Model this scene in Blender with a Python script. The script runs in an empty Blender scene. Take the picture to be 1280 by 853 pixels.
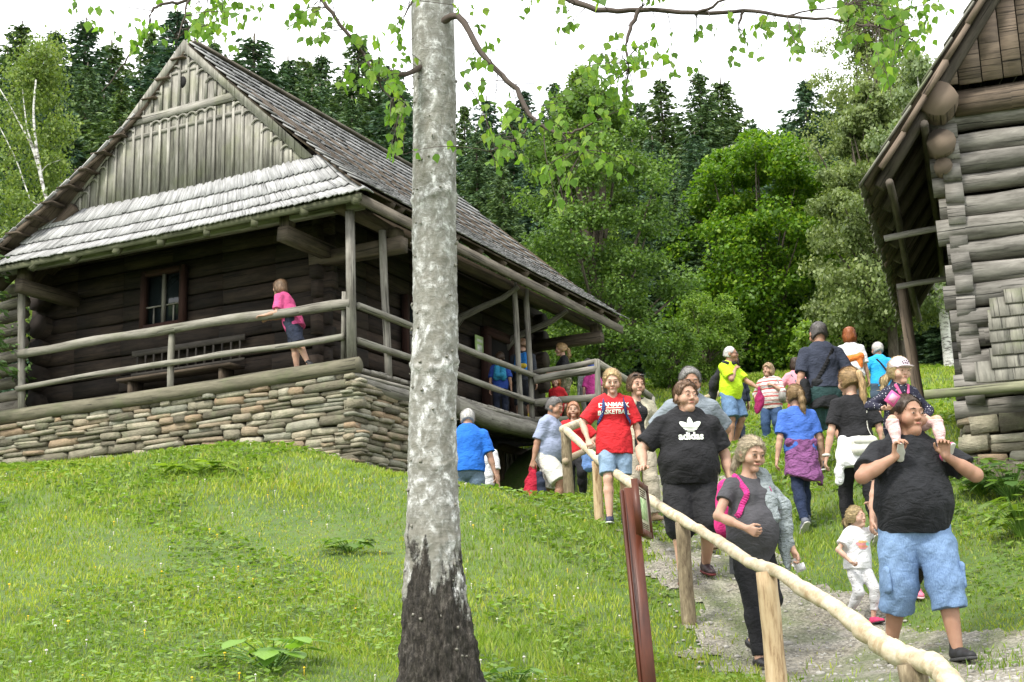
import bpy, bmesh, math, random
import numpy as np
from math import sin, cos, pi, radians, atan2, sqrt, exp
from mathutils import Vector, Matrix
from mathutils.bvhtree import BVHTree
random.seed(7); RNG = np.random.default_rng(11)
SC = bpy.context.scene
COL = SC.collection
# ---------------------------------------------------------------- camera, sky, sun, exposure
FPX = 1680.0; PITCH = radians(12.8); ROLL = radians(-1.5)
cam_d = bpy.data.cameras.new('camera'); cam = bpy.data.objects.new('camera', cam_d); COL.objects.link(cam)
SC.camera = cam
cam_d.sensor_width = 36; cam_d.lens = 36 * FPX / 1280; cam_d.clip_end = 2000; cam_d.clip_start = 0.1
cam.matrix_world = Matrix.Rotation(pi / 2 + PITCH, 4, 'X') @ Matrix.Rotation(ROLL, 4, 'Z')
SUN_EL, SUN_AZ = radians(52), radians(-140)      # azimuth from +Y towards +X: high, behind the camera's left shoulder
w = bpy.data.worlds.new('World'); SC.world = w; w.use_nodes = True
nt = w.node_tree; nt.nodes.clear()
def N(t, **k):
    n = nt.nodes.new(t)
    for a, b in k.items(): setattr(n, a, b)
    return n
out = N('ShaderNodeOutputWorld'); bg = N('ShaderNodeBackground'); sky = N('ShaderNodeTexSky', sky_type='NISHITA', sun_disc=False)
sky.sun_elevation = SUN_EL; sky.sun_rotation = SUN_AZ
tc = N('ShaderNodeTexCoord'); no = N('ShaderNodeTexNoise'); no.inputs['Scale'].default_value = 2.2; no.inputs['Detail'].default_value = 6
mr = N('ShaderNodeMapRange'); mr.inputs['From Min'].default_value = .3; mr.inputs['From Max'].default_value = .62
mr.inputs['To Min'].default_value = .8; mr.inputs['To Max'].default_value = 1.0
mx = N('ShaderNodeMixRGB'); mx.inputs[2].default_value = (9.0, 9.1, 9.3, 1)   # bright cloud deck
nt.links.new(tc.outputs['Generated'], no.inputs['Vector']); nt.links.new(no.outputs['Fac'], mr.inputs['Value'])
nt.links.new(mr.outputs[0], mx.inputs[0]); nt.links.new(sky.outputs[0], mx.inputs[1]); nt.links.new(mx.outputs[0], bg.inputs[0])
bg.inputs[1].default_value = 0.12
nt.links.new(bg.outputs[0], out.inputs[0])
sun_d = bpy.data.lights.new('sun', 'SUN'); sun = bpy.data.objects.new('sun', sun_d); COL.objects.link(sun)
sun_d.energy = 2.0; sun_d.angle = radians(10); sun_d.color = (1, .95, .86)
sdir = Vector((sin(SUN_AZ) * cos(SUN_EL), cos(SUN_AZ) * cos(SUN_EL), sin(SUN_EL)))
sun.rotation_euler = sdir.to_track_quat('Z', 'Y').to_euler(); sun.location = (-20, -20, 40)
vs = SC.view_settings; vs.view_transform = 'Standard'; vs.look = 'None'; vs.gamma = 1; vs.use_curve_mapping = False
vs.exposure = 1.3
SC.cycles.max_bounces = 6; SC.cycles.diffuse_bounces = 3; SC.cycles.glossy_bounces = 2; SC.cycles.transmission_bounces = 3
SC.cycles.transparent_max_bounces = 4; SC.cycles.use_denoising = True

# ---------------------------------------------------------------- measuring helpers
CM = np.array(cam.matrix_world.to_3x3())
def ray(x, y): return CM @ np.array([(x - 640) / FPX, -(y - 426.5) / FPX, -1.])
def at(x, y, Y):
    r = ray(x, y); return r * (Y / r[1])
# ---------------------------------------------------------------- objects
def tag(o, label=None, cat=None, group=None, kind=None):
    if label: o['label'] = label
    if cat: o['category'] = cat
    if group: o['group'] = group
    if kind: o['kind'] = kind
    return o
def empty(name, loc=(0, 0, 0), rz=0.):
    o = bpy.data.objects.new(name, None); COL.objects.link(o); o.location = Vector(loc); o.rotation_euler = (0, 0, rz); o.empty_display_size = .2
    return o
def mesh_obj(name, V, F, m, parent=None, uv=None, smooth=True, mats=None, fmat=None):
    V = np.asarray(V, np.float32).reshape(-1, 3)
    me = bpy.data.meshes.new(name)
    if isinstance(F, np.ndarray):
        nf, k = F.shape; loops = F.ravel(); starts = np.arange(nf) * k; tot = np.full(nf, k)
    else:
        tot = np.array([len(f) for f in F]); loops = np.concatenate([np.asarray(f) for f in F]) if len(F) else np.array([], int)
        starts = np.concatenate([[0], np.cumsum(tot)[:-1]]); nf = len(F)
    me.vertices.add(len(V)); me.vertices.foreach_set('co', V.ravel())
    me.loops.add(len(loops)); me.loops.foreach_set('vertex_index', loops.astype(np.int32))
    me.polygons.add(nf); me.polygons.foreach_set('loop_start', starts.astype(np.int32))
    if smooth: me.polygons.foreach_set('use_smooth', np.ones(nf, bool))
    if uv is not None:
        l = me.uv_layers.new(name='UVMap'); l.data.foreach_set('uv', np.asarray(uv, np.float32).ravel())
    for mm in (mats or [m]): me.materials.append(mm)
    if fmat is not None: me.polygons.foreach_set('material_index', np.asarray(fmat, np.int32))
    me.update(calc_edges=True)
    o = bpy.data.objects.new(name, me); COL.objects.link(o)
    if parent: o.parent = parent
    return o
def part(o, parent):
    o.parent = parent; return o
def frame_of(d, up=(0, 0, 1)):
    d = np.asarray(d, float); d = d / (np.linalg.norm(d) + 1e-9); up = np.asarray(up, float)
    if abs(d @ up) > .97: up = np.array([1., 0, 0]) if abs(d[0]) < .9 else np.array([0, 1., 0])
    s = np.cross(up, d); s /= np.linalg.norm(s); return d, s, np.cross(d, s)
class MB:
    """collects boxes, tubes and sheets; builds them as one mesh with uv in metres"""
    def __init__(s): s.v = []; s.f = []; s.uv = []; s.n = 0
    def add(s, V, F, UV):
        s.v.append(np.asarray(V, float)); s.f += [[i + s.n for i in f] for f in F]; s.uv += UV; s.n += len(V)
    def box(s, c, ax, hs, jit=0., taper=1.):
        """centre, 3 axis vectors, half sizes; u runs along the first axis"""
        ax = [np.asarray(a, float) for a in ax]; c = np.asarray(c, float); V = []
        for i in (-1, 1):
            for j in (-1, 1):
                for k in (-1, 1):
                    t = taper if i > 0 else 1.
                    V.append(c + ax[0] * hs[0] * i + ax[1] * hs[1] * j * t + ax[2] * hs[2] * k * t + np.array([random.uniform(-jit, jit) for _ in range(3)]))
        F = [(0, 1, 3, 2), (4, 6, 7, 5), (0, 4, 5, 1), (2, 3, 7, 6), (0, 2, 6, 4), (1, 5, 7, 3)]
        o = random.random() * 50; L, W, T = [2 * h for h in hs]; q = []
        dims = [(T, W), (W, T), (L, T), (T, L), (W, L), (L, W)]
        q += [(o, 0), (o, T), (o + W, T), (o + W, 0)]
        q += [(o, 0), (o + W, 0), (o + W, T), (o, T)]
        q += [(o, 0), (o + L, 0), (o + L, T), (o, T)]
        q += [(o, 0), (o, T), (o + L, T), (o + L, 0)]
        q += [(o, 0), (o, W), (o + L, W), (o + L, 0)]
        q += [(o, 0), (o + L, 0), (o + L, W), (o, W)]
        s.add(V, F, q)
    def bar(s, p, q, w, h, up=(0, 0, 1), jit=0., taper=1.):
        p = np.asarray(p, float); q = np.asarray(q, float); d, a, b = frame_of(q - p, up)
        s.box((p + q) / 2, (d, a, b), (np.linalg.norm(q - p) / 2, w / 2, h / 2), jit, taper)
    def tube(s, pts, rad, n=10, cap=True, rough=0., flat=1., up=(0, 0, 1), seed=None):
        pts = np.asarray(pts, float); m = len(pts)
        rad = np.full(m, rad) if np.isscalar(rad) else np.asarray(rad, float)
        V = []; r0 = np.random.default_rng(random.randrange(1 << 30) if seed is None else seed)
        prof = 1 + rough * r0.normal(size=n)
        L = np.concatenate([[0], np.cumsum(np.linalg.norm(np.diff(pts, axis=0), axis=1))]); o = random.random() * 50
        for i in range(m):
            d = pts[min(i + 1, m - 1)] - pts[max(i - 1, 0)]; d, a, b = frame_of(d, up)
            prof2 = prof * (1 + rough * .6 * r0.normal(size=n))
            for k in range(n):
                t = 2 * pi * k / n; V.append(pts[i] + (a * cos(t) + b * sin(t) * flat) * rad[i] * prof2[k])
        F = []; U = []
        for i in range(m - 1):
            for k in range(n):
                k2 = (k + 1) % n; F.append((i * n + k, i * n + k2, (i + 1) * n + k2, (i + 1) * n + k))
                c = 2 * pi * rad[i] / n
                U += [(o + L[i], k * c), (o + L[i], (k + 1) * c), (o + L[i + 1], (k + 1) * c), (o + L[i + 1], k * c)]
        if cap:
            F.append(tuple(range(n))[::-1]); U += [(o + .3 + .01 * cos(2 * pi * k / n), .01 * sin(2 * pi * k / n)) for k in range(n)]
            F.append(tuple((m - 1) * n + k for k in range(n))); U += [(o + .3 + .01 * cos(2 * pi * k / n), .01 * sin(2 * pi * k / n)) for k in range(n)]
        s.add(V, F, U)
    def log(s, p, q, r, wob=.01, n=10, seg=7, rough=.04, r2=None, flat=1.):
        p = np.asarray(p, float); q = np.asarray(q, float); r2 = r if r2 is None else r2
        t = np.linspace(0, 1, seg)[:, None]; d, a, b = frame_of(q - p)
        P = p + (q - p) * t
        ph = random.random() * 9, random.random() * 9
        P = P + a * (np.sin(t * 7 + ph[0]) * wob) + b * (np.sin(t * 5 + ph[1]) * wob)
        R = (r + (r2 - r) * t[:, 0]) * (1 + np.array([random.uniform(-.04, .04) for _ in range(seg)]))
        s.tube(P, R, n, True, rough, flat)
    def poly(s, pts, thick, nrm):
        """flat outline with thickness"""
        pts = np.asarray(pts, float); nrm = np.asarray(nrm, float); n = len(pts)
        V = np.concatenate([pts + nrm * thick / 2, pts - nrm * thick / 2]); F = [tuple(range(n)), tuple(range(2 * n - 1, n - 1, -1))]
        d, a, b = frame_of(nrm); o = random.random() * 50
        U = [(o + p @ b, p @ a) for p in pts] + [(o + p @ b, p @ a) for p in pts[::-1]]
        for i in range(n):
            j = (i + 1) % n; F.append((j, i, n + i, n + j)); l = np.linalg.norm(pts[j] - pts[i]); U += [(o, 0), (o + l, 0), (o + l, thick), (o, thick)]
        s.add(V, F, U)
    def blob(s, c, ax, hs, jit=.12, nu=7, nv=4, pw=.45):
        """rounded irregular stone"""
        c = np.asarray(c, float); V = []; F = []; r0 = np.random.default_rng(random.randrange(1 << 30))
        f = lambda x: math.copysign(abs(x) ** pw, x)
        for i in range(nv + 1):
            ph = -pi / 2 + pi * i / nv
            for k in range(nu):
                th = 2 * pi * k / nu
                e = np.array([f(cos(ph)) * f(cos(th)), f(cos(ph)) * f(sin(th)), f(sin(ph))]) * (1 + jit * r0.normal(size=3) * .5)
                V.append(c + ax[0] * e[0] * hs[0] + ax[1] * e[1] * hs[1] + ax[2] * e[2] * hs[2])
        for i in range(nv):
            for k in range(nu):
                k2 = (k + 1) % nu; F.append((i * nu + k, i * nu + k2, (i + 1) * nu + k2, (i + 1) * nu + k))
        s.add(V, F, [(0, 0)] * (4 * len(F)))
    def build(s, name, m, parent=None, smooth=False):
        return mesh_obj(name, np.concatenate(s.v), s.f, m, parent, s.uv, smooth)
# ---------------------------------------------------------------- materials
MATS = {}
class MT:
    def __init__(s, name):
        s.m = bpy.data.materials.new(name); s.m.use_nodes = True; s.t = s.m.node_tree; s.t.nodes.clear()
        s.out = s.n('ShaderNodeOutputMaterial'); s.b = s.n('ShaderNodeBsdfPrincipled'); s.l(s.b.outputs[0], s.out.inputs[0])
    def n(s, t, **k):
        x = s.t.nodes.new(t)
        for a, b in k.items(): setattr(x, a, b)
        return x
    def l(s, a, b): s.t.links.new(a, b)
    def noise(s, vec, scale, detail=4, rough=.6, dist=0.):
        n = s.n('ShaderNodeTexNoise'); n.inputs['Scale'].default_value = scale; n.inputs['Detail'].default_value = detail
        n.inputs['Roughness'].default_value = rough; n.inputs['Distortion'].default_value = dist
        if vec is not None: s.l(vec, n.inputs['Vector'])
        return n.outputs['Fac']
    def ramp(s, fac, stops):
        r = s.n('ShaderNodeValToRGB'); e = r.color_ramp.elements
        while len(e) > 1: e.remove(e[0])
        for i, (p, c) in enumerate(stops):
            x = e[0] if i == 0 else e.new(p); x.position = p; x.color = tuple(c) + (1,) if len(c) == 3 else c
        s.l(fac, r.inputs[0]); return r.outputs[0]
    def mix(s, f, a, b, mode='MIX'):
        x = s.n('ShaderNodeMixRGB', blend_type=mode)
        for i, q in ((0, f), (1, a), (2, b)):
            if isinstance(q, (int, float)): x.inputs[i].default_value = q
            elif isinstance(q, (tuple, list)): x.inputs[i].default_value = tuple(q) + ((1,) if len(q) == 3 else ())
            else: s.l(q, x.inputs[i])
        return x.outputs[0]
    def math(s, op, a, b=0.):
        x = s.n('ShaderNodeMath', operation=op)
        for i, q in ((0, a), (1, b)):
            if isinstance(q, (int, float)): x.inputs[i].default_value = q
            else: s.l(q, x.inputs[i])
        return x.outputs[0]
    def bump(s, h, st=.5, d=.01):
        x = s.n('ShaderNodeBump'); x.inputs['Strength'].default_value = st; x.inputs['Distance'].default_value = d
        s.l(h, x.inputs['Height']); s.l(x.outputs[0], s.b.inputs['Normal'])
    def island(s): return s.n('ShaderNodeNewGeometry').outputs['Random Per Island']
    def obj(s): return s.n('ShaderNodeTexCoord').outputs['Object']
    def scaled(s, v, sc):
        x = s.n('ShaderNodeMapping'); x.inputs['Scale'].default_value = sc; s.l(v, x.inputs[0]); return x.outputs[0]
    def col(s, c): s.l(c, s.b.inputs['Base Color']) if not isinstance(c, tuple) else setattr(s.b.inputs['Base Color'], 'default_value', c + (1,))
    def rough(s, r): s.b.inputs['Roughness'].default_value = r; s.b.inputs['Specular IOR Level'].default_value = .35
def wood(name, dark, light, moss=None, grain=18., tone=.35, rough=.85, bump=.5, mossamt=.5):
    """weathered wood; grain runs along u"""
    if name in MATS: return MATS[name]
    t = MT(name); uv = t.n('ShaderNodeTexCoord').outputs['UV']; isl = t.island()
    g = t.noise(t.scaled(uv, (.9, grain * .55, 1)), 2.5, 7, .75, .4); g2 = t.noise(t.scaled(uv, (.7, 3, 1)), 2.2, 4, .65)
    c = t.ramp(g, [(.3, dark), (.52, [(a + b) / 2 for a, b in zip(dark, light)]), (.72, light)])
    c = t.mix(.5, c, t.ramp(g2, [(.38, dark), (.62, light)]))
    k = t.math('ADD', t.math('MULTIPLY', isl, tone), 1 - tone / 2); kk = t.n('ShaderNodeCombineXYZ')
    for i in range(3): t.l(k, kk.inputs[i])
    c = t.mix(1., c, kk.outputs[0], 'MULTIPLY')
    crack = t.ramp(t.noise(t.scaled(uv, (.35, grain * .9, 1)), 2.2, 3, .6), [(.34, (.05, .05, .05)), (.43, (1, 1, 1))])
    c = t.mix(.85, c, t.mix(1., c, crack, 'MULTIPLY'))
    if moss:
        mm = t.ramp(t.noise(t.obj(), 1.7, 5, .65), [(.5, (0, 0, 0)), (.68, (mossamt,) * 3)]); c = t.mix(mm, c, moss)
    t.col(c); t.rough(rough); t.bump(t.math('ADD', g, crack), bump, .006); MATS[name] = t.m; return t.m
def fabric(name, c, var=.12, rough=.9, bump=.35, weave=0, stripes=None, dots=None, sheen=.0):
    if name in MATS: return MATS[name]
    t = MT(name); o = t.obj(); n = t.noise(o, 5, 5, .6, .8)
    d = tuple(max(0, x * (1 - var * 1.8)) for x in c); l = tuple(min(1, x * (1 + var)) for x in c)
    k = t.ramp(n, [(.3, d), (.7, l)])
    if stripes:
        z = t.n('ShaderNodeSeparateXYZ'); t.l(o, z.inputs[0]); zz = t.math('ADD', z.outputs[2], t.math('MULTIPLY', t.noise(o, 12, 2), .012))
        fr = t.math('FRACT', t.math('MULTIPLY', zz, 1 / stripes[0]))
        k = t.ramp(fr, [(p, q) for p, q in stripes[1]]) ; k = t.mix(.12, k, t.ramp(n, [(.35, (0, 0, 0)), (.6, (1, 1, 1))]), 'MULTIPLY')
    if dots:
        v = t.n('ShaderNodeTexVoronoi'); v.inputs['Scale'].default_value = dots[0]; v.inputs['Randomness'].default_value = .35; t.l(o, v.inputs['Vector'])
        k = t.mix(t.ramp(v.outputs['Distance'], [(dots[1], (1, 1, 1)), (dots[1] + .04, (0, 0, 0))]), k, dots[2])
    t.col(k); t.rough(rough)
    fine = t.noise(o, 260, 1); t.bump(t.math('ADD', t.math('ADD', t.noise(o, 13, 4, .55, 1.2), t.noise(t.scaled(o, (1, 1, 2.2)), 7, 3, .5, 2.)), t.math('MULTIPLY', fine, .06)), bump * 1.6, .03)
    if sheen: t.b.inputs['Sheen Weight'].default_value = sheen
    MATS[name] = t.m; return t.m
def denim(name, c, fade=(.45, .58, .72)):
    if name in MATS: return MATS[name]
    t = MT(name); o = t.obj(); n = t.noise(o, 2.2, 3, .5); f = t.noise(t.scaled(o, (90, 90, 20)), 2, 2)
    k = t.ramp(n, [(.15, c), (1., fade)]); k = t.mix(.35, k, t.ramp(f, [(.3, [x * .6 for x in c]), (.7, fade)]))
    t.col(k); t.rough(.85); t.bump(t.noise(t.scaled(o, (1, 1, 1.6)), 14, 4, .5, 1.), .45, .025); MATS[name] = t.m; return t.m
def skin(name, c):
    if name in MATS: return MATS[name]
    t = MT(name); o = t.obj(); n = t.noise(o, 7, 4); k = t.ramp(n, [(.3, (c[0] * .86, c[1] * .76, c[2] * .72)), (.7, (c[0] * 1.06, c[1] * 1.04, c[2] * 1.02))])
    t.col(k); t.rough(.55); t.b.inputs['Subsurface Weight'].default_value = .12; t.b.inputs['Subsurface Radius'].default_value = (.02, .008, .004)
    t.b.inputs['Subsurface Scale'].default_value = .5; t.bump(t.noise(o, 120, 2), .08, .002); MATS[name] = t.m; return t.m
def hairm(name, c):
    if name in MATS: return MATS[name]
    t = MT(name); o = t.obj(); n = t.noise(t.scaled(o, (150, 110, 14)), 1.5, 5, .75, .6)
    k = t.ramp(n, [(.3, [x * .35 for x in c]), (.5, c), (.72, [min(1, x * 1.7) for x in c])]); k = t.mix(1., k, t.ramp(t.island(), [(0, (.6, .6, .6)), (.5, (1, 1, 1)), (1, (1.35, 1.35, 1.3))]), 'MULTIPLY'); t.col(k); t.rough(.42)
    t.bump(n, .5, .004); MATS[name] = t.m; return t.m
def plain(name, c, rough=.6, metal=0.):
    if name in MATS: return MATS[name]
    t = MT(name); n = t.noise(t.obj(), 30, 3); t.col(t.ramp(n, [(.3, [x * .85 for x in c]), (.7, [min(1, x * 1.1) for x in c])])); t.rough(rough)
    t.b.inputs['Metallic'].default_value = metal; MATS[name] = t.m; return t.m
def leafm(name, dark, light, trans=.45, yellow=None, objvar=.25, rough=.5):
    """two-sided leaf that lets light through; tone varies per leaf and per plant"""
    if name in MATS: return MATS[name]
    t = MT(name); isl = t.island(); k = t.ramp(isl, [(0, dark), (.75, light), (1, yellow or light)])
    cl = t.noise(t.obj(), 1.1, 3); k = t.mix(1., k, t.ramp(cl, [(.3, (.72, .74, .7)), (.7, (1.15, 1.12, 1.05))]), 'MULTIPLY')
    oi = t.n('ShaderNodeObjectInfo').outputs['Random']
    k = t.mix(1., k, t.ramp(oi, [(0, (1 - objvar, 1 - objvar * .7, 1)), (.5, (1, 1, .9)), (1, (1 + objvar, 1 + objvar * .5, .7))]), 'MULTIPLY')
    t.col(k); t.rough(rough); tr = t.n('ShaderNodeBsdfTranslucent'); hs = t.mix(1., k, (1.3, 1.35, .6), 'MULTIPLY'); t.l(hs, tr.inputs[0])
    ms = t.n('ShaderNodeMixShader'); ms.inputs[0].default_value = trans; t.l(t.b.outputs[0], ms.inputs[1]); t.l(tr.outputs[0], ms.inputs[2]); t.l(ms.outputs[0], t.out.inputs[0])
    MATS[name] = t.m; return t.m
# ================================================================ GROUND
u_ = ray(1529, 787); u_[2] = 0; u_ /= np.linalg.norm(u_); v_ = np.array([-u_[1], u_[0], 0.]); C0 = at(440, 455, 20)
Z3 = np.array([0, 0, 1.])
def H(a, b, z): return C0 + u_ * a + v_ * b + Z3 * z          # house axes: a back along the side, b left along the front
CP = np.array([(0, 0, -1.6), (-5, 0, -1.8), (5, 0, -1.5), (-6, 5, -.95), (6, 4, -.9), (0, 4.5, -.75), (-.45, 7.6, -.24), (2.7, 9.3, -.2), (1.69, 10, -.19), (2.2, 7.6, -.36), (1.1, 7.2, -.45),
 (1.26, 10.67, .04), (2.71, 10.9, .14), (1.55, 12.04, .5), (1.06, 14.5, 1.22), (.98, 15.2, 1.3), (.67, 17.6, 1.84), (3.87, 16.4, 1.96), (3.08, 14.35, 1.14),
 (3.79, 23.3, 3.26), (4.93, 25.4, 3.56), (4.57, 40, 7.64), (9.14, 42, 8.29), (5.02, 14.5, 1.7), (5, 8, .1), (5, 11, .75), (7, 20, 3.2), (-.23, 15.5, 1.74), (-.9, 17.2, 2.0), (-1.6, 13, 1.05),
 (-2.9, 18.3, 2.69), (-3.6, 19.6, 2.72), (-5, 19.5, 2.8), (-2.1, 19.1, 2.35), (-.64, 19.3, 1.45), (.3, 20, 1.7), (.95, 21, 2.1), (1.1, 22.6, 2.35), (1.35, 25.5, 4.15), (1.0, 26.5, 4.22), (0, 23, 1.75), (.3, 24.4, 2.0), (0, 25.6, 2.2), (.75, 24.8, 2.2), (-.6, 25.4, 2.1), (1.25, 24.2, 2.7), (.6, 25.8, 2.6), (2.2, 26.8, 4.25), (.8, 28.5, 4.25),
 (2.8, 28.6, 4.45), (-.2, 31, 4.6), (-8.5, 22, 3.05), (-3.2, 8, -.15), (-6, 15, 1.45), (-10, 16, 1.7), (-6.5, 26, 3.2), (-1.8, 22.3, 1.7), (-.6, 24.0, 1.9), (-14, 30, 5), (-4, 32, 5.2), (-8, 10, .35),
 (0, 42, 8), (-12, 44, 8.5), (12, 30, 5.6), (16, 44, 9), (11, 12, 1.4), (2.8, 33, 5.8), (2.4, 20, 2.6), (3, 25.2, 3.75)], float)
def tps_fit(P, z, lam=.02):
    n = len(P); d = np.linalg.norm(P[:, None] - P[None], axis=2); K = np.where(d > 0, d * d * np.log(d + 1e-12), 0) + lam * np.eye(n)
    A = np.zeros((n + 3, n + 3)); A[:n, :n] = K; A[:n, n:] = np.c_[np.ones(n), P]; A[n:, :n] = A[:n, n:].T
    return np.linalg.solve(A, np.r_[z, 0, 0, 0])
PLN = lambda x, y: -1.62 + .225 * y
TW = tps_fit(CP[:, :2], CP[:, 2] - PLN(CP[:, 0], CP[:, 1]))
def ground_z(x, y):
    x = np.asarray(x, float); y = np.asarray(y, float); sh = x.shape; x = x.ravel(); y = y.ravel(); r = np.zeros(len(x))
    for i in range(0, len(x), 40000):
        X = x[i:i + 40000]; Y = y[i:i + 40000]; d = np.sqrt((X[:, None] - CP[:, 0]) ** 2 + (Y[:, None] - CP[:, 1]) ** 2)
        t = np.where(d > 0, d * d * np.log(d + 1e-12), 0) @ TW[:-3] + TW[-3] + TW[-2] * X + TW[-1] * Y
        e = np.maximum.reduce([np.zeros_like(X), (np.abs(X) - 12) / 10, (Y - 42) / 12, (-Y) / 6]); t *= np.clip(1 - e, 0, 1) ** 2
        yy = np.where(Y > 130, 130 + (Y - 130) * .1, Y); yy = np.where(Y < -6, -6 + (Y + 6) * .05, yy)
        r[i:i + 40000] = PLN(X, yy) + t
    r += .03 * np.sin(x * 2.1 + np.sin(y * 1.7)) * np.sin(y * 1.9 + .5) + .012 * np.sin(x * 6.3 + y * 2) * np.sin(y * 5.1)
    return r.reshape(sh)
def gz(x, y): return float(ground_z(np.array([x]), np.array([y]))[0])
# path centre line: x(y), half width(y)
PY = np.array([2, 5, 7, 8.5, 10, 12, 14, 16, 18, 20.5, 22.5, 24]); PX = np.array([4.4, 3.6, 2.9, 2.45, 2.15, 1.95, 1.85, 1.95, 2.15, 2.7, 3.3, 3.9]); PW = np.array([1.3, 1.25, 1.15, 1.0, .95, .65, .5, .5, .5, .45, .4, .3])
def path_d(x, y):
    """signed distance outside the gravel path, negative on it"""
    dd = np.abs(x - np.interp(y, PY, PX)) - np.interp(y, PY, PW); b2 = np.abs(y - (24.0 + (x - 4.5) * .28)) - .28      # the pale strip crossing the meadow
    b2 = np.where((x > 3.2) & (x < 9), b2, 5); dd = np.where(y > 24.3, 5, dd); return np.minimum(dd, b2)
def wob(x, y): return .22 * np.sin(x * 2.3 + y * 1.1) + .16 * np.sin(y * 3.1 - x * 1.7) + .12 * np.sin(x * 7.1 + y * 5.3) + .08 * np.sin(x * 13 - y * 11)
gx = np.concatenate([np.linspace(-420, -16, 26)[:-1], np.arange(-16, 16, .16), np.linspace(16, 420, 26)])
gy = np.concatenate([np.linspace(-120, 0, 10)[:-1], np.arange(0, 30, .16), np.linspace(30, 60, 60)[:-1], np.linspace(60, 500, 40)])
X, Y = np.meshgrid(gx, gy, indexing='ij'); Zg = ground_z(X, Y); nx, ny = X.shape
Vg = np.stack([X, Y, Zg], -1).reshape(-1, 3); I = np.arange(nx * ny).reshape(nx, ny)
Fg = np.stack([I[:-1, :-1], I[1:, :-1], I[1:, 1:], I[:-1, 1:]], -1).reshape(-1, 4)
t = MT('meadow soil'); o = t.obj(); c = t.ramp(t.noise(o, .9, 6, .65), [(.3, (.045, .085, .018)), (.5, (.075, .13, .026)), (.7, (.11, .15, .04))])
c = t.mix(t.ramp(t.noise(o, 14, 4, .7), [(.45, (0, 0, 0)), (.75, (.6, .6, .6))]), c, (.1, .085, .05)); t.col(c); t.rough(.95); t.bump(t.noise(o, 25, 5), .8, .04)
tag(mesh_obj('ground', Vg, Fg, t.m), kind='structure')
# gravel path sheet 4 mm above the ground
px_ = np.arange(-.5, 9.5, .06); py_ = np.arange(1.5, 26.5, .06); X, Y = np.meshgrid(px_, py_, indexing='ij'); D = path_d(X, Y) + wob(X, Y) * .8
I = np.arange(X.size).reshape(X.shape); Fq = np.stack([I[:-1, :-1], I[1:, :-1], I[1:, 1:], I[:-1, 1:]], -1).reshape(-1, 4)
keep = (D[:-1, :-1] < .0).ravel(); Vp = np.stack([X, Y, ground_z(X, Y) + .012], -1).reshape(-1, 3); Fq = Fq[keep]
us, inv = np.unique(Fq, return_inverse=True); t = MT('path gravel'); o = t.obj()
c = t.ramp(t.noise(o, 3, 6, .7), [(.3, (.17, .155, .115)), (.5, (.29, .27, .23)), (.7, (.38, .36, .32))])
vv = t.n('ShaderNodeTexVoronoi'); vv.inputs['Scale'].default_value = 45; t.l(o, vv.inputs['Vector']); bw = t.n('ShaderNodeRGBToBW'); t.l(vv.outputs['Color'], bw.inputs[0]); c = t.mix(1., c, t.ramp(bw.outputs[0], [(.2, (.55, .55, .54)), (.8, (1.1, 1.09, 1.05))]), 'MULTIPLY')
c = t.mix(t.ramp(t.noise(o, 1.3, 5, .6), [(.45, (0, 0, 0)), (.62, (.7, .7, .7))]), c, (.09, .12, .035)); t.col(c); t.rough(.95); t.bump(vv.outputs['Distance'], .8, .03)
tag(mesh_obj('path', Vp[us], inv.reshape(-1, 4), t.m), kind='structure')
# loose stones on the path
mb = MB(); k = 0
while k < 1900:
    y = random.uniform(5.5, 24) ** 1.; x = random.uniform(-.2, 6.4)
    if random.random() > (8 / max(y, 8)) ** 1.2: continue
    d = float(path_d(np.array([x]), np.array([y]))[0]) + .1 * random.random()
    if d > .1: continue
    r = random.uniform(.006, .017) if random.random() < .94 else random.uniform(.02, .035); a = random.random() * 6
    mb.blob((x, y, gz(x, y) + .012 + r * .15), (np.array([cos(a), sin(a), 0]), np.array([-sin(a), cos(a), 0]), Z3), (r * random.uniform(.8, 1.5), r, r * .6), .2, 6, 3, .7); k += 1
t = MT('loose stone'); c = t.ramp(t.island(), [(0, (.17, .155, .125)), (.5, (.29, .27, .235)), (1, (.4, .385, .35))]); t.col(t.mix(.4, c, t.ramp(t.noise(t.obj(), 40, 3), [(.3, (.2, .2, .18)), (.7, (.45, .44, .42))]))); t.rough(.9)
tag(mb.build('gravel', t.m, smooth=True), kind='stuff')
# ---------------------------------------------------------------- grass
def in_house(x, y, mg=0.):
    p = np.stack([x - C0[0], y - C0[1]], -1); a = p @ u_[:2]; b = p @ v_[:2]; return (a > mg - .02) & (a < 9.3) & (b > -.02 + mg) & (b < 7.6)
BW = np.array([.3206, .9472, 0]); BQ = np.array([.9472, -.3206, 0]); B0 = at(1205, 480, 14.2)
def in_barn(x, y):
    p = np.stack([x - B0[0], y - B0[1]], -1); a = p @ BW[:2]; b = p @ BQ[:2]; return (a > -.02) & (a < 6) & (b > 0) & (b < 6)
def sample_ground(n, dn=8., pw=2., xr=1.05, y0=4.2, y1=46., grass=True, seed=1, offpath=.0):
    r = np.random.default_rng(seed); out = []; tot = 0
    while tot < n:
        y = np.exp(r.uniform(np.log(y0), np.log(y1), 60000)); x = r.uniform(-1, 1, 60000) * (y * .42 * xr + 1.2)
        k = ~in_house(x, y) & ~in_barn(x, y); d = path_d(x, y) + wob(x, y) * .8
        k &= (d > r.normal(size=len(d)) * .12 + offpath) | (r.random(len(d)) < .05 + .3 * (np.sin(x * 4.1 + 2 * np.sin(y * 1.9)) * np.sin(y * 2.3 + x) > .45))
        x = x[k]; y = y[k]; out.append(np.stack([x, y], -1)); tot += len(x)
    return np.concatenate(out)[:n]
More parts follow.
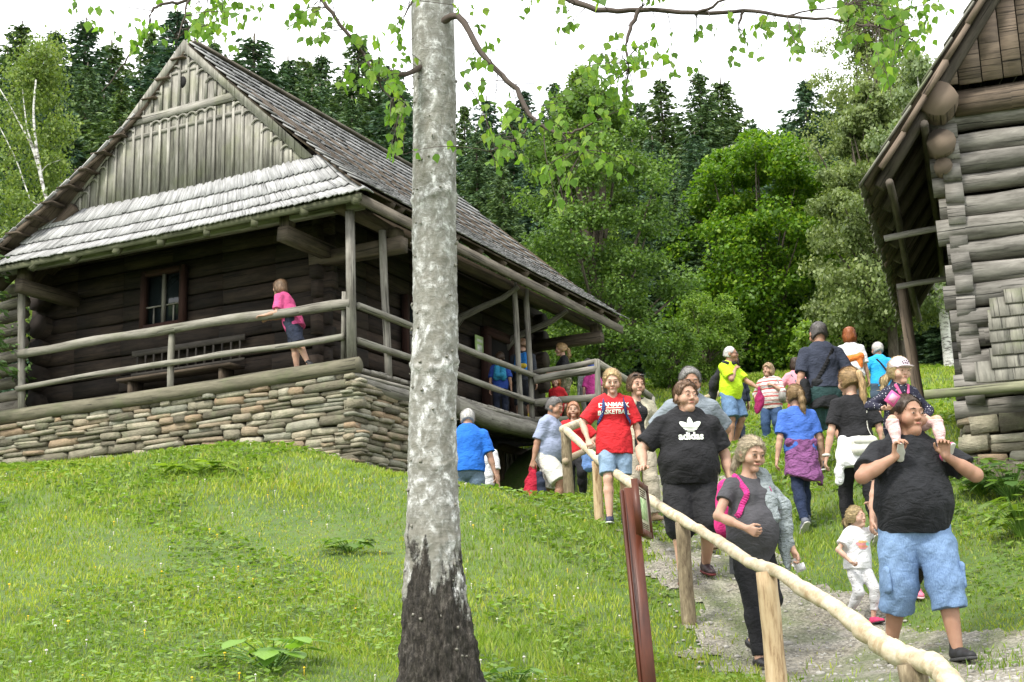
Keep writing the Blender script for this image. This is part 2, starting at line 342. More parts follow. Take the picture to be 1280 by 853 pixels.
def patchy(x, y): return np.clip(.5 + .3 * np.sin(x * .9 + 1.3 * np.sin(y * .7)) + .25 * np.sin(y * 1.3 + x * .4 + 2) + .18 * np.sin(x * 3.1 + y * 2.7), 0, 1)
def blades(P, hgt, wid, seed, lean=.5, tallf=None):
    r = np.random.default_rng(seed); n = len(P); z = ground_z(P[:, 0], P[:, 1]); D = P[:, 1]
    h = hgt * r.uniform(.45, 1.25, n) * (.55 + .8 * patchy(P[:, 0], P[:, 1])); wd = wid * r.uniform(.7, 1.4, n) * np.clip(D / 8, .8, 4.5)
    h *= np.clip(D / 14, 1, 1.8)
    a = r.uniform(0, 2 * pi, n); la = r.uniform(0, 2 * pi, n); L = r.uniform(.1, lean * 1.6, n) * h
    wv = np.stack([np.cos(a), np.sin(a), 0 * a], -1) * wd[:, None] / 2; lv = np.stack([np.cos(la), np.sin(la), 0 * la], -1)
    b = np.stack([P[:, 0], P[:, 1], z - .01], -1); m = b + lv * (L * .35)[:, None] + Z3 * (h * .6)[:, None]; tp = b + lv * L[:, None] + Z3 * h[:, None]
    V = np.stack([b - wv, b + wv, m + wv * .75, m - wv * .75, tp], 1).reshape(-1, 3); i = np.arange(n)[:, None] * 5
    F = np.concatenate([i + np.array([[0, 1, 2]]), i + np.array([[0, 2, 3]]), i + np.array([[3, 2, 4]])]); return V, F
def grassm(name, dk, lt, yl):
    t = MT(name); isl = t.island(); o = t.obj(); k = t.ramp(isl, [(0, dk), (.6, lt), (.9, yl), (1, (.3, .27, .12))])
    k = t.mix(1., k, t.ramp(t.noise(o, .55, 5, .6), [(.3, (.62, .78, .8)), (.5, (1, 1, 1)), (.72, (1.25, 1.12, .8))]), 'MULTIPLY')
    k = t.mix(1., k, t.ramp(t.noise(o, 4.5, 4, .6), [(.3, (.7, .75, .7)), (.7, (1.15, 1.12, 1))]), 'MULTIPLY'); t.col(k); t.rough(.55)
    tr = t.n('ShaderNodeBsdfTranslucent'); t.l(t.mix(1., k, (1.2, 1.25, .5), 'MULTIPLY'), tr.inputs[0]); ms = t.n('ShaderNodeMixShader'); ms.inputs[0].default_value = .4
    t.l(t.b.outputs[0], ms.inputs[1]); t.l(tr.outputs[0], ms.inputs[2]); t.l(ms.outputs[0], t.out.inputs[0]); return t.m
gm = grassm('grass blade', (.13, .21, .022), (.26, .36, .042), (.35, .4, .075))
P = sample_ground(330000, seed=3)
V, F = blades(P, .062, .0075, 4); tag(mesh_obj('grass', V, F, gm, smooth=False), kind='stuff')
# low broad-leaved herbs between the blades
P = sample_ground(70000, seed=5, offpath=.05); P = P[patchy(P[:, 1] * .7 + 3, P[:, 0] * 1.3) > .52]; n = len(P); r = np.random.default_rng(6)
z = ground_z(P[:, 0], P[:, 1]) + r.uniform(.02, .07, n); s = r.uniform(.012, .028, n) * np.clip(P[:, 1] / 9, .9, 3.2); a = r.uniform(0, 2 * pi, n); tl = r.uniform(-.5, .5, (n, 2))
c = np.stack([P[:, 0], P[:, 1], z], -1); A = np.stack([np.cos(a), np.sin(a), tl[:, 0]], -1) * s[:, None]; B = np.stack([-np.sin(a), np.cos(a), tl[:, 1]], -1) * (s * .65)[:, None]
V = np.stack([c - A, c - A * .2 + B, c + A * .7 + B * .6, c + A, c + A * .7 - B * .6, c - A * .2 - B], 1).reshape(-1, 3); F = np.arange(n)[:, None] * 6 + np.arange(6)[None]
tag(mesh_obj('herb_leaves', V, F, leafm('herb leaf', (.09, .17, .03), (.17, .29, .055), .35, (.24, .33, .09)), smooth=False), kind='stuff')
# meadow flowers: clover heads and yellow dots
def flowers(name, n, c, rr, hh, seed, xlim):
    P = sample_ground(n * 3, seed=seed, offpath=.2, y1=19); r = np.random.default_rng(seed); P = P[(P[:, 0] < xlim)][:n]; mb = MB()
    for x, y in P:
        z = gz(x, y) + hh * r.uniform(.7, 1.3); q = rr * r.uniform(.7, 1.2); mb.blob((x, y, z), np.eye(3), (q, q, q * .7), .1, 5, 3, .9)
        mb.bar((x, y, z - hh), (x, y, z), .003, .003)
    t = MT(name + ' petals'); t.col(c); t.rough(.7); tag(mb.build(name, t.m), kind='stuff')
flowers('yellow_flowers', 130, (.75, .5, .02), .010, .05, 21, 1.2)
flowers('white_flowers', 200, (.6, .57, .5), .010, .05, 22, 1.2)
# ================================================================ FARMHOUSE ON THE LEFT
W_GREY = wood('weathered grey wood', (.07, .062, .05), (.3, .285, .25), (.2, .2, .13), mossamt=.2)
W_ROOF = wood('silver shingle', (.16, .155, .15), (.5, .49, .48), None, grain=26, tone=.45)
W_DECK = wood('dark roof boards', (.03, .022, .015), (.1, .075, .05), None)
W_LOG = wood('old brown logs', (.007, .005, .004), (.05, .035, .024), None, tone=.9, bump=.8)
W_GABLE = wood('gable boards', (.1, .095, .078), (.37, .355, .31), (.2, .215, .11), mossamt=.4, tone=.35)
W_BRK = wood('dark bracket wood', (.035, .028, .02), (.14, .11, .08))
W_RED = wood('red brown frame', (.02, .009, .007), (.05, .02, .014))
W_RAIL = wood('railing wood', (.11, .1, .08), (.29, .275, .235), (.14, .155, .09), grain=12, mossamt=.35)
W_MOSS = wood('mossy sill log', (.06, .055, .035), (.18, .165, .115), (.1, .115, .055), grain=10, mossamt=.7)
def stonem(name, cs):
    t = MT(name); o = t.obj(); c = t.ramp(t.island(), cs); c = t.mix(.5, c, t.mix(1., c, t.ramp(t.noise(o, 9, 6, .7), [(.3, (.35, .35, .35)), (.7, (1.35, 1.35, 1.35))]), 'MULTIPLY'))
    c = t.mix(t.ramp(t.noise(o, 3.2, 5, .7), [(.5, (0, 0, 0)), (.68, (.55,) * 3)]), c, (.16, .18, .1)); t.col(c); t.rough(.92); t.bump(t.noise(t.scaled(o, (1, 1, 3)), 14, 6, .7), 1., .03); return t.m
STONE = stonem('field stone', [(0, (.09, .08, .055)), (.2, (.21, .19, .135)), (.45, (.35, .32, .235)), (.65, (.32, .23, .145)), (.82, (.23, .23, .18)), (1, (.44, .4, .3))])
STONE_W = stonem('warm stone', [(0, (.14, .11, .07)), (.4, (.24, .19, .13)), (.7, (.28, .23, .16)), (1, (.17, .15, .11))])
MORTAR = plain('dark joint earth', (.06, .052, .04), .95)
def masonry(mb, org, ex, ez, en, L, zt, zb, hmin=.04, hmax=.14, wmin=.14, wmax=.7, proud=.05):
    """courses of split stone over a face of length L, from height zt down to zb (functions of s)"""
    z = 0.; zmax = max(zt(s) - zb(s) for s in np.linspace(0, L, 9))
    while z < zmax:
        h = random.uniform(hmin, hmax) * (1.3 if random.random() < .12 else 1); s = -random.random() * .2
        while s < L:
            wd = random.uniform(wmin, wmax) * (.6 + h / hmax * .7); sc = s + wd / 2
            if sc > L - .05: wd = max(.12, L - s + .02); sc = L - wd / 2 + .01
            sub = 2 if (h > .11 and random.random() < .35) else 1
            for q in range(sub):
                zz = zt(min(max(sc, 0), L)) - z - h * (q + .5) / sub
                if zz > zb(min(max(sc, 0), L)) - .3:
                    mb.blob(org + ex * (sc + random.uniform(-.01, .01)) + ez * (zz + .012 * sin(sc * 5 + z * 9)) + en * random.uniform(-.035, .03), (ex + ez * random.uniform(-.05, .05), en, ez), (wd / 2 * .985, proud + .05, h / sub / 2 * random.uniform(.86, .98)), .12, 8, 4, .17)
            s += wd
        z += h
house = empty('farmhouse', H(4, 3.5, -1.5)); ROOT_INV = None
tag(house, 'large dark log farmhouse with steep silver shingle roof and railed gallery, left', 'house')
def hp(mb, name, m, parent=house, smooth=False):
    o = mb.build(name, m, parent, smooth); q = parent; off = Vector((0, 0, 0))
    while q: off += q.location; q = q.parent
    o.location = -off; return o
A0, B0h, AE, BE = 1.2, 1.4, 9.25, 7.7                                     # log box
# stone terrace
mb = MB(); f0 = lambda s: -.2 - .0 * s
masonry(mb, H(-.02, -.08, 0), v_, Z3, -u_, 8.3, lambda s: -.17 - .01 * s, lambda s: -1.9)
masonry(mb, H(-.02, -.03, 0), u_, Z3, -v_, 2.6, lambda s: -.3 - .02 * s, lambda s: -2.6)
hp(mb, 'stone_terrace', STONE)
mb = MB()
masonry(mb, H(2.55, 0, 0), v_, Z3, u_, 1.4, lambda s: -.3, lambda s: -2.6, wmax=.4); masonry(mb, H(2.5, 1.38, 0), u_, Z3, -v_, 7.3, lambda s: -.62, lambda s: -2.8, .08, .2, .25, .8)
hp(mb, 'cellar_wall', STONE_W)
mb = MB(); mb.box(H(1.3, 3.9, -1.6), (u_, v_, Z3), (1.22, 3.85, 1.25)); mb.box(H(6, 4.3, -1.7), (u_, v_, Z3), (3.7, 2.85, 1.2)); hp(mb, 'wall_core', MORTAR)
# gallery floor and sill logs
mb = MB()
for i in range(40): mb.box(H(.02 + .21 * i * 1.0 + .1, .62, -.06 + random.uniform(-.006, .006)), (v_, u_, Z3), (.68 + random.uniform(0, .04), .1, .03), .003)
for i in range(32): mb.box(H(.66, 1.2 + .2 * i + .1, -.055), (u_, v_, Z3), (.62 + random.uniform(0, .03), .097, .03), .003)
hp(mb, 'gallery_floor', wood('grey planks', (.1, .09, .075), (.3, .28, .24)))
mb = MB(); mb.log(H(-.08, -.17, -.06), H(-.02, 8.4, -.12), .125, .02, 12, 14, .05); hp(mb, 'front_sill_log', W_MOSS)
mb = MB(); mb.log(H(-.02, -.04, -.27), H(3.0, -.05, -.3), .13, .015, 12, 8, .04); mb.log(H(2.9, -.06, -.24), H(6.35, -.06, -.26), .17, .02, 12, 10, .05); mb.bar(H(0, .12, -.14), H(8.3, .1, -.14), .1, .1, jit=.01)
mb.bar(H(-.1, -.1, -.2), H(6.4, -.12, -.075), .1, .05, jit=.01); hp(mb, 'side_sill_log', W_GREY)
# log walls
mb = MB(); zc = 0.02; i = 0
while zc < 3.0:
    r = random.uniform(.14, .18); z = zc + r; e = .2 + random.uniform(-.06, .08)
    def hewn(p, q, hh):
        n = 6; prev = p + Z3 * random.uniform(-.012, .012)
        for k in range(n):
            nx = p + (q - p) * (k + 1) / n + Z3 * random.uniform(-.014, .014); mb.bar(prev - (q - p) * .001, nx, .17 + random.uniform(-.012, .012), 2 * hh - .035 + random.uniform(-.015, .01), jit=.006); prev = nx
    hewn(H(A0, B0h - e, z), H(A0, BE + .3, z), r); hewn(H(A0 - e, B0h, z + r), H(AE + .25, B0h, z + r), r)
    zc += r * 2; i += 1
for z in (0.3, .8, 1.3, 1.8, 2.3, 2.7):
    mb.log(H(AE, B0h - .25, z), H(AE, BE + .3, z), .2, .02, 8, 6)
    mb.log(H(A0 - .25, BE, z), H(AE + .2, BE, z), .24, .02, 8, 6)
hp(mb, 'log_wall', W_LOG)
mb = MB(); mb.box(H((A0 + AE) / 2, (B0h + BE) / 2, 1.6), (u_, v_, Z3), ((AE - A0) / 2 - .02, (BE - B0h) / 2 - .02, 1.62)); hp(mb, 'inner_wall', plain('dark moss packing', (.02, .016, .012), .95))
# plank infill of a darker side room at the front left (lighter log ends by the left post)
mb = MB(); zc = .0
while zc < 2.3: r = random.uniform(.12, .15); mb.log(H(.35, 7.35, zc + r), H(.5, 9.4, zc + r), r, .01, 8, 5, .06, flat=.8); zc += 1.8 * r
hp(mb, 'side_room_logs', wood('grey brown logs', (.09, .08, .065), (.3, .27, .22), None, tone=.6))
# windows, door
def window(a0, a1, z0, z1, side):
    t = .10; mbf = MB(); P = (lambda q, z, d: H(q, B0h - .14 - d, z)) if side else (lambda q, z, d: H(A0 - .14 - d, q, z)); ex = u_ if side else v_; en = -v_ if side else -u_
    for q in (a0, a1): mbf.box(P(q, (z0 + z1) / 2, .03), (Z3, ex, en), ((z1 - z0) / 2 + t / 2, t / 2, .06), .003)
    for z in (z0, z1): mbf.box(P((a0 + a1) / 2, z, .035), (ex, Z3, en), ((a1 - a0) / 2 - t / 2, t / 2, .055), .003)
    f = hp(mbf, 'window', W_RED); m2 = MB(); mid = (a0 + a1) / 2
    m2.box(P(mid, (z0 + z1) / 2, .02), (Z3, ex, en), ((z1 - z0) / 2 - t / 2, .03, .03)); hz = z0 + (z1 - z0) * .38
    for k in (-1, 1):
        c = mid + k * (a1 - a0) / 4; m2.box(P(c, hz, .02), (ex, Z3, en), ((a1 - a0) / 4 - .05, .012, .015)); m2.box(P(c, (z0 + hz) / 2, .015), (Z3, ex, en), ((hz - z0) / 2 - .02, .012, .012))
    hp(m2, 'window_bars', W_GREY, f); m3 = MB(); m3.box(P(mid, (z0 + z1) / 2, -.04), (ex, Z3, en), ((a1 - a0) / 2 - t / 2, (z1 - z0) / 2 - t / 2, .01))
    g = MT('old window glass'); g.col((.015, .02, .022)); g.b.inputs['Roughness'].default_value = .12; hp(m3, 'glass', g.m, f)
window(4.25, 5.15, 1.42, 2.42, False); window(3.55, 4.35, .95, 2.0, True)
mb = MB(); 
for a in (6.62, 7.72): mb.box(H(a, B0h - .17, .95), (Z3, u_, v_), (.95, .09, .08), .004)
mb.box(H(7.17, B0h - .17, 1.97), (u_, Z3, v_), (.62, .09, .085), .004); fr = hp(mb, 'doorway', W_RED)
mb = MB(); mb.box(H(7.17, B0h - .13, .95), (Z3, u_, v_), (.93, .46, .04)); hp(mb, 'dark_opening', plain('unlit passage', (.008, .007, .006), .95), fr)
mb = MB(); mb.box(H(7.95, B0h - .2, 1.22), (Z3, u_, v_), (.3, .14, .012)); b1 = hp(mb, 'notice_board', plain('pale green sheet', (.42, .55, .32), .6))
mb = MB()
for k in range(6): mb.box(H(7.95, B0h - .2145, 1.44 - .08 * k), (u_, Z3, v_), (.1 - .01 * (k % 3), .012, .002))
hp(mb, 'printed_lines', plain('dark green print', (.1, .16, .08), .6), b1)
mb = MB(); mb.box(H(8.3, B0h - .2, 1.2), (Z3, u_, v_), (.16, .08, .012)); hp(mb, 'notice_sheet', plain('white sheet', (.75, .75, .72), .6))
# carved cellar door
mb = MB()
for i in range(6): mb.box(H(7.35 + .2 * i, 1.28, -1.35), (Z3, u_, v_), (.95, .097, .02), .004)
cd = hp(mb, 'cellar_door', wood('grey door boards', (.1, .095, .08), (.27, .25, .21)))
mb = MB(); mb.bar(H(7.2, 1.26, -.32), H(8.6, 1.26, -.32), .12, .14, jit=.01); mb.bar(H(7.22, 1.26, -.38), H(7.22, 1.26, -2.3), .1, .12); mb.bar(H(8.58, 1.26, -.38), H(8.58, 1.26, -2.3), .1, .12); hp(mb, 'door_frame', W_DECK, cd)
# posts
def post(name, a, b, z0, z1, wd, a2=None, b2=None, m=W_GREY):
    mb = MB(); mb.log(H(a, b, z0), H(a if a2 is None else a2, b if b2 is None else b2, z1), wd, .008, 8, 8, .05); return hp(mb, name, m)
mb = MB(); mb.bar(H(0, 0, .06), H(-.1, -.02, 2.5), .145, .13, jit=.006); hp(mb, 'porch_post', W_GREY)
mb = MB(); mb.bar(H(.02, .17, .06), H(.0, .14, 1.15), .09, .08, jit=.006); hp(mb, 'porch_post', W_GREY)
post('porch_post', 0, 6.93, -.05, 2.6, .065, -.0, 7.1)
post('porch_post', 1.02, 0, -.1, 2.35, .06, .87, 0)
post('porch_post', 5.68, 0, -.1, 2.72, .055, 5.5, 0); post('porch_post', 6.1, -.02, -.12, 2.55, .055, 6.0, -.02)
# railings
def rail(name, pts, r, m=W_RAIL):
    mb = MB(); P = [H(*p) for p in pts]; Q = []
    for i in range(len(P) - 1):
        for k in range(5): Q.append(P[i] + (P[i + 1] - P[i]) * k / 5)
    Q.append(P[-1]); Q = np.array(Q); Q[:, 2] += .012 * np.sin(np.arange(len(Q)) * .9 + random.random() * 6); mb.tube(Q, r * (1 + .06 * np.sin(np.arange(len(Q)) * 1.3)), 10, True, .04); return hp(mb, name, m, smooth=False)
rail('top_rail', [(-.08, -.02, .92), (-.1, 1.5, .96), (-.08, 3.4, 1.0), (-.08, 5.2, 1.0), (-.06, 7.0, 1.0)], .075)
rail('middle_rail', [(-.08, .1, .42), (-.08, 2.2, .42), (-.08, 3.6, .43), (-.06, 7.0, .38)], .05)
rail('top_rail', [(.05, -.07, .92), (3, -.08, .86), (6.4, -.08, .8)], .06); rail('middle_rail', [(.05, -.07, .38), (3, -.08, .34), (6.4, -.08, .3)], .055)
mb = MB(); mb.log(H(-.02, 3.55, -.05), H(-.02, 3.55, 1.0), .055, .006, 8, 5); hp(mb, 'rail_post', W_RAIL)
# front beam, brackets and rafters
mb = MB(); mb.bar(H(-.12, -.28, 2.5), H(-.05, 8.2, 2.62), .17, .2, jit=.012); hp(mb, 'eave_beam', W_GREY)
mb = MB(); mb.bar(H(-.3, .06, 2.46), H(9.7, .06, 2.46), .17, .17, jit=.012); hp(mb, 'eave_beam', W_DECK)
for a, b, dx in ((0.3, 1.15, 0), (.3, 6.9, 0)):
    mb = MB(); mb.bar(H(-.25, b, 2.2), H(A0 + .1, b, 2.2), .2, .22, jit=.012, taper=1); mb.bar(H(-.12, b, 2.3), H(-.12, b, 2.52), .16, .2, up=u_, jit=.01); hp(mb, 'bracket_beam', W_BRK)
for a in (1.05, 9.0):
    mb = MB(); mb.bar(H(a, -.3, 2.12), H(a, B0h + .1, 2.12), .22, .22, jit=.012); mb.bar(H(a, -.15, 2.23), H(a, -.15, 2.4), .16, .2, up=u_, jit=.01); hp(mb, 'bracket_beam', W_BRK)
for a in (5.4, 7.6):
    mb = MB(); Q = [H(a, B0h - .1, 1.75), H(a, B0h - .3, 2.0), H(a, .7, 2.12), H(a, .2, 2.25), H(a, -.15, 2.42)]; mb.tube(Q, [.06, .08, .07, .06, .05], 8); hp(mb, 'knee_brace', W_GREY)
# ---- roof
RB, RZ = 3.6, 6.25; EZ = 2.52; EB = -.5; EBL = 7.75; GA = .3; AR = 9.9
def sroof(a, s, left=False):
    """point on a main slope: s=0 eave, 1 ridge; slightly swept at the eave"""
    b = EB + (RB - EB) * s if not left else EBL + (RB - EBL) * s; z = EZ + (RZ - EZ) * s + .12 * (1 - s) ** 3 - .10 * sin(pi * s) - .03 * sin(pi * a / 10); return H(a, b, z)
def aml(s): return -.5 + .74 * min(1., s / .7)
def amax(s): return AR - .55 * s
def amin(s): return -.5 + .8 * min(1, s / .30) if s < .30 else (GA - .0) - .02 - .12 * 0
mb = MB(); mbl = MB(); nc = 17; Ls = 5.6
for left in (False, True):
    mm = mbl if left else mb
    for c in range(nc):
        s0 = c / nc; s1 = (c + 1.25) / nc; a0 = (amin(s0 + .02) - .12 * min(1, s0 * 4)) if not left else aml(s0); a1 = amax(s0); a = a0
        while a < a1:
            wd = random.uniform(.07, .14) if not left else .3
            p = sroof(a + wd / 2, s0, left); q = sroof(a + wd / 2 , min(s1, 1.0), left); n = np.cross(u_, q - p); n /= np.linalg.norm(n); n = n if n[2] > 0 else -n
            up = random.uniform(0, .012); d = (q - p) / np.linalg.norm(q - p); jl = random.uniform(-.025, .03)
            P0 = p - d * jl + n * (.05 + up); Q0 = q + n * .012; f, s_, t_ = frame_of(Q0 - P0, n)
            mm.box((P0 + Q0) / 2, (f, s_, t_), (np.linalg.norm(Q0 - P0) / 2, wd / 2 - .003, .011), .004); a += wd
hp(mb, 'right_roof_slope', wood('grey shingles', (.11, .11, .108), (.36, .357, .35), None, grain=22, tone=.5)); hp(mbl, 'left_roof_slope', W_ROOF)
# decks (undersides)
mb = MB(); Vd = []; 
for left in (False, True):
    for k in range(9):
        s0, s1 = k / 9, (k + 1) / 9 - .002; am = (lambda s: amin(s) - .05) if not left else aml
        p = [sroof(am(s0), s0, left), sroof(amax(s0) - .03, s0, left), sroof(amax(s1) - .03, s1, left), sroof(am(s1), s1, left)]
        n = np.cross(p[1] - p[0], p[3] - p[0]); n /= np.linalg.norm(n); n = n if n[2] > 0 else -n; mb.poly([x - n * .03 for x in p], .03, n)
    for k in range(12):
        a = -.15 + k * .88; 
        if k == 0: a = .45
        mb.bar(sroof(a, .01, left) - Z3 * .11, sroof(a, .99, left) - Z3 * .11, .11, .12, jit=.01)
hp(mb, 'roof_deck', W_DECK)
mb = MB()
for k in range(9): mb.bar(sroof(aml(k / 12), k / 12, True) - Z3 * .06, sroof(aml((k + 1) / 12), (k + 1) / 12, True) - Z3 * .06, .04, .08, jit=.006)
for k in range(13): mb.bar(sroof(aml(k / 13) - .05, k / 13 + .02, True) - Z3 * .03, sroof(aml(k / 13) + .3, k / 13 + .02, True) - Z3 * .03, .3, .03, jit=.015)
hp(mb, 'verge_slats', W_DECK); mb = MB(); mb.bar(sroof(.05, 0, True) - Z3 * .3, sroof(.22, .4, True) - Z3 * .3, .16, .16, jit=.02); hp(mb, 'verge_beam', W_DECK)
mb = MB(); mb.bar(H(-.5, -.42, 2.45), H(AR - .05, -.42, 2.42), .05, .15, jit=.008); mb.bar(H(GA, RB, RZ + .03), H(9.35, RB, RZ + .0), .2, .05, jit=.01); hp(mb, 'fascia_board', wood('brown grey beam', (.055, .046, .036), (.2, .175, .14)))
# front pent roof under the gable
mb = MB(); G0 = [(-.52, -.52, 2.5), (-.52, 7.35, 2.52)]; G1 = [(GA, .85, 3.62), (GA, 6.75, 3.62)]
def pent(t, s):  # t 0..1 along b, s 0 eave 1 top
    a = -.52 + (GA + .52) * s; b = (-.52 + (1.37) * s) + t * ((7.35 - .6 * s) - (-.52 + 1.37 * s)); z = 2.5 + 1.12 * s - .10 * sin(pi * s) - .05 * sin(pi * t); return H(a, b, z)
for c in range(4):
    s0, s1 = c / 4, min(1.0, (c + 1.2) / 4); tt = 0.
    Lr = 7.9 - 2 * s0
    while tt < 1:
        wd = random.uniform(.07, .13); t2 = tt + wd / Lr / 2
        if t2 > 1: break
        p = pent(t2, s0); q = pent(t2, s1); n = np.cross(v_, q - p); n /= np.linalg.norm(n); n = n if n[2] > 0 else -n; f, s_, t_ = frame_of(q - p + n * 0, n)
        P0 = p + n * (.05 + random.uniform(0, .008)) - f * random.uniform(-.01, .02); Q0 = q + n * .012; f, s_, t_ = frame_of(Q0 - P0, n)
        mb.box((P0 + Q0) / 2, (f, s_, t_), (np.linalg.norm(Q0 - P0) / 2, wd / 2 - .002, .011), .003); tt += wd / Lr
# rounded corner courses
for c in range(4):
    s0, s1 = c / 4, min(1., (c + 1.2) / 4)
    for k in range(9):
        w = (k + .5) / 9; f = lambda s, w: (np.array(H(-.52 + (GA + .52) * s + (1 - s) * .12 * w + .02, -.52 + 1.37 * s, 2.5 + 1.12 * s - .08 * sin(pi * s))) + u_ * (.35 * w * (.2 + s)) - v_ * (.02) + Z3 * .03)
        p, q = f(s0, w), f(s1, w); n = np.array(-u_ * (1 - w) - v_ * w + Z3 * 1.2); n /= np.linalg.norm(n); ff, s_, t_ = frame_of(q - p, n)
        mb.box((p + q) / 2 + n * .04, (ff, s_, t_), (np.linalg.norm(q - p) / 2, .045, .011), .003)
hp(mb, 'front_pent_roof', wood('bright silver shingles', (.18, .18, .178), (.45, .45, .445), None, grain=24, tone=.3))
mb = MB()
for i in range(10):
    for k in range(5):
        t0, t1, s0, s1 = i / 10, (i + 1) / 10, k / 5, (k + 1) / 5; q = [pent(t0, s0), pent(t1, s0), pent(t1, s1), pent(t0, s1)]
        n = np.cross(q[1] - q[0], q[3] - q[0]); n /= np.linalg.norm(n); n = n if n[2] > 0 else -n; mb.poly([x - n * .035 for x in q], .03, n)
for k in range(9): mb.bar(pent(k / 8 * .98 + .01, .0) - Z3 * .14, pent(k / 8 * .98 + .01, .95) - Z3 * .16, .1, .1)
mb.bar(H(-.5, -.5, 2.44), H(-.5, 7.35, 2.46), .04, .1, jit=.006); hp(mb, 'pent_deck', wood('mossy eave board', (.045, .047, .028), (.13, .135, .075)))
# gable: boards, battens, scalloped trim, bargeboards
gb0, gb1, gz0 = .98, 6.45, 3.62; gm_ = (gb0 + gb1) / 2; gzt = RZ + .02
def ghi(b): return gz0 + (gzt - gz0) * (1 - abs(b - gm_) / ((gb1 - gb0) / 2))
mb = MB(); n = 27; wd = (gb1 - gb0) / n
for i in range(n):
    b = gb0 + i * wd; z0, z1 = ghi(b + .004), ghi(b + wd - .004); da = random.uniform(-.006, .006)
    mid = [gm_] if b < gm_ < b + wd else []
    pts = [H(GA + da, b + .004, gz0 - .15), H(GA + da, b + wd - .004, gz0 - .15), H(GA + da, b + wd - .004, z1 - .02)] + [H(GA + da, m_, gzt - .02) for m_ in mid] + [H(GA + da, b + .004, z0 - .02)]
    mb.poly(pts, .03, -u_)
g = hp(mb, 'gable', W_GABLE)
for poly in g.data.loops: pass
mb = MB()
zs = 5.02                                                                    # level of the cross rail
for i in range(0, n + 1):
    b = gb0 + i * wd; z1 = ghi(b) - .2
    if i % 1 == 0 and z1 > gz0 + .1:
        zt_ = min(z1, zs - .1); mb.bar(H(GA - .03, b, gz0 - .1), H(GA - .03, b, zt_), .045, .03, up=u_, jit=.004)
        if z1 > zs + .15: mb.bar(H(GA - .03, b, zs + .06), H(GA - .03, b, z1), .045, .03, up=u_, jit=.004)
hb = (gb1 - gb0) / 2 * (1 - (zs - gz0) / (gzt - gz0))
mb.bar(H(GA - .035, gm_ - hb + .1, zs), H(GA - .035, gm_ + hb - .1, zs), .04, .15, jit=.004)
hb2 = (gb1 - gb0) / 2 * (1 - (4.62 - gz0) / (gzt - gz0)); mb.bar(H(GA - .022, gm_ - hb2 + .25, 4.72), H(GA - .022, gm_ + hb2 - .2, 4.72), .02, .07, jit=.004); mb.bar(H(GA - .022, gm_ - .6, 5.75), H(GA - .022, gm_ + .6, 5.75), .02, .05)
def arch(b, z, r):                                                           # scalloped arch between two battens
    Q = [H(GA - .036, b - r * cos(t), z + r * .8 * sin(t)) for t in np.linspace(0, pi, 7)]; mb.tube(Q, .022, 5)
for i in range(n):
    b = gb0 + (i + .5) * wd; zt_ = ghi(b) - .28
    if zt_ > gz0 + .15:
        if zt_ > zs - .1 and zt_ < zs + .2: continue
        arch(b, min(zt_, zs - .17), wd / 2)
        if zt_ > zs + .2: arch(b, zt_, wd / 2)
for sg in (-1, 1):
    p = H(GA - .05, gm_ + sg * (gb1 - gb0) / 2 * 1.02, gz0 - .02); q = H(GA - .05, gm_, gzt + .06); mb.bar(p, q, .035, .17, up=u_, jit=.006) if False else mb.poly([p, q, q - Z3 * .22, p - Z3 * .0 - v_ * sg * .2], .035, -u_)
hp(mb, 'gable_trim', W_GABLE, g)
mb = MB(); mb.tube([H(GA - .017, gm_ + .05, 5.55), H(GA - .012, gm_ + .05, 5.55)], .09, 14, flat=1.25); hp(mb, 'smoke_hole', plain('hole shade black', (.01, .01, .01), .9), g)  # flat black disc on the boards; the hole's inner shade is its colour
# bench on the porch (a thing of its own)
def bench():
    t = empty('porch_bench', H(.98, 4.1, -.03)); tag(t, 'dark wooden bench with spindle backrest against the farmhouse wall', 'bench')
    mb = MB(); mb.box(H(.82, 4.1, .45), (v_, u_, Z3), (1.25, .2, .025), .004); hp(mb, 'seat', W_DECK, t)
    mb = MB(); mb.box(H(1.0, 4.1, .98), (v_, u_, Z3), (1.25, .02, .05), .004); mb.box(H(1.0, 4.1, .6), (v_, u_, Z3), (1.25, .018, .025), .004)
    for k in range(13): mb.bar(H(1.0, 2.95 + k * .19, .62), H(1.0, 2.95 + k * .19, .93), .03, .03)
    hp(mb, 'backrest', wood('bench wood', (.04, .035, .03), (.11, .095, .08)), t)
    for b in (3.1, 5.1): mb = MB(); mb.box(H(.84, b, .2), (Z3, u_, v_), (.22, .17, .03)); hp(mb, 'leg', W_DECK, t)
bench()
def box_sign():
    mb = MB(); mb.box(H(6.3, B0h - .19, 1.62), (u_, Z3, v_), (.16, .19, .01)); o = hp(mb, 'notice', plain('lime paper', (.45, .62, .25), .6), house)
    mb = MB(); mb.box(H(6.3, B0h - .2025, 1.71), (u_, Z3, v_), (.12, .03, .002)); mb.box(H(6.3, B0h - .2025, 1.56), (u_, Z3, v_), (.1, .07, .002)); hp(mb, 'printed_block', plain('white print', (.7, .75, .65), .6), o)
box_sign()
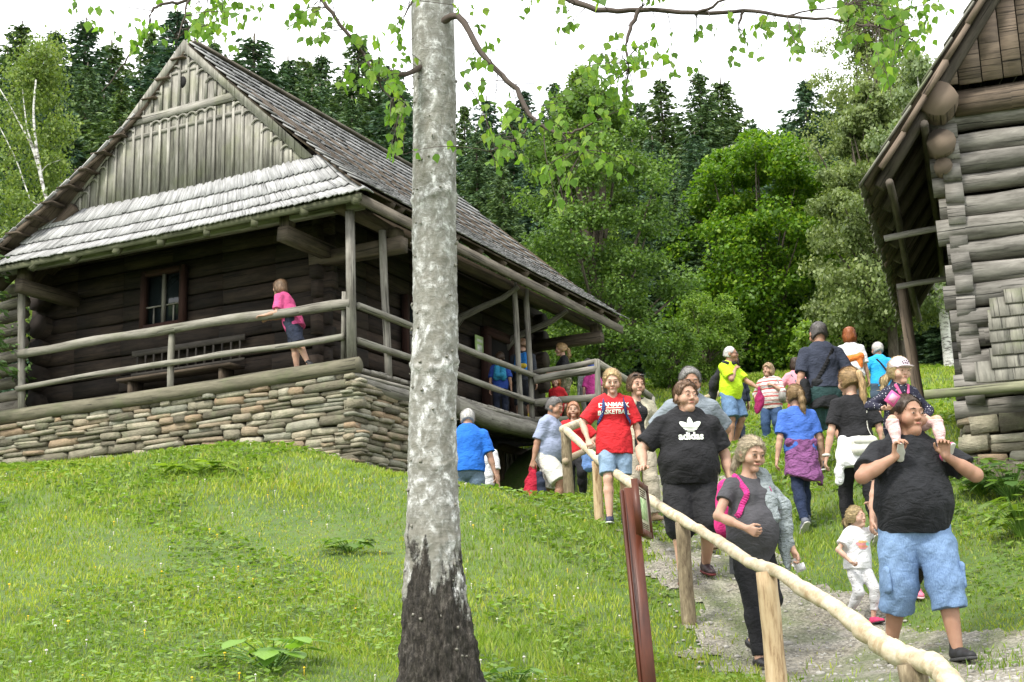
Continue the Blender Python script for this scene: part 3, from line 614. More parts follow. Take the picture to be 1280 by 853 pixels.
# rail at the end of the gallery, on the terrace bank
rl = empty('terrace_railing', H(6.6, -.6, 0)); tag(rl, 'grey round-log railing on the grass bank behind the gallery end', 'railing')
def trail(name, p, q, r):
    mb = MB(); mb.log(np.array(p), np.array(q), r, .012, 10, 8, .05); return hp(mb, name, W_RAIL, rl)
T1 = H(6.05, -.1, 0); T2 = H(7.1, -1.25, 0); T2 = np.array([1.62, 25.4, C0[2]]); T3 = np.array([2.75, 26.4, C0[2] - .1])
trail('top_rail', T1 + Z3 * .72, T2 + Z3 * .93, .075); trail('top_rail', T1 + Z3 * .95 + v_ * .2 + u_ * .4, T2 + Z3 * 1.08, .05); trail('middle_rail', T1 + Z3 * .28, T2 + Z3 * .38, .07); trail('bottom_rail', T1 + Z3 * -.05, T2 + Z3 * .0, .06)
trail('top_rail', T2 + Z3 * 1.06, T3 + Z3 * .62, .075); trail('rail_post', T2 - Z3 * .4, T2 + Z3 * 1.1, .06); trail('rail_post', T3 - Z3 * .5, T3 + Z3 * .62, .06)
# ================================================================ LOG BARN ON THE RIGHT
def Bn(a, b, z): return B0 + BW * a + BQ * b + Z3 * z         # barn axes: a away from the camera, b right along the front
barn = empty('log_barn', Bn(3, 2.5, -.9)); tag(barn, 'tall grey log barn with overhanging board roof and stone footing, right', 'barn')
B_LOG = wood('grey barn logs', (.045, .04, .033), (.27, .255, .228), None, grain=14, tone=.5, bump=1.)
B_BRD = wood('brown gable boards', (.05, .038, .028), (.2, .15, .11), None, tone=.4)
B_SHG = wood('mossy shingles', (.07, .068, .055), (.25, .24, .2), (.14, .17, .07), mossamt=.5)
mb = MB(); z = -.28; i = 0
while z < 3.05:
    r = random.uniform(.115, .14); e = random.uniform(0, .14) + .02
    mb.log(Bn(0, -e * .8, z), Bn(0, 4.9, z + .04), r * .93, .014, 9, 18, .09); mb.bar(Bn(-.1 - e * .4, .1, z + r), Bn(5.6, .1, z + r), .19, r * 1.5, jit=.012)
    mb.log(Bn(5.4, -.1, z), Bn(5.4, 4.9, z), r, .01, 8, 5); mb.log(Bn(-.2, 4.8, z + r), Bn(5.6, 4.8, z + r), r, .01, 8, 5); z += r * 1.9; i += 1
hp(mb, 'log_wall', B_LOG, barn)
mb = MB(); mb.box(Bn(2.75, 2.45, 1.4), (BW, BQ, Z3), (2.6, 2.3, 1.75)); hp(mb, 'inner_wall', MATS['dark moss packing'], barn)
mb = MB(); mb.log(Bn(-.45, .02, 3.1), Bn(6, .02, 3.1), .2, .01, 14, 8, .03); hp(mb, 'wall_plate', B_BRD, barn)
mb = MB(); mb.log(Bn(-.3, .02, 2.66), Bn(1, .02, 2.68), .15, .01, 12, 5, .03); mb.log(Bn(-.2, .02, 2.4), Bn(1, .02, 2.4), .1, .01, 10, 5, .03); hp(mb, 'bracket', B_BRD, barn)
mb = MB(); mb.log(Bn(-.12, .2, 3.12), Bn(-.12, 4.9, 3.2), .15, .012, 10, 9); hp(mb, 'gable_beam', B_BRD, barn)
# roof: eave at b=-.85, slope 55 degrees
RS = 1.44
def br(a, s): s = s * (3.23 / 3.35); return Bn(a, -.78 + s, 2.22 + RS * s)
def brr(a, s): return Bn(a, 5.8 - s, 2.05 + RS * s)
nrm = np.array(-BQ * RS + Z3); nrm /= np.linalg.norm(nrm); nrr = np.array(BQ * RS + Z3); nrr /= np.linalg.norm(nrr)
mb = MB(); a = -.5
while a < 6.6:
    wd = random.uniform(.16, .26); j = random.uniform(-.05, .04)
    for f, nn in ((br, nrm), (brr, nrr)): mb.bar(f(a + wd / 2, j) + nn * random.uniform(0, .02), f(a + wd / 2, 3.36), wd - .012, .025, up=nn, jit=.006)
    a += wd
hp(mb, 'roof_boards', wood('dark barn boards', (.035, .028, .02), (.13, .1, .07), None, tone=.6), barn)
mb = MB()
for c in range(13):
    a = -.55
    while a < 6.6:
        wd = random.uniform(.1, .17); s0 = c * .26 - .04 + random.uniform(-.02, .02)
        for f, nn in ((br, nrm), (brr, nrr)): mb.bar(f(a + wd / 2, s0) + nn * .06, f(a + wd / 2, min(s0 + .34, 3.38)) + nn * .03, wd - .004, .018, up=nn)
        a += wd
hp(mb, 'shingles', B_SHG, barn)
mb = MB()
for k in range(9):
    a = -.32 + k * .8; mb.log(br(a, .03) - nrm * .1, br(a, 3.2) - nrm * .1, .07, .01, 8, 7, .05); mb.log(brr(a, .03) - nrr * .1, brr(a, 3.2) - nrr * .1, .07, .01, 8, 5, .05)
mb.log(br(-.5, .06) - nrm * .2, br(6.4, .06) - nrm * .2, .045, .01, 8, 8, .05); mb.log(br(-.5, .5) - nrm * .2, br(6.4, .5) - nrm * .2, .045, .01, 8, 8, .05)
hp(mb, 'rafters', wood('rafter wood', (.03, .025, .02), (.12, .1, .08), None), barn)
mb = MB()
for k in range(12): mb.bar(br(-.52, .12 + k * .27) - nrm * .04, br(-.52, .12 + k * .27 + .27) - nrm * .05, .1, .05, up=nrm, jit=.012)
hp(mb, 'verge_board', B_BRD, barn)
for k in range(2): mb = MB(); a = .8 + k * 2.4; mb.log(Bn(a, .1, 2.0), Bn(a, -.72, 1.95), .04, .01, 8, 4); hp(mb, 'brace', W_GREY, barn)
mb = MB(); b = .05; 
while b < 4.8:
    wd = random.uniform(.19, .26); c = b + wd / 2; top = min(2.05 + RS * (b + .9), 2.05 + RS * (5.8 - b)) - .1; top2 = min(2.05 + RS * (b + wd + .9), 2.05 + RS * (5.8 - b - wd)) - .1
    if b > .1 or 1: z0 = 3.28 + random.uniform(-.02, .02); mb.poly([Bn(-.3, b, z0), Bn(-.3, b + wd - .012, z0), Bn(-.3, b + wd - .012, max(top2, z0 + .01)), Bn(-.3, b, max(top, z0 + .01))], .025, -BW)
    b += wd
g = hp(mb, 'gable_boards', B_BRD, barn); uvl = g.data.uv_layers[0].data; buf = np.empty(len(uvl) * 2, np.float32); uvl.foreach_get('uv', buf); buf = buf.reshape(-1, 2)[:, ::-1].copy(); uvl.foreach_set('uv', buf.ravel())
mb = MB(); masonry(mb, Bn(.0, .05, 0), BQ, Z3, -BW, 4.8, lambda s: -.36, lambda s: -1.7, .12, .24, .16, .42, .1); masonry(mb, Bn(.05, .05, 0), BW, Z3, -BQ, 5.4, lambda s: -.36, lambda s: -1.7, .12, .24, .16, .42, .1)
mb.blob(Bn(-.1, .22, -1.1), (BQ, Z3, BW), (.3, .22, .2), .1, 9, 5, .5)
hp(mb, 'stone_footing', STONE, barn)
mb = MB(); mb.box(Bn(2.7, 2.5, -1.4), (BW, BQ, Z3), (2.62, 2.4, 1.02)); hp(mb, 'wall_core', MORTAR, barn)
# little shingled pent over the cellar, with a pole below
mb = MB()
for c in range(7):
    b = .12
    while b < 3.2:
        wd = random.uniform(.12, .22); s0 = c / 7; s1 = (c + 1.75) / 7; f = lambda s: Bn(-.62 + .5 * s, b + wd / 2, -.14 + 1.05 * s)
        if b + wd / 2 > .16 + .3 * s0: mb.bar(f(s0) + np.array([0, 0, 1]) * .02 - BW * .05, f(min(s1, 1.05)) - BW * .005, wd - .004, .02, up=-BW, jit=.004)
        b += wd
hp(mb, 'cellar_hood', B_SHG, barn)
mb = MB(); mb.log(Bn(-.66, -.4, -.2), Bn(-.66, 3.4, -.12), .05, .008, 9, 9); hp(mb, 'hood_pole', wood('mossy pole', (.08, .08, .05), (.24, .24, .15), (.15, .2, .06)), barn)
mb = MB(); mb.log(Bn(4.3, -.5, -1.1), Bn(4.0, -.7, 2.42), .08, .01, 9, 8); hp(mb, 'eave_post', B_BRD, barn)

# ================================================================ RAIL OF THE PATH
W_PEEL = MT('peeled pole'); o = W_PEEL.obj(); c = W_PEEL.ramp(W_PEEL.noise(W_PEEL.scaled(o, (3, 1.2, 3)), 6, 5, .65), [(.3, (.33, .26, .16)), (.5, (.47, .4, .28)), (.72, (.57, .51, .4))])
c = W_PEEL.mix(W_PEEL.ramp(W_PEEL.noise(o, 5, 5, .7, .8), [(.52, (0, 0, 0)), (.6, (.5, .5, .5))]), c, (.3, .2, .1))
c = W_PEEL.mix(W_PEEL.ramp(W_PEEL.noise(o, 16, 3, .6), [(.6, (0, 0, 0)), (.72, (.5, .5, .5))]), c, (.25, .14, .06)); W_PEEL.col(c); W_PEEL.rough(.6); W_PEEL.bump(W_PEEL.noise(o, 22, 5), .5, .012)
W_STAKE = MT('fence stake bark'); t = W_STAKE; o = t.obj(); c = t.ramp(t.noise(t.scaled(o, (1, 1, .25)), 30, 5, .7), [(.3, (.07, .05, .03)), (.55, (.2, .16, .1)), (.75, (.36, .3, .2))]); t.col(c); t.rough(.9); t.bump(t.noise(t.scaled(o, (1, 1, .2)), 30, 5), .8, .015)
W_STAKE2 = MT('peeled stake'); t = W_STAKE2; o = t.obj(); c = t.ramp(t.noise(t.scaled(o, (1, 1, .15)), 26, 5, .7), [(.32, (.16, .09, .04)), (.5, (.42, .31, .18)), (.75, (.52, .42, .27))]); t.col(c); t.rough(.8); t.bump(t.noise(t.scaled(o, (1, 1, .2)), 30, 5), .6, .01)
fence = empty('path_fence', (1.2, 10, 0)); tag(fence, 'fence of a curving peeled pole rail on round stakes beside the gravel path', 'fence')
# rail nodes: photo position of the pole and its distance
RN = [(707, 537, 17.2, .055), (728, 557, 16.2, .055), (745, 572, 15.3, .057), (765, 588, 14.6, .06), (790, 606, 13.6, .062), (815, 626, 12.4, .062), (853, 650, 10.9, .06), (890, 672, 10.0, .06), (925, 695, 9.2, .06), (942, 706, 8.8, .06), (965, 712, 8.4, .058), (1000, 733, 8.0, .066), (1040, 757, 7.6, .072), (1075, 783, 7.2, .078), (1098, 803, 6.9, .082), (1122, 818, 6.6, .08), (1150, 826, 6.4, .078), (1172, 835, 6.2, .077), (1188, 853, 6.0, .078), (1200, 880, 5.7, .078)]
RP = np.array([at(x, y, d) for x, y, d, r in RN]); RR = np.array([r for *_, r in RN])
def smoothpath(P, R, n=5):
    Q = []; q = []
    for i in range(len(P) - 1):
        p0, p1, p2, p3 = P[max(i - 1, 0)], P[i], P[i + 1], P[min(i + 2, len(P) - 1)]
        for k in range(n):
            t = k / n; Q.append(.5 * ((2 * p1) + (-p0 + p2) * t + (2 * p0 - 5 * p1 + 4 * p2 - p3) * t * t + (-p0 + 3 * p1 - 3 * p2 + p3) * t ** 3)); q.append(R[i] + (R[i + 1] - R[i]) * t)
    Q.append(P[-1]); q.append(R[-1]); return np.array(Q), np.array(q)
Q, q = smoothpath(RP, RR); q *= np.interp(Q[:, 1], [5, 10.5, 12.5, 17], [.66, .66, .78, .82]); q *= 1 + .07 * np.sin(np.arange(len(q)) * .7) + .05 * np.sin(np.arange(len(q)) * 2.3) + .04 * RNG.normal(size=len(q))
Q += RNG.normal(size=Q.shape) * .004
mb = MB(); mb.tube(Q, q, 14, True, .025); hp(mb, 'pole_rail', W_PEEL.m, fence, True)
mb = MB(); mb.log(at(703, 538, 17.25), at(775, 508, 21), .055, .01, 10, 7); hp(mb, 'pole_rail', W_PEEL.m, fence, True)
mb = MB(); mb.log(at(707, 577, 17.1), at(752, 553, 20.5), .045, .01, 8, 5); hp(mb, 'pole_rail', wood('old fence rail', (.2, .15, .09), (.42, .34, .24)), fence, True)
mb = MB(); mb.log(at(838, 515, 21.5), at(900, 492, 24), .05, .01, 8, 5); hp(mb, 'pole_rail', W_PEEL.m, fence, True)
for (px, yt, D, r, mm) in ((707, 538, 17.2, .075, W_STAKE.m), (745, 575, 15.3, .062, W_STAKE2.m), (787, 607, 13.6, .055, W_STAKE.m), (852, 651, 10.9, .065, W_STAKE.m), (958, 713, 8.45, .072, W_STAKE2.m), (1140, 829, 6.45, .075, W_STAKE.m)):
    p = at(px, yt + 2, D); mb = MB(); b = np.array([p[0] + .02, p[1], gz(p[0], p[1]) - .12]); mb.log(b, p, r * .93, .004, 14, 8, .035, r2=r * .88); hp(mb, 'fence_post', mm, fence, True)
# information board on its leaning stained post
ib = empty('information_board', at(816, 900, 6.4)); tag(ib, 'small framed map panel on a leaning red-brown post beside the pole rail', 'sign')
W_STAIN = wood('stained red post', (.03, .01, .006), (.13, .034, .015), (.02, .015, .01), grain=10, tone=.1, rough=.45, mossamt=.5)
tp = at(787, 612, 6.7); bt = at(820, 905, 6.35); bt[2] = gz(bt[0], bt[1]) - .1; d = (tp - bt) / np.linalg.norm(tp - bt)
mb = MB(); mb.bar(bt, tp, .064, .05, up=(.1, -.99, 0), jit=.002); mb.bar(bt + np.array([-.039, .01, 0]), tp + np.array([-.041, .01, -.01]), .012, .05, up=(.1, -.99, 0)); o = hp(mb, 'board_post', W_STAIN, ib)
fx = np.array([.83, .42, 0.]); fx /= np.linalg.norm(fx); fy = np.array([-.0, 0, 1.]) + np.array([.06, 0, 0]); fn = np.cross(fx, fy); fn /= np.linalg.norm(fn)
# the panel is seen almost from its edge, facing right towards the path
pc = at(803, 637, 6.62); fx = np.array([.36, -.93, 0.]); fx = np.array([.235, .972, 0.]); fy = d; fn = np.cross(fx, fy); fn /= np.linalg.norm(fn)
if fn[1] > 0: fn = -fn
mb = MB(); wd, ht = .17, .125
for k in (-1, 1): mb.box(pc + fx * wd * k, (fy, fx, fn), (ht + .015, .012, .016), .001); mb.box(pc + fy * ht * k, (fx, fy, fn), (wd - .012, .0145, .014), .001)
fr = hp(mb, 'panel_frame', W_STAIN, ib)
mb = MB(); mb.box(pc, (fx, fy, fn), (wd - .01, ht - .01, .006)); pn = hp(mb, 'map_panel', plain('cream panel', (.55, .52, .4), .4), ib)
mb = MB(); mb.box(pc + fn * .0075, (fx, fy, fn), (wd * .62, ht * .45, .001)); hp(mb, 'map_print', (lambda t: (t.col(t.ramp(t.noise(t.obj(), 30, 4), [(.4, (.16, .32, .1)), (.55, (.4, .5, .25)), (.65, (.6, .6, .5))])), t.m)[1])(MT('green map print')), pn)
mb = MB()
for k in range(4): mb.box(pc + fn * .0075 + fy * (ht * .78 - k * .012) + fx * (.01 * (k % 2)), (fx, fy, fn), (wd * (.6 - .1 * (k % 3)), .003, .001)); mb.box(pc + fn * .0075 - fy * (ht * .62 + k * .01), (fx, fy, fn), (wd * (.6 - .08 * (k % 2)), .0025, .001))
hp(mb, 'printed_lines', plain('dark brown print', (.1, .07, .04), .6), pn)

# ================================================================ FOREGROUND BIRCH
def birch_bark():
    t = MT('birch bark'); o = t.obj(); s = t.scaled(o, (1, 1, .8))
    n1 = t.noise(s, 15, 6, .72, .4); n2 = t.noise(t.scaled(o, (1, 1, 1.2)), 6, 5, .65, .8); n3 = t.noise(o, 55, 4, .7)
    c = t.ramp(n1, [(.34, (.13, .125, .105)), (.46, (.19, .185, .165)), (.54, (.33, .33, .315)), (.6, (.62, .62, .61))])
    c = t.mix(t.ramp(n2, [(.42, (0, 0, 0)), (.6, (.75,) * 3)]), c, (.2, .195, .165))
    c = t.mix(t.ramp(n3, [(.6, (0, 0, 0)), (.72, (.7,) * 3)]), c, (.07, .065, .05))
    z = t.n('ShaderNodeSeparateXYZ'); t.l(o, z.inputs[0]); len_ = t.noise(t.scaled(o, (1.6, 1.6, 9)), 4, 4, .7, .6)
    c = t.mix(t.ramp(len_, [(.7, (0, 0, 0)), (.75, (.5,) * 3)]), c, (.09, .085, .07))
    c = t.mix(t.ramp(t.noise(s, 3.2, 5, .7, .6), [(.5, (0, 0, 0)), (.62, (.6,) * 3)]), c, (.16, .15, .12))
    # rough black bark at the foot, tongues reaching up
    tong = t.noise(t.scaled(o, (1, 1, .28)), 11, 4, .55, .3); zz = t.math('ADD', z.outputs[2], t.math('MULTIPLY', tong, -1.5))
    foot = t.ramp(t.math('ADD', t.math('ADD', zz, t.math('MULTIPLY', t.noise(o, 60, 3, .7), .22)), .39), [(.33, (1, 1, 1)), (.42, (0, 0, 0))])
    bark = t.ramp(t.noise(t.scaled(o, (1, 1, .3)), 42, 6, .75, .5), [(.34, (.012, .01, .008)), (.52, (.055, .047, .038)), (.7, (.19, .17, .145))])
    c = t.mix(foot, c, bark); t.col(c); t.rough(.85)
    hb = t.math('ADD', t.math('MULTIPLY', n1, .5), t.math('MULTIPLY', t.noise(t.scaled(o, (1, 1, .25)), 40, 5, .75), t.math('MULTIPLY', foot, 3.)))
    t.bump(t.math('ADD', hb, t.math('MULTIPLY', len_, .25)), .9, .03); return t.m
birch = empty('birch_tree', (-.4, 7.6, gz(-.4, 7.6))); tag(birch, 'old birch with white-grey bark and black furrowed foot in the foreground grass', 'tree')
TC = [(549, 905, .26), (549, 875, .225), (548, 853, .205), (547, 830, .196), (546, 800, .184), (544, 760, .17), (542, 720, .158), (541, 680, .15), (541, 600, .141), (541, 520, .135), (544, 430, .133), (544, 380, .129), (543, 300, .13), (543, 200, .129), (543, 100, .129), (541, 30, .132), (541, -40, .125), (541, -250, .13), (545, -500, .12), (560, -900, .1)]
TP = np.array([at(x, y, 7.6) for x, y, r in TC]); TR = np.array([r for *_, r in TC]); Q, q = smoothpath(TP, TR, 14)
L = np.concatenate([[0], np.cumsum(np.linalg.norm(np.diff(Q, axis=0), axis=1))]); nseg = 150; S = np.concatenate([np.linspace(0, 3.8, 300), np.linspace(3.8, L[-1], 60)[1:]]); Qs = np.stack([np.interp(S, L, Q[:, i]) for i in range(3)], -1); qs = np.interp(S, L, q)
th = np.linspace(0, 2 * pi, 97)[:-1]; TH, SS = np.meshgrid(th, S)
low = np.clip(1.25 - SS, 0, 1)
def vn(x, y, s=0): return np.sin(x * 1. + 2 * np.sin(y * .7 + s)) * np.sin(y * 1.3 + 1.7 * np.sin(x * .6 + s * 2))
disp = .002 * vn(TH * 5, SS * 9) + .0018 * vn(TH * 9, SS * 33, 2) + .0025 * vn(TH * 17, SS * 60, 3)
disp += low * (.018 * np.abs(np.sin(TH * 7 + 1.2 * np.sin(SS * 5))) + .014 * vn(TH * 13, SS * 17, 1) + .008 * vn(TH * 29, SS * 40, 4)) + low ** 2 * (.022 * np.cos(TH * 3 + .8) + .014 * np.cos(TH * 5))
for sc, aa, ww in ((1.98, .016, .02), (3.0, .014, .025), (1.0, .01, .03), (2.32, .007, .012), (1.42, .008, .015)):   # ring swellings and scars
    disp += aa * np.exp(-((SS - sc - .03 * np.sin(TH * 2 + sc)) / ww) ** 2) * (.6 + .4 * np.sin(TH * 9 + sc * 5))
rr = qs[:, None] + disp; V = np.stack([Qs[:, 0:1] + np.cos(TH) * rr, Qs[:, 1:2] + np.sin(TH) * rr, Qs[:, 2:3] + 0 * TH], -1).reshape(-1, 3)
m_, n_ = TH.shape; I = np.arange(m_ * n_).reshape(m_, n_); J = np.roll(I, -1, 1); F = np.stack([I[:-1], J[:-1], J[1:], I[1:]], -1).reshape(-1, 4)
off = np.array(birch.location); mesh_obj('trunk', V - off, F, birch_bark(), birch)
# loose bark flakes along the edges
mb = MB()
for k in range(150):
    i = random.randrange(20, 300); a = random.uniform(0, 2 * pi); p = Qs[i] + np.array([cos(a), sin(a), 0]) * (qs[i] + .006); s = random.uniform(.003, .007)
    mb.box(p, frame_of((cos(a), sin(a), random.uniform(-.6, .6))), (s, s * random.uniform(.5, 1.4), s * random.uniform(.5, 1.6)), s * .3)
tag(hp(mb, 'bark_flakes', plain('curled bark', (.2, .19, .16), .9), birch), kind='stuff')
TWIG = plain('birch twig', (.06, .045, .035), .8)
LEAF = leafm('birch leaf', (.12, .24, .03), (.24, .38, .06), .62, (.34, .44, .08))
BR = [[(541, 40, 7.55, .03), (572, 20, 7.45, .02), (600, 65, 7.3, .017), (628, 95, 7.2, .015), (650, 120, 7.1, .014), (668, 150, 7.0, .011), (700, 168, 6.9, .008), (728, 162, 6.85, .006), (748, 150, 6.8, .004)],
      [(545, -150, 7.55, .035), (640, -60, 7.2, .026), (705, -4, 7.0, .02), (760, 14, 6.9, .017), (800, 12, 6.9, .016), (870, 17, 6.8, .014), (930, 14, 6.8, .012), (985, 20, 6.7, .01), (1050, 26, 6.7, .008), (1100, 36, 6.6, .006), (1140, 52, 6.6, .004)],
      [(800, 12, 6.9, .013), (790, 30, 6.85, .012), (783, 60, 6.8, .008), (786, 85, 6.8, .004)], [(870, 17, 6.8, .01), (890, 8, 6.75, .008), (915, -8, 6.7, .006)], [(930, 14, 6.8, .01), (922, 35, 6.8, .006)], [(985, 20, 6.7, .006), (1020, 12, 6.7, .004), (1060, 8, 6.7, .003)],
      [(538, 80, 7.55, .022), (505, 92, 7.4, .014), (478, 85, 7.2, .011), (455, 68, 7.1, .01), (437, 45, 7.0, .01), (415, 15, 7.0, .011), (400, -8, 7.0, .012)], [(455, 68, 7.1, .008), (470, 95, 7.0, .006), (485, 120, 7.0, .004), (505, 128, 6.95, .003)],
      [(538, -120, 7.55, .035), (420, -70, 7.2, .02), (300, -30, 6.9, .014), (232, 2, 6.8, .009), (205, 5, 6.75, .008), (190, 15, 6.7, .007), (185, 40, 6.7, .006), (165, 65, 6.7, .005), (148, 90, 6.7, .004), (128, 115, 6.7, .002)], [(238, -5, 6.8, .008), (230, 20, 6.75, .005), (222, 50, 6.7, .003)],
      [(668, 150, 7.0, .006), (655, 165, 7.0, .005), (630, 182, 6.95, .004), (612, 190, 6.9, .003)], [(700, 168, 6.9, .005), (712, 175, 6.85, .004), (730, 190, 6.8, .002)], [(538, -200, 7.55, .03), (480, -120, 7.2, .015), (520, -30, 7.0, .008), (505, 20, 6.9, .004)]]
bmb = []
for P_ in BR:
    A = np.array([at(x, y, D) for x, y, D, r in P_]); R_ = np.array([r for *_, r in P_]); Q2, q2 = smoothpath(A, R_, 4); Q2 += RNG.normal(size=Q2.shape) * .004; mb = MB(); mb.tube(Q2, q2, 7, True, .08); bmb.append(Q2); hp(mb, 'branch', TWIG, birch, True)
ALLB = np.concatenate(bmb)
# drooping twigs with leaves: (x0,y0,x1,y1,number,distance)
CL = [(150, -10, 210, 60, 7, 6.7), (215, -5, 300, 40, 9, 6.8), (300, 0, 420, 60, 12, 6.9), (260, 30, 330, 90, 4, 6.9), (440, 10, 500, 90, 9, 7.0), (478, 60, 512, 120, 9, 7.0), (482, 120, 508, 205, 9, 7.0), (420, 60, 480, 130, 6, 7.0), (560, 60, 600, 130, 3, 7.1),
      (585, 130, 650, 190, 9, 7.0), (590, 185, 625, 215, 2, 7.0), (680, 225, 712, 275, 5, 6.8), (640, 130, 720, 220, 9, 6.9), (700, 60, 790, 130, 13, 6.8), (720, 120, 800, 210, 13, 6.8), (600, -5, 700, 60, 5, 7.0), (790, 30, 880, 110, 9, 6.8), (880, 20, 960, 90, 5, 6.7), (950, 20, 1060, 90, 7, 6.7), (1040, -10, 1150, 70, 15, 6.6), (1060, 60, 1120, 130, 6, 6.6), (1140, 0, 1210, 60, 9, 6.7), (760, 225, 790, 250, 1, 6.8),
      (100, -30, 1280, -5, 40, 6.9), (40, 5, 60, 20, 1, 6.8), (90, 20, 140, 40, 2, 6.7), (-200, -120, 1500, -10, 60, 7.2)]
LV = []; mb = MB(); rn = np.random.default_rng(5)
def add_leaf(p, sz):
    dirn = np.array([rn.normal() * .45, rn.normal() * .45, -1.]); dirn /= np.linalg.norm(dirn); d_, s_, t_ = frame_of(dirn, (rn.normal(), rn.normal(), .1)); w_ = sz * .42
    b = p + d_ * .008; LV.append([b, b + d_ * sz * .18 + s_ * w_ * .8, b + d_ * sz * .42 + s_ * w_ + t_ * sz * .08, b + d_ * sz * .75 + s_ * w_ * .4, b + d_ * sz, b + d_ * sz * .75 - s_ * w_ * .4, b + d_ * sz * .42 - s_ * w_ + t_ * sz * .08, b + d_ * sz * .18 - s_ * w_ * .8])
for x0, y0, x1, y1, n, D in CL:
    for k in range(int(n * 1.7)):
        e = at(rn.uniform(x0, x1), rn.uniform(y0, y1), D + rn.normal() * .3); dd = np.linalg.norm(ALLB - e, axis=1) + 2.5 * np.maximum(0, e[2] - ALLB[:, 2]) ; s0 = ALLB[int(np.argmin(dd))]
        if np.linalg.norm(s0 - e) > .75: s0 = e + np.array([rn.normal() * .06, rn.normal() * .06, .45])
        m = (s0 + e) / 2 + np.array([0, 0, .12 * np.linalg.norm(s0 - e)]) + rn.normal(size=3) * .02; tw = np.array([(1 - t) ** 2 * s0 + 2 * t * (1 - t) * m + t * t * e for t in np.linspace(0, 1, 9)]); mb.tube(tw, np.linspace(.0028, .0012, 9), 4, False)
        for j in range(rn.integers(3, 8)): t = rn.uniform(.45, 1.); i = int(t * 8); add_leaf(tw[i] + rn.normal(size=3) * .012, rn.uniform(.036, .064))
tag(hp(mb, 'twigs', TWIG, birch, True), kind='stuff'); LV = np.array(LV); n = len(LV)
mesh_obj('leaves', LV.reshape(-1, 3) - off, np.arange(n * 8).reshape(n, 8), LEAF, birch, smooth=False)
# ================================================================ TREES
BARK = MT('tree bark'); o = BARK.obj(); BARK.col(BARK.ramp(BARK.noise(BARK.scaled(o, (1, 1, .25)), 12, 5, .7), [(.3, (.035, .028, .02)), (.7, (.15, .125, .095))])); BARK.rough(.9)
PALEB = MT('pale birch bark'); o = PALEB.obj(); PALEB.col(PALEB.ramp(PALEB.noise(PALEB.scaled(o, (1, 1, 3)), 5, 4, .7), [(.4, (.12, .11, .1)), (.5, (.55, .54, .5)), (.8, (.72, .71, .68))])); PALEB.rough(.8)
BARK = BARK.m; PALEB = PALEB.m
def quadset(c, A, B): return np.stack([c - A, c + B, c + A, c - B], 1).reshape(-1, 3)
def spruce_mesh(Hh, R, seed, base=.1, card=1.):
    """a whorled conifer: drooping boughs carrying narrow hanging sprays"""
    r = np.random.default_rng(seed); P = []; D = []; Wd = []; z = Hh * base
    while z < Hh * .985:
        f = 1 - z / Hh; L0 = R * (f ** .82) * (.8 + .3 * r.random()) + .04; n = int(5 + 5 * f + r.integers(0, 3)); ph = r.random() * 6
        for k in range(n):
            a = ph + 2 * pi * k / n + r.normal() * .2; L = L0 * r.uniform(.6, 1.12); m = max(5, int(L * 9)); t = np.sort(r.uniform(.05, 1, m)); rise = .25 if f < .25 else -.05
            x = np.outer(t * L, [cos(a), sin(a)]); zz = z + rise * t * L - .42 * (t ** 1.5) * L * (.6 + .5 * f) + .16 * (t ** 4) * L
            pos = np.stack([x[:, 0], x[:, 1], zz], -1)
            for q in range(5):
                sg = r.choice([-1, 1], m); spread = r.uniform(.15, 1., m); ln = (.1 + .34 * min(L, 2.5) / 2.5 * (1.1 - .5 * t) + .1 * r.random(m)) * card
                dx = np.cos(a + sg * spread * 1.2); dy = np.sin(a + sg * spread * 1.2); dz = -r.uniform(.1, .9, m)
                dv = np.stack([dx, dy, dz], -1); dv /= np.linalg.norm(dv, axis=1)[:, None]; P.append(pos + r.normal(size=pos.shape) * .05); D.append(dv * ln[:, None]); Wd.append(.032 + .035 * r.random(m))
        z += .26 + .2 * f * (Hh / 15)
    P = np.concatenate(P); D = np.concatenate(D); Wd = np.concatenate(Wd) * card; s = np.cross(D, r.normal(size=D.shape)); s /= np.linalg.norm(s, axis=1)[:, None] + 1e-9
    V = np.stack([P, P + D * .35 + s * Wd[:, None], P + D, P + D * .35 - s * Wd[:, None]], 1).reshape(-1, 3); return V, np.arange(len(P) * 4).reshape(-1, 4)
NEED = leafm('spruce needles', (.036, .08, .042), (.085, .155, .068), .15, (.11, .17, .06), .35, .6)
NEEDY = leafm('young spruce needles', (.03, .07, .02), (.08, .15, .04), .2, (.13, .2, .06), .1, .6)
def trunkmb(Hh, r0, bend=.0, seed=0, top=1.):
    mb = MB(); z = np.linspace(-.5, Hh * top, 12); mb.tube(np.stack([bend * np.sin(z * .5 + seed), bend * np.cos(z * .4 + seed), z], -1), r0 * (1 - (z / Hh).clip(0, 1) * .93) + .01, 8, False, .05); return mb
def treeroot(name, label, group, x, y, z=None):
    t = empty(name, (x, y, gz(x, y) if z is None else z)); return tag(t, label, 'tree', group)
SP = []
for i, (Hh, R, bs) in enumerate(((17, 5.0, .02), (20, 5.4, .03), (15, 4.4, .02), (18, 5.0, .03))):
    V, F = spruce_mesh(Hh, R, 40 + i, bs); t = bpy.data.meshes.new('tmp'); oc = mesh_obj('crown', V, F, NEED, smooth=False); ot = trunkmb(Hh, .2).build('trunk', BARK); SP.append((oc.data, ot.data, Hh))
    bpy.data.objects.remove(oc); bpy.data.objects.remove(ot)
ORD = ['first', 'second', 'third', 'fourth', 'fifth', 'sixth', 'seventh', 'eighth', 'ninth', 'tenth', 'eleventh', 'twelfth', 'thirteenth', 'fourteenth', 'fifteenth', 'sixteenth', 'seventeenth', 'eighteenth']
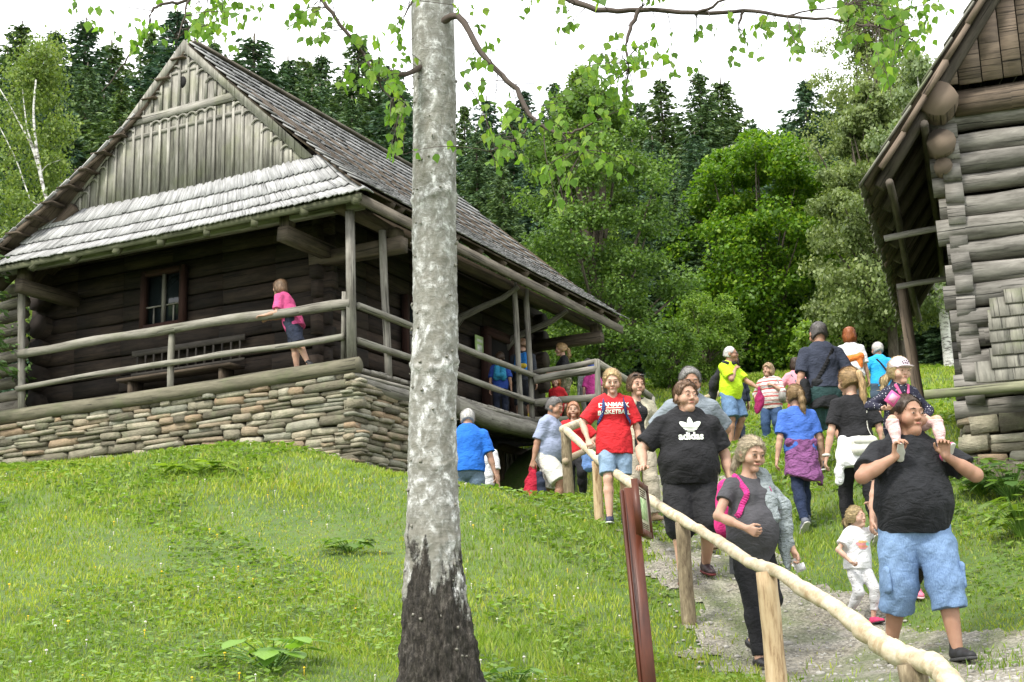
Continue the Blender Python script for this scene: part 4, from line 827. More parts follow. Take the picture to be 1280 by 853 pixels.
def place_spruce(i, x, y, sc, label, rz):
    dc, dt, Hh = SP[i % 4]; t = treeroot('spruce_tree', label, 'spruces of the wooded hillside', x, y); wx = random.uniform(1.15, 1.6); t.scale = (sc * wx, sc * wx, sc); t.rotation_euler.z = rz; t.location.z -= .3
    for nm, d in (('trunk', dt), ('crown', dc)): o = bpy.data.objects.new(nm, d); COL.objects.link(o); o.parent = t
# (photo x, top y, distance)
ROWS = {'front row': [(628, 205, 47), (668, 150, 50), (712, 215, 48), (790, 175, 47), (842, 225, 46), (896, 265, 49), (962, 330, 50), (1120, 230, 50), (1165, 260, 47)],
        'middle row': [(18, 95, 50), (66, 100, 54), (110, 78, 56), (152, 112, 52), (200, 105, 54), (252, 110, 56), (330, 120, 56), (390, 110, 54), (440, 120, 56), (495, 105, 57), (595, 160, 55), (640, 135, 57), (738, 160, 58), (815, 170, 57), (868, 165, 55), (930, 185, 56), (1010, 170, 58), (1066, 155, 56)],
        'back row': [(28, 26, 66), (70, 38, 70), (108, 22, 67), (140, 50, 72), (190, 34, 68), (222, 12, 66), (268, 50, 70), (318, 42, 68), (360, 70, 70), (402, 68, 68), (448, 45, 66), (492, 80, 70), (608, 120, 70), (655, 112, 72), (692, 100, 70), (742, 105, 68), (780, 125, 74), (825, 98, 68), (873, 88, 66), (900, 96, 68), (940, 150, 72), (1005, 100, 66), (1050, 118, 70), (1090, 100, 72), (1130, 90, 70), (1180, 110, 68), (1235, 120, 70)]}
ROWS['row below the ridge'] = [(x, (95 if x < 560 else 165) + (i * 37 % 50), 61 + (i * 13 % 7)) for i, x in enumerate([40, 88, 130, 176, 228, 290, 346, 400, 470, 600, 680, 725, 765, 850, 905, 960, 1030, 1100, 1150, 1210])]
ROWS['upper ridge row'] = [(x, (60 if x < 560 else 125) + (i * 29 % 45), 73 + (i * 7 % 6)) for i, x in enumerate([10, 60, 98, 145, 210, 245, 300, 335, 380, 425, 480, 580, 632, 715, 800, 850, 915, 955, 985, 1030, 1072, 1110, 1160])]
ORD2 = ORD + ["nineteenth", "twentieth"]
cnt = 0
for row, L_ in ROWS.items():
    for k, (px, py, D) in enumerate(L_):
        p = at(px, py, D); i = cnt; Hh = SP[i % 4][2]; g0 = gz(p[0], p[1]) - .3; sc = (p[2] - g0) / Hh
        od = (ORD + ["nineteenth", "twentieth", "twenty-first", "twenty-second", "twenty-third", "twenty-fourth", "twenty-fifth", "twenty-sixth", "twenty-seventh"])[k]
        place_spruce(i, p[0], p[1], sc, 'dark green spruce, %s from the left in the %s of the wood' % (od, row), random.random() * 6); cnt += 1
# the wood beyond the picture's sides and behind, one mass
Vw = []; Fw = []; nn = 0; rr = np.random.default_rng(77)
for k in range(60):
    if k < 26: x = rr.uniform(-60, 70); y = rr.uniform(76, 95)
    elif k < 43: x = -rr.uniform(26, 50); y = rr.uniform(30, 75)
    else: x = rr.uniform(24, 60); y = rr.uniform(32, 75)
    if k % 10 == 0: Vb, Fb = spruce_mesh(17, 3.2, 900 + k, .03, 1.5); Vb = Vb.reshape(-1, 4, 3)[::2].reshape(-1, 3); Fb = np.arange(len(Vb)).reshape(-1, 4)
    a = rr.random() * 6; s = rr.uniform(.75, 1.0); R = np.array([[cos(a), -sin(a), 0], [sin(a), cos(a), 0], [0, 0, 1]]); Vw.append((Vb * s) @ R.T + np.array([x, y, gz(x, y)])); Fw.append(Fb + nn); nn += len(Vb)
tag(mesh_obj('distant_forest', np.concatenate(Vw), np.concatenate(Fw), NEED, smooth=False), kind='stuff')
# ---- broadleaf crowns
def clump_leaves(centres, rad, n, leaf, seed, droop=0., flat=.85, out_from=None):
    r = np.random.default_rng(seed); nc = len(centres); idx = r.integers(0, nc, n); dv = r.normal(size=(n, 3)); dv /= np.linalg.norm(dv, axis=1)[:, None]; dv[:, 2] = dv[:, 2] * .8 + .1
    P = centres[idx] + dv * (rad[idx] * (.25 + 1.15 * r.random(n) ** .8))[:, None] * np.array([1, 1, flat])
    nr = dv * .35 + r.normal(size=(n, 3)) * .6 + np.array([0, 0, .5]); nr /= np.linalg.norm(nr, axis=1)[:, None]; a = np.cross(nr, r.normal(size=(n, 3))); a /= np.linalg.norm(a, axis=1)[:, None]; a[:, 2] -= droop; b = np.cross(nr, a)
    s = leaf * r.uniform(.6, 1.3, n)[:, None]; A = a * s * .55; B = b * s * .4
    V = np.stack([P - A, P + B - A * .1, P + A, P - B - A * .1], 1).reshape(-1, 3); return V, np.arange(n * 4).reshape(-1, 4)
def limbs(mb, base, tips, r0, seed, split=.35):
    r = np.random.default_rng(seed)
    for tp in tips:
        s = base * 1.0; s = np.array([base[0], base[1], base[2] + max(0, (tp[2] - base[2]) * split * r.uniform(.5, 1.2))]); m = (s + tp) / 2 + np.array([0, 0, -.12 * np.linalg.norm(tp - s)]) + r.normal(size=3) * .12
        mb.tube([(1 - t) ** 2 * s + 2 * t * (1 - t) * m + t * t * tp for t in np.linspace(0, 1, 7)], np.linspace(r0, r0 * .2, 7), 6, False)
def crown_tree(name, label, px, ybase, D, Hh, R, leafmat, n, leaf, seed, shape='egg', group=None, bark=BARK, ncl=110, cr=.55, r0=.16, zlow=.12, droop=0., offx=0.):
    n = int(n * 1.35); p = at(px, ybase, D); x, y = p[0], p[1]; t = treeroot(name, label, group, x, y); r = np.random.default_rng(seed); C_ = []; rd = []
    while len(C_) < ncl:
        q = r.uniform(-1, 1, 3); f = (q[2] + 1) / 2
        prof = {'egg': sqrt(max(0, 1 - (2 * f - .86) ** 2 / 1.32)) if f < 1 else 0, 'cone': (1 - f) ** .7 * 1.05 + .05, 'col': min(1, 2.2 * (1 - f)) * .9 + .08, 'round': sqrt(max(0, 1 - (2 * f - 1) ** 2))}[shape]; rh = sqrt(q[0] ** 2 + q[1] ** 2)
        if rh > 1: continue
        lob = 1 + .2 * sin(3 * atan2(q[1], q[0]) + seed + 4 * f) + .12 * sin(7 * atan2(q[1], q[0]) + 9 * f)
        if rh < .55 and r.random() < .55: continue
        C_.append([q[0] * R * prof * lob + offx * f, q[1] * R * prof * lob, Hh * (zlow + (1 - zlow) * f * .97)]); rd.append(cr * r.uniform(.6, 1.25) * (1.1 - .5 * f))
    C_ = np.array(C_); V, F = clump_leaves(C_, np.array(rd), n, leaf, seed + 1, droop); mesh_obj('crown', V, F, leafmat, t, smooth=False)
    mb = trunkmb(Hh * .85, r0, .06, seed); limbs(mb, np.array([0, 0, Hh * .12]), C_[:: max(1, ncl // 26)], r0 * .45, seed); o = mb.build('trunk', bark, t, True); return t
L_PEAR = leafm('pear leaf', (.06, .125, .026), (.16, .26, .05), .4, (.19, .28, .06)); L_MAPLE = leafm('maple leaf', (.055, .13, .012), (.12, .24, .018), .45, (.26, .37, .04), .05)
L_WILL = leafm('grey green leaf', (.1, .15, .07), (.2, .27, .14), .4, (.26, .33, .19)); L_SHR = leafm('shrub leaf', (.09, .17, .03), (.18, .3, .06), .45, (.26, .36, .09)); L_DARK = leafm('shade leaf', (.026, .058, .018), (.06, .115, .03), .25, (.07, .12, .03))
L_BIR = leafm('yellow birch leaf', (.09, .15, .035), (.18, .26, .06), .4, (.27, .33, .09))
crown_tree('pear_tree', 'leafy green fruit tree just beyond the end of the farmhouse gallery', 752, 470, 33, 8.6, 1.8, L_PEAR, 42000, .085, 1, 'egg', ncl=150, cr=.5, zlow=.1)
crown_tree('pear_tree', 'slim tall green tree with feathery top left of the fruit tree crown', 742, 470, 37, 9.9, 1.15, L_PEAR, 26000, .08, 2, 'cone', ncl=90, cr=.45)
crown_tree('maple_tree', 'broad bright yellow-green maple at the edge of the wood', 965, 470, 46, 8.9, 3.1, L_MAPLE, 60000, .13, 3, 'egg', ncl=170, cr=.75, zlow=.05)
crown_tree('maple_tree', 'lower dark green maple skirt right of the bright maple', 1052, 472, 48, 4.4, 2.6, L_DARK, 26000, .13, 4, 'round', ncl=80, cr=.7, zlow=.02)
crown_tree('hazel_bush', 'small light green bushy tree on the meadow edge behind the grey-shirted man', 884, 485, 38, 2.6, 1.1, L_SHR, 12000, .075, 5, 'round', ncl=46, cr=.34, zlow=.1, r0=.05)
crown_tree('hazel_bush', 'low light green bush beside the terrace railing', 838, 485, 36, 1.9, .75, L_SHR, 7000, .07, 6, 'round', ncl=30, cr=.3, zlow=.06, r0=.04)
crown_tree('willow_tree', 'grey-green drooping tree left of the barn roof', 1118, 470, 40, 9.4, 2.1, L_WILL, 52000, .085, 7, 'col', ncl=190, cr=.46, droop=.7, zlow=.12)
crown_tree('willow_tree', 'second grey-green tree hidden half behind the barn eave', 1185, 470, 38, 9.8, 1.7, L_WILL, 26000, .085, 8, 'col', ncl=110, cr=.46, droop=.7, zlow=.15, bark=PALEB)
crown_tree('birch_tree', 'tall thin birch with airy crown against the sky above the barn', 1128, 470, 42, 13.6, 2.4, L_WILL, 26000, .075, 9, 'cone', ncl=150, cr=.5, droop=.5, zlow=.45)
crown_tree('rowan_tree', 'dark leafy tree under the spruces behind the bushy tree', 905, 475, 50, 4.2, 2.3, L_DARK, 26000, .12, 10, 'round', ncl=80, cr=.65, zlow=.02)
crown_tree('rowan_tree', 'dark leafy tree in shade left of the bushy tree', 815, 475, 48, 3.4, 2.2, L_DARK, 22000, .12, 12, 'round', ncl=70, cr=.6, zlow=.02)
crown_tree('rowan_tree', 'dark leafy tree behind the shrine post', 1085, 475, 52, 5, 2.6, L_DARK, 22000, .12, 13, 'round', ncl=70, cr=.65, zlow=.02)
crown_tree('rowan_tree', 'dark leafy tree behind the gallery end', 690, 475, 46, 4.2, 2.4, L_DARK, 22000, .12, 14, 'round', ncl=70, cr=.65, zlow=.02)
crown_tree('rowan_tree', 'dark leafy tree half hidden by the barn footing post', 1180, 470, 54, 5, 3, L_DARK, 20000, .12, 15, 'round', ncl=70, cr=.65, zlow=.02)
# left edge: pale-stemmed birch and a young spruce
t = treeroot('birch_tree', 'yellow-green birch with several white stems at the left edge', None, *at(40, 400, 31)[:2]); r = np.random.default_rng(3); mb = MB(); Hb = at(40, 50, 31)[2] - t.location.z
C_ = []; rd = []
for k in range(120):
    f = r.uniform(0, 1); a = r.uniform(0, 6.3); q = (1 - f) ** .55 * 1.25 * sqrt(r.uniform(.15, 1)) + .1; C_.append([cos(a) * q - .35 + .25 * f, sin(a) * q, Hb * (.22 + .76 * f)]); rd.append(.42 * r.uniform(.6, 1.2))
V, F = clump_leaves(np.array(C_), np.array(rd), 30000, .06, 33, .6); mesh_obj('crown', V, F, L_BIR, t, smooth=False)
def px2l(x, y, D=30.4): return at(x, y, D) - np.array(t.location)
for pts, r0 in (([(62, 300), (52, 225), (45, 180), (42, 140), (45, 100)], .1), ([(56, 245), (42, 190), (25, 155), (5, 120), (-8, 100)], .055), ([(48, 200), (35, 165), (30, 130), (28, 110)], .045), ([(60, 290), (38, 250), (20, 200), (0, 160)], .05), ([(52, 215), (60, 206), (76, 200)], .03)):
    A = np.array([px2l(x, y) for x, y in pts]); 
    if r0 > .04 and pts[0][1] > 280: A = np.concatenate([[[A[0][0] * .5, 0, -.3]], A])
    mb.tube(*smoothpath(A, np.linspace(r0 * .55, r0 * .2, len(A)), 4), 7, False, .05)
mb.build('trunk', PALEB, t, True)
p = at(-35, 330, 23); t = treeroot('spruce_tree', 'young light green spruce reaching in at the left edge by the gallery', None, p[0], p[1]); V, F = spruce_mesh(at(0, 205, 23)[2] - t.location.z + 1.2, 1.35, 5, .3, .6); mesh_obj('crown', V, F, NEEDY, t, smooth=False); trunkmb(5.5, .09).build('trunk', BARK, t)
p = at(-90, 150, 34); t = treeroot('birch_tree', 'yellow-green leafy tree behind the white-stemmed birch', None, p[0], p[1]); r = np.random.default_rng(9); C_ = np.stack([r.normal(size=80) * 1.1 + .8, r.normal(size=80) * 1., r.uniform(1.5, 6.5, 80)], -1); V, F = clump_leaves(C_, np.full(80, .55), 22000, .07, 34, .4); mesh_obj('crown', V, F, L_BIR, t, smooth=False); trunkmb(6, .12).build('trunk', PALEB, t)
# sapling on the meadow and a carved wayside post
def sapling(px, yb, yt, D, label, n=120, spread=.35):
    p = at(px, yb, D); t = treeroot('sapling', label, None, p[0], p[1]); Hs = at(px, yt, D)[2] - t.location.z; r = np.random.default_rng(int(px)); mb = MB(); mb.tube([(0, 0, -.1), (.02, 0, Hs * .5), (0, 0, Hs)], [.02, .014, .005], 6)
    C_ = []
    for k in range(12):
        z = Hs * (.4 + .6 * k / 12); a = k * 2.4; L = spread * (1.1 - k / 14); e = np.array([cos(a) * L, sin(a) * L, z + L * .9]); mb.tube([(0, 0, z), e], [.008, .003], 5); C_ += [e * f + np.array([0, 0, z]) * (1 - f) for f in (.5, .75, 1)]
    V, F = clump_leaves(np.array(C_), np.full(len(C_), .12), n * 12, .08, 3); mesh_obj('crown', V, F, L_SHR, t, smooth=False); mb.build('trunk', BARK, t)
sapling(1012, 500, 405, 30, 'thin young tree with pale green leaves beside the tall man')
p = at(1068, 470, 44); sh = empty('wayside_post', (p[0], p[1], gz(p[0], p[1]))); tag(sh, 'carved brown wooden post in the shade at the wood edge', 'carved post')
z0 = np.array(sh.location); mb = MB(); mb.log(z0, z0 + Z3 * 2.0, .16, .01, 10, 5); hp(mb, 'shaft', wood('shrine wood', (.1, .06, .02), (.3, .2, .08)), sh); mb = MB(); mb.box(z0 + Z3 * .75, np.eye(3), (.3, .3, .05)); mb.box(z0 + Z3 * .2, np.eye(3), (.28, .28, .2)); hp(mb, 'plinth', wood('plinth wood', (.05, .04, .03), (.14, .1, .07)), sh)
mb = MB(); mb.blob(z0 + Z3 * 2.1, np.eye(3), (.2, .2, .22), .05, 8, 6, .8); hp(mb, 'carved_top', MATS['shrine wood'], sh, True)
# big-leaved plants in the foreground, weeds by the barn
def leafy(px, py, D, n, size, label, seed, mat=None, h=.16, name='burdock_plant'):
    p = at(px, py, D); t = empty(name, (p[0], p[1], gz(p[0], p[1]))); tag(t, label, 'plant'); r = np.random.default_rng(seed); V = []; F = []; mbs = MB(); k0 = 0
    for k in range(n):
        a = r.uniform(0, 6.3); q = r.uniform(.02, size); c = np.array([cos(a) * q, sin(a) * q * .8, h * r.uniform(.4, 1.25)]); L = size * r.uniform(.3, .55); di = np.array([cos(a), sin(a), -.25 + r.normal() * .2]); d_, s_, t_ = frame_of(di)
        pr = [(0, 0), (.15, .34), (.42, .42), (.75, .26), (1, 0)]; mid = [c + d_ * L * u - Z3 * .0 + t_ * L * (.1 * sin(u * 3)) for u, w in pr]; lf = [c + d_ * L * u + s_ * L * w + Z3 * .05 * L for u, w in pr]; rt = [c + d_ * L * u - s_ * L * w + Z3 * .05 * L for u, w in pr]
        V += mid + lf[1:4] + rt[1:4]; b = k0; F += [[b, b + 1, b + 5], [b + 1, b + 2, b + 6, b + 5], [b + 2, b + 3, b + 7, b + 6], [b + 3, b + 4, b + 7], [b, b + 8, b + 1], [b + 1, b + 8, b + 9, b + 2], [b + 2, b + 9, b + 10, b + 3], [b + 3, b + 10, b + 4]]; k0 += 11
        mbs.tube([(0, 0, -.03), c * .6 + Z3 * .02, c], [.005, .004, .003], 5, False)
    mesh_obj('leaves', V, F, mat or LBUR, t); mbs.build('stems', LBUR, t)
LBUR = leafm('burdock leaf', (.1, .21, .04), (.17, .32, .06), .35, (.26, .38, .08))
leafy(340, 838, 8.3, 26, .34, 'clump of broad rounded leaves in the grass left of the birch foot', 1); leafy(640, 838, 8.1, 18, .22, 'clump of jagged dark green leaves right of the birch foot', 2, h=.1); leafy(438, 655, 12.5, 26, .3, 'tuft of dark weeds on the lawn slope left of the birch', 4, L_SHR, .1, 'weed_clump')
leafy(250, 600, 16, 30, .5, 'patch of pale broad leaves near the top of the lawn slope', 9, L_SHR, .1, 'weed_clump')
lb = ['leafy weeds at the foot of the barn corner', 'leafy weeds below the barn hood pole', 'leafy weeds left of the barn stones', 'tall weeds at the right edge under the barn']
for k, (x, y, D, s) in enumerate(((1225, 600, 13.6, .3), (1262, 605, 13.2, .35), (1195, 560, 14.6, .3), (1275, 640, 11.8, .3))): leafy(x, y, D, 60, s, lb[k], 20 + k, L_PEAR, .3, 'weed_clump')
# ================================================================ PEOPLE
F32 = np.float32
def cone(p0, p1, r0, r1, S=None, sm=.02, caps=(), op='u'): return dict(p0=np.asarray(p0, float), p1=np.asarray(p1, float), r0=r0, r1=r1, S=np.ones(3) if S is None else np.asarray(S, float), sm=sm, caps=caps, op=op)
def ball(c, r, S=None, sm=.02, op='u', caps=()): return cone(c, c, r, r, S, sm, caps, op)
def plane(p, n): return dict(op='p', p=np.asarray(p, float), n=np.asarray(n, float))
def field(prims, h, wr=0., wseed=0):
    lo = np.full(3, 1e9); hi = np.full(3, -1e9)
    for q in prims:
        if q['op'] == 'u':
            R = max(q['r0'], q['r1']) / q['S']; lo = np.minimum(lo, np.minimum(q['p0'], q['p1']) - R); hi = np.maximum(hi, np.maximum(q['p0'], q['p1']) + R)
    lo -= 3 * h + wr; hi += 3 * h + wr; n = np.ceil((hi - lo) / h).astype(int) + 1; ax = [lo[i] + h * np.arange(n[i]) for i in range(3)]; d = np.full(n, .3, F32)
    for q in prims:
        if q['op'] == 'p': X = sum(((ax[i] - q['p'][i]) * q['n'][i]).reshape([-1 if j == i else 1 for j in range(3)]) for i in range(3)); np.maximum(d, X.astype(F32), out=d); continue
        R = max(q['r0'], q['r1']) / q['S'] + q['sm'] + 3 * h; a = np.minimum(q['p0'], q['p1']) - R; b = np.maximum(q['p0'], q['p1']) + R
        i0 = np.clip(np.floor((a - lo) / h).astype(int), 0, n); i1 = np.clip(np.ceil((b - lo) / h).astype(int) + 1, 0, n)
        if (i1 <= i0).any(): continue
        sl = tuple(slice(i0[i], i1[i]) for i in range(3)); P = [((ax[i][sl[i]] - q['p0'][i]) * q['S'][i]).astype(F32).reshape([-1 if j == i else 1 for j in range(3)]) for i in range(3)]
        v = (q['p1'] - q['p0']) * q['S']; vv = v @ v
        if vv > 1e-12: t = np.clip((P[0] * F32(v[0]) + P[1] * F32(v[1]) + P[2] * F32(v[2])) / F32(vv), 0, 1)
        else: t = F32(0)
        e = np.sqrt((P[0] - t * F32(v[0])) ** 2 + (P[1] - t * F32(v[1])) ** 2 + (P[2] - t * F32(v[2])) ** 2) - (F32(q['r0']) + F32(q['r1'] - q['r0']) * t)
        e = e / F32(q['S'].mean() if q['S'].max() > 1.01 or q['S'].min() < .99 else 1)
        for cp, cn in q['caps']: e = np.maximum(e, sum(((ax[i][sl[i]] - cp[i]) * cn[i]).astype(F32).reshape([-1 if j == i else 1 for j in range(3)]) for i in range(3)))
        k = F32(max(q['sm'], 1e-4)); g = d[sl]
        if q['op'] == 'u': m = np.maximum(k - np.abs(g - e), 0) / k; d[sl] = np.minimum(g, e) - m * m * k * F32(.25)
        else: e = -e; m = np.maximum(k - np.abs(g - e), 0) / k; d[sl] = np.maximum(g, e) + m * m * k * F32(.25)
    if wr:
        X, Y, Z = [(ax[i] + wseed * .37).astype(F32).reshape([-1 if j == i else 1 for j in range(3)]) for i in range(3)]
        nz = .8 * np.sin(Z * 34 + 5 * X * np.sign(.5) + 2.5 * np.sin(X * 9 + wseed) + Y * 8) * np.sin(X * 8 + Y * 6 + Z * 3 + wseed) + np.sin(X * 17 + 2.2 * np.sin(Z * 11 + X * 5) + wseed) * np.sin(Z * 23 + 2 * np.sin(X * 13 + Y * 7)) + .6 * np.sin(Z * 47 + 3 * np.sin(X * 21 + wseed) + Y * 19) * np.sin(X * 31 + Y * 27)
        d += F32(wr) * nz.astype(F32)
    return d, lo
def nets(d, lo, h):
    s = d < 0; n = np.array(d.shape); cnt = np.zeros(n - 1, np.int8); acc = np.zeros(tuple(n - 1) + (3,), F32)
    C = [(0, 0, 0), (1, 0, 0), (0, 1, 0), (1, 1, 0), (0, 0, 1), (1, 0, 1), (0, 1, 1), (1, 1, 1)]
    act = np.zeros(n - 1, bool); first = s[:-1, :-1, :-1]
    for c in C[1:]: act |= s[c[0]:n[0] - 1 + c[0], c[1]:n[1] - 1 + c[1], c[2]:n[2] - 1 + c[2]] != first
    I, J, K = np.nonzero(act); m = len(I); V = np.zeros((m, 3)); N_ = np.zeros(m)
    for a in range(8):
        for b in range(a + 1, 8):
            df = np.array(C[b]) - np.array(C[a])
            if np.abs(df).sum() != 1 or df.min() < 0: continue
            da = d[I + C[a][0], J + C[a][1], K + C[a][2]]; db = d[I + C[b][0], J + C[b][1], K + C[b][2]]; x = (da < 0) != (db < 0); t = np.where(x, da / np.where(x, da - db, 1), 0)
            V += np.where(x[:, None], np.array(C[a]) + t[:, None] * df, 0); N_ += x
    V = (V / N_[:, None] + np.stack([I, J, K], -1)) * h + lo
    idx = np.full(n - 1, -1, np.int64); idx[I, J, K] = np.arange(m); Fs = []
    for ax_ in range(3):
        o1, o2 = [(1, 2), (2, 0), (0, 1)][ax_]; sl0 = [slice(1, -1)] * 3; sl1 = [slice(1, -1)] * 3; sl0[ax_] = slice(0, -1); sl1[ax_] = slice(1, None)
        A = s[tuple(sl0)]; B = s[tuple(sl1)]; e = np.stack(np.nonzero(A != B), -1); sgn = A[tuple(e.T)]; base = e + 1; base[:, ax_] = e[:, ax_]
        def g(u, v): q = base.copy(); q[:, o1] += u; q[:, o2] += v; q = np.clip(q, 0, n - 2); return idx[tuple(q.T)]
        f = np.stack([g(-1, -1), g(0, -1), g(0, 0), g(-1, 0)], -1); f[~sgn] = f[~sgn][:, ::-1]; Fs.append(f)
    Fq = np.concatenate(Fs); return V, Fq[(Fq >= 0).all(1)]
def sdf_obj(name, prims, mat, parent, h, wr=0., ws=0, rot=None):
    d, lo = field(prims, h, wr, ws); V, F = nets(d, lo, h); return mesh_obj(name, V, F, mat, parent)
def ik(a, c, l1, l2, hint):
    a = np.asarray(a, float); c = np.asarray(c, float); d = c - a; L = np.linalg.norm(d); L2 = min(L, (l1 + l2) * .998); u = d / L; c = a + u * L2
    x = (l1 * l1 - l2 * l2 + L2 * L2) / (2 * L2); y = sqrt(max(l1 * l1 - x * x, 0)); hv = np.asarray(hint, float); hv = hv - u * (hv @ u); hv /= np.linalg.norm(hv) + 1e-9; return a + u * x + hv * y, c
def rotz(a): return np.array([[cos(a), -sin(a), 0], [sin(a), cos(a), 0], [0, 0, 1.]])
def rotx(a): return np.array([[1, 0, 0], [0, cos(a), -sin(a)], [0, sin(a), cos(a)]])
SKIN = skin('skin', (.43, .275, .2)); SKINT = skin('tanned skin', (.34, .2, .135)); SKINC = skin('pale skin', (.5, .33, .25))
EYE = plain('eye white', (.27, .24, .22), .3); IRIS = plain('dark iris', (.03, .022, .015), .2); LIP = plain('lips', (.38, .14, .11), .5); SOLE = plain('pale sole', (.5, .49, .45), .7)
def person(label, loc, face, Hh, cfg, hgt=None):
    """face: degrees, 0 looks at the camera, 180 away, +90 towards photo right. Local x = photo right when face=0"""
    s = Hh / 1.75; g = cfg.get('g', 1.); fem = cfg.get('fem', 0); kid = cfg.get('kid', 0); belly = cfg.get('belly', 0.); h = cfg.get('h', .012); sk = cfg.get('skin', SKIN); see = cfg.get('face', h < .0095)
    root = empty('person', loc, radians(face)); tag(root, label, 'person', cfg.get('group'))
    J = {}; lean = radians(cfg.get('lean', 3)); side = radians(cfg.get('side', 0)); twist = radians(cfg.get('twist', 0)); legk = .93 - .06 * kid
    hz = cfg.get('hz', .925 * s * (1 - .05 * kid)); P = np.array([cfg.get('px', 0.), cfg.get('py', 0.), hz]); up = np.array([sin(side), -sin(lean), cos(lean) * cos(side)]); up /= np.linalg.norm(up)
    X = rotz(twist) @ np.array([1., 0, 0]); Yb = np.cross(up, X)                    # Yb points to the back
    tl = s * (.50 - .02 * kid); J['P'] = P; J['up'] = up; waist = P + up * .17 * s; chest = P + up * .34 * s; top = P + up * tl
    sw = (.185 - .018 * fem - .02 * kid) * s * (1 + (g - 1) * .45); nb = top + up * .045 * s; hs = Hh / 1.75 * (1.18 + .22 * kid); hr = hs * 1.
    hy, hp_, hroll = [radians(v) for v in cfg.get('head', (0, 0, 0))]; HR = rotz(twist * .6 + hy) @ rotx(hp_) @ np.array([[cos(hroll), 0, sin(hroll)], [0, 1, 0], [-sin(hroll), 0, cos(hroll)]])
    hc = nb + up * .055 * s + np.array([0, -.02 * s, 0]) + HR @ np.array([0, -.012, .085]) * hr
    J.update(waist=waist, chest=chest, top=top, nb=nb, hc=hc, HR=HR, hs=hr, X=X, Yb=Yb, s=s, sw=sw)
    hd = lambda x, y, z: hc + HR @ (np.array([x, y, z]) * hr)
    J['hd'] = hd
    hips = [P + X * sx * .088 * s * (1 + (g - 1) * .35) for sx in (-1, 1)]; sh = [top - up * .045 * s + X * sx * sw for sx in (-1, 1)]
    feet = cfg.get('feet', [(-.11, 0, .08), (.11, 0, .08)]); hands = cfg.get('hands', [(-.26, -.03, .82), (.26, -.03, .82)])
    ks = []; an = []; el = []; wrp = []
    for i, sx in enumerate((-1, 1)):
        f = np.array(feet[i], float) * (np.array([s, s, s]) if not cfg.get('abs') else 1); k, a = ik(hips[i], f, .43 * s, .425 * s, cfg.get('knee', [(0.05 * sx, -1, 0)] * 2)[i]); ks.append(k); an.append(a)
        w_ = np.array(hands[i], float) * s if not cfg.get('abs') else np.array(hands[i], float); e, w2 = ik(sh[i], w_, .285 * s, .255 * s, cfg.get('elbow', [(sx * .35, 1, 0)] * 2)[i]); el.append(e); wrp.append(w2)
    J.update(hips=hips, sh=sh, knees=ks, ankles=an, elbows=el, wrists=wrp, root=root); wf = 1 + (g - 1) * .62; ag = 1 + (g - 1) * .55; dp = 1 + (g - 1) * .75
    B = []; cw = (.155 - .012 * fem) * s * wf; cd = .112 * s * dp
    def tor(extra, lower=True):                                            # torso prims grown by extra
        q = []; fl = lambda wd, dd: [1, wd / dd, 1]
        if lower: q.append(cone(P + up * .0 * s, P + up * .07 * s, (.155 + .012 * fem) * s * wf + extra, (.15 + .01 * fem) * s * wf + extra, fl(.155 * wf, .118 * dp), .05))
        q.append(cone(P + up * .05 * s, waist, .15 * s * wf + extra, (.135 - .017 * fem) * s * wf * (1 + .25 * belly) + extra, fl(.14 * wf, .105 * dp), .06))
        q.append(cone(waist, chest, (.135 - .017 * fem) * s * wf * (1 + .2 * belly) + extra, cw + extra, fl(.14 * wf, .105 * dp), .06))
        q.append(cone(chest, chest + up * .1 * s, cw + extra, cw * .93 + extra, fl(.155 * wf, .11 * dp), .05))
        q.append(cone(top - up * .05 * s, top + X * sw * .86 - up * .062 * s, .064 * s * ag ** .5 + extra * .7, .048 * s * ag + extra * .7, None, .05)); q.append(cone(top - up * .05 * s, top - X * sw * .86 - up * .062 * s, .064 * s * ag ** .5 + extra * .7, .048 * s * ag + extra * .7, None, .05))
        q.append(cone(nb - up * .02 * s, top + X * sw * .5 - up * .035 * s, .03 * s * ag + extra * .3, .035 * s * ag + extra * .4, None, .04)); q.append(cone(nb - up * .02 * s, top - X * sw * .5 - up * .035 * s, .03 * s * ag + extra * .3, .035 * s * ag + extra * .4, None, .04))
        if belly: q.append(ball(P + up * .13 * s - Yb * (.03 + .03 * belly) * s, (.13 + .045 * belly) * s * dp ** .5 + extra, [.85 if g > 1.1 else 1., 1, .9], .09))
        if fem and not kid:
            for sx in (-1, 1): q.append(ball(chest + up * .035 * s + X * sx * .068 * s * wf - Yb * (.075 + .02 * fem) * s * dp, .062 * s * (.85 + .15 * wf) + extra * .6, None, .05))
        elif g > 1.15:
            for sx in (-1, 1): q.append(ball(chest + up * .04 * s + X * sx * .08 * s * wf - Yb * .06 * s * dp, .075 * s + extra * .6, None, .07))
        return q
    B += tor(-.02 * s)
    # neck and head
    B.append(cone(nb - up * .06 * s, hd(0, .022, -.05), .058 * s * (1 + (g - 1) * .5) * (1 - .12 * fem), .05 * hr * (1 + (g - 1) * .4) * (1 - .12 * fem), None, .03))
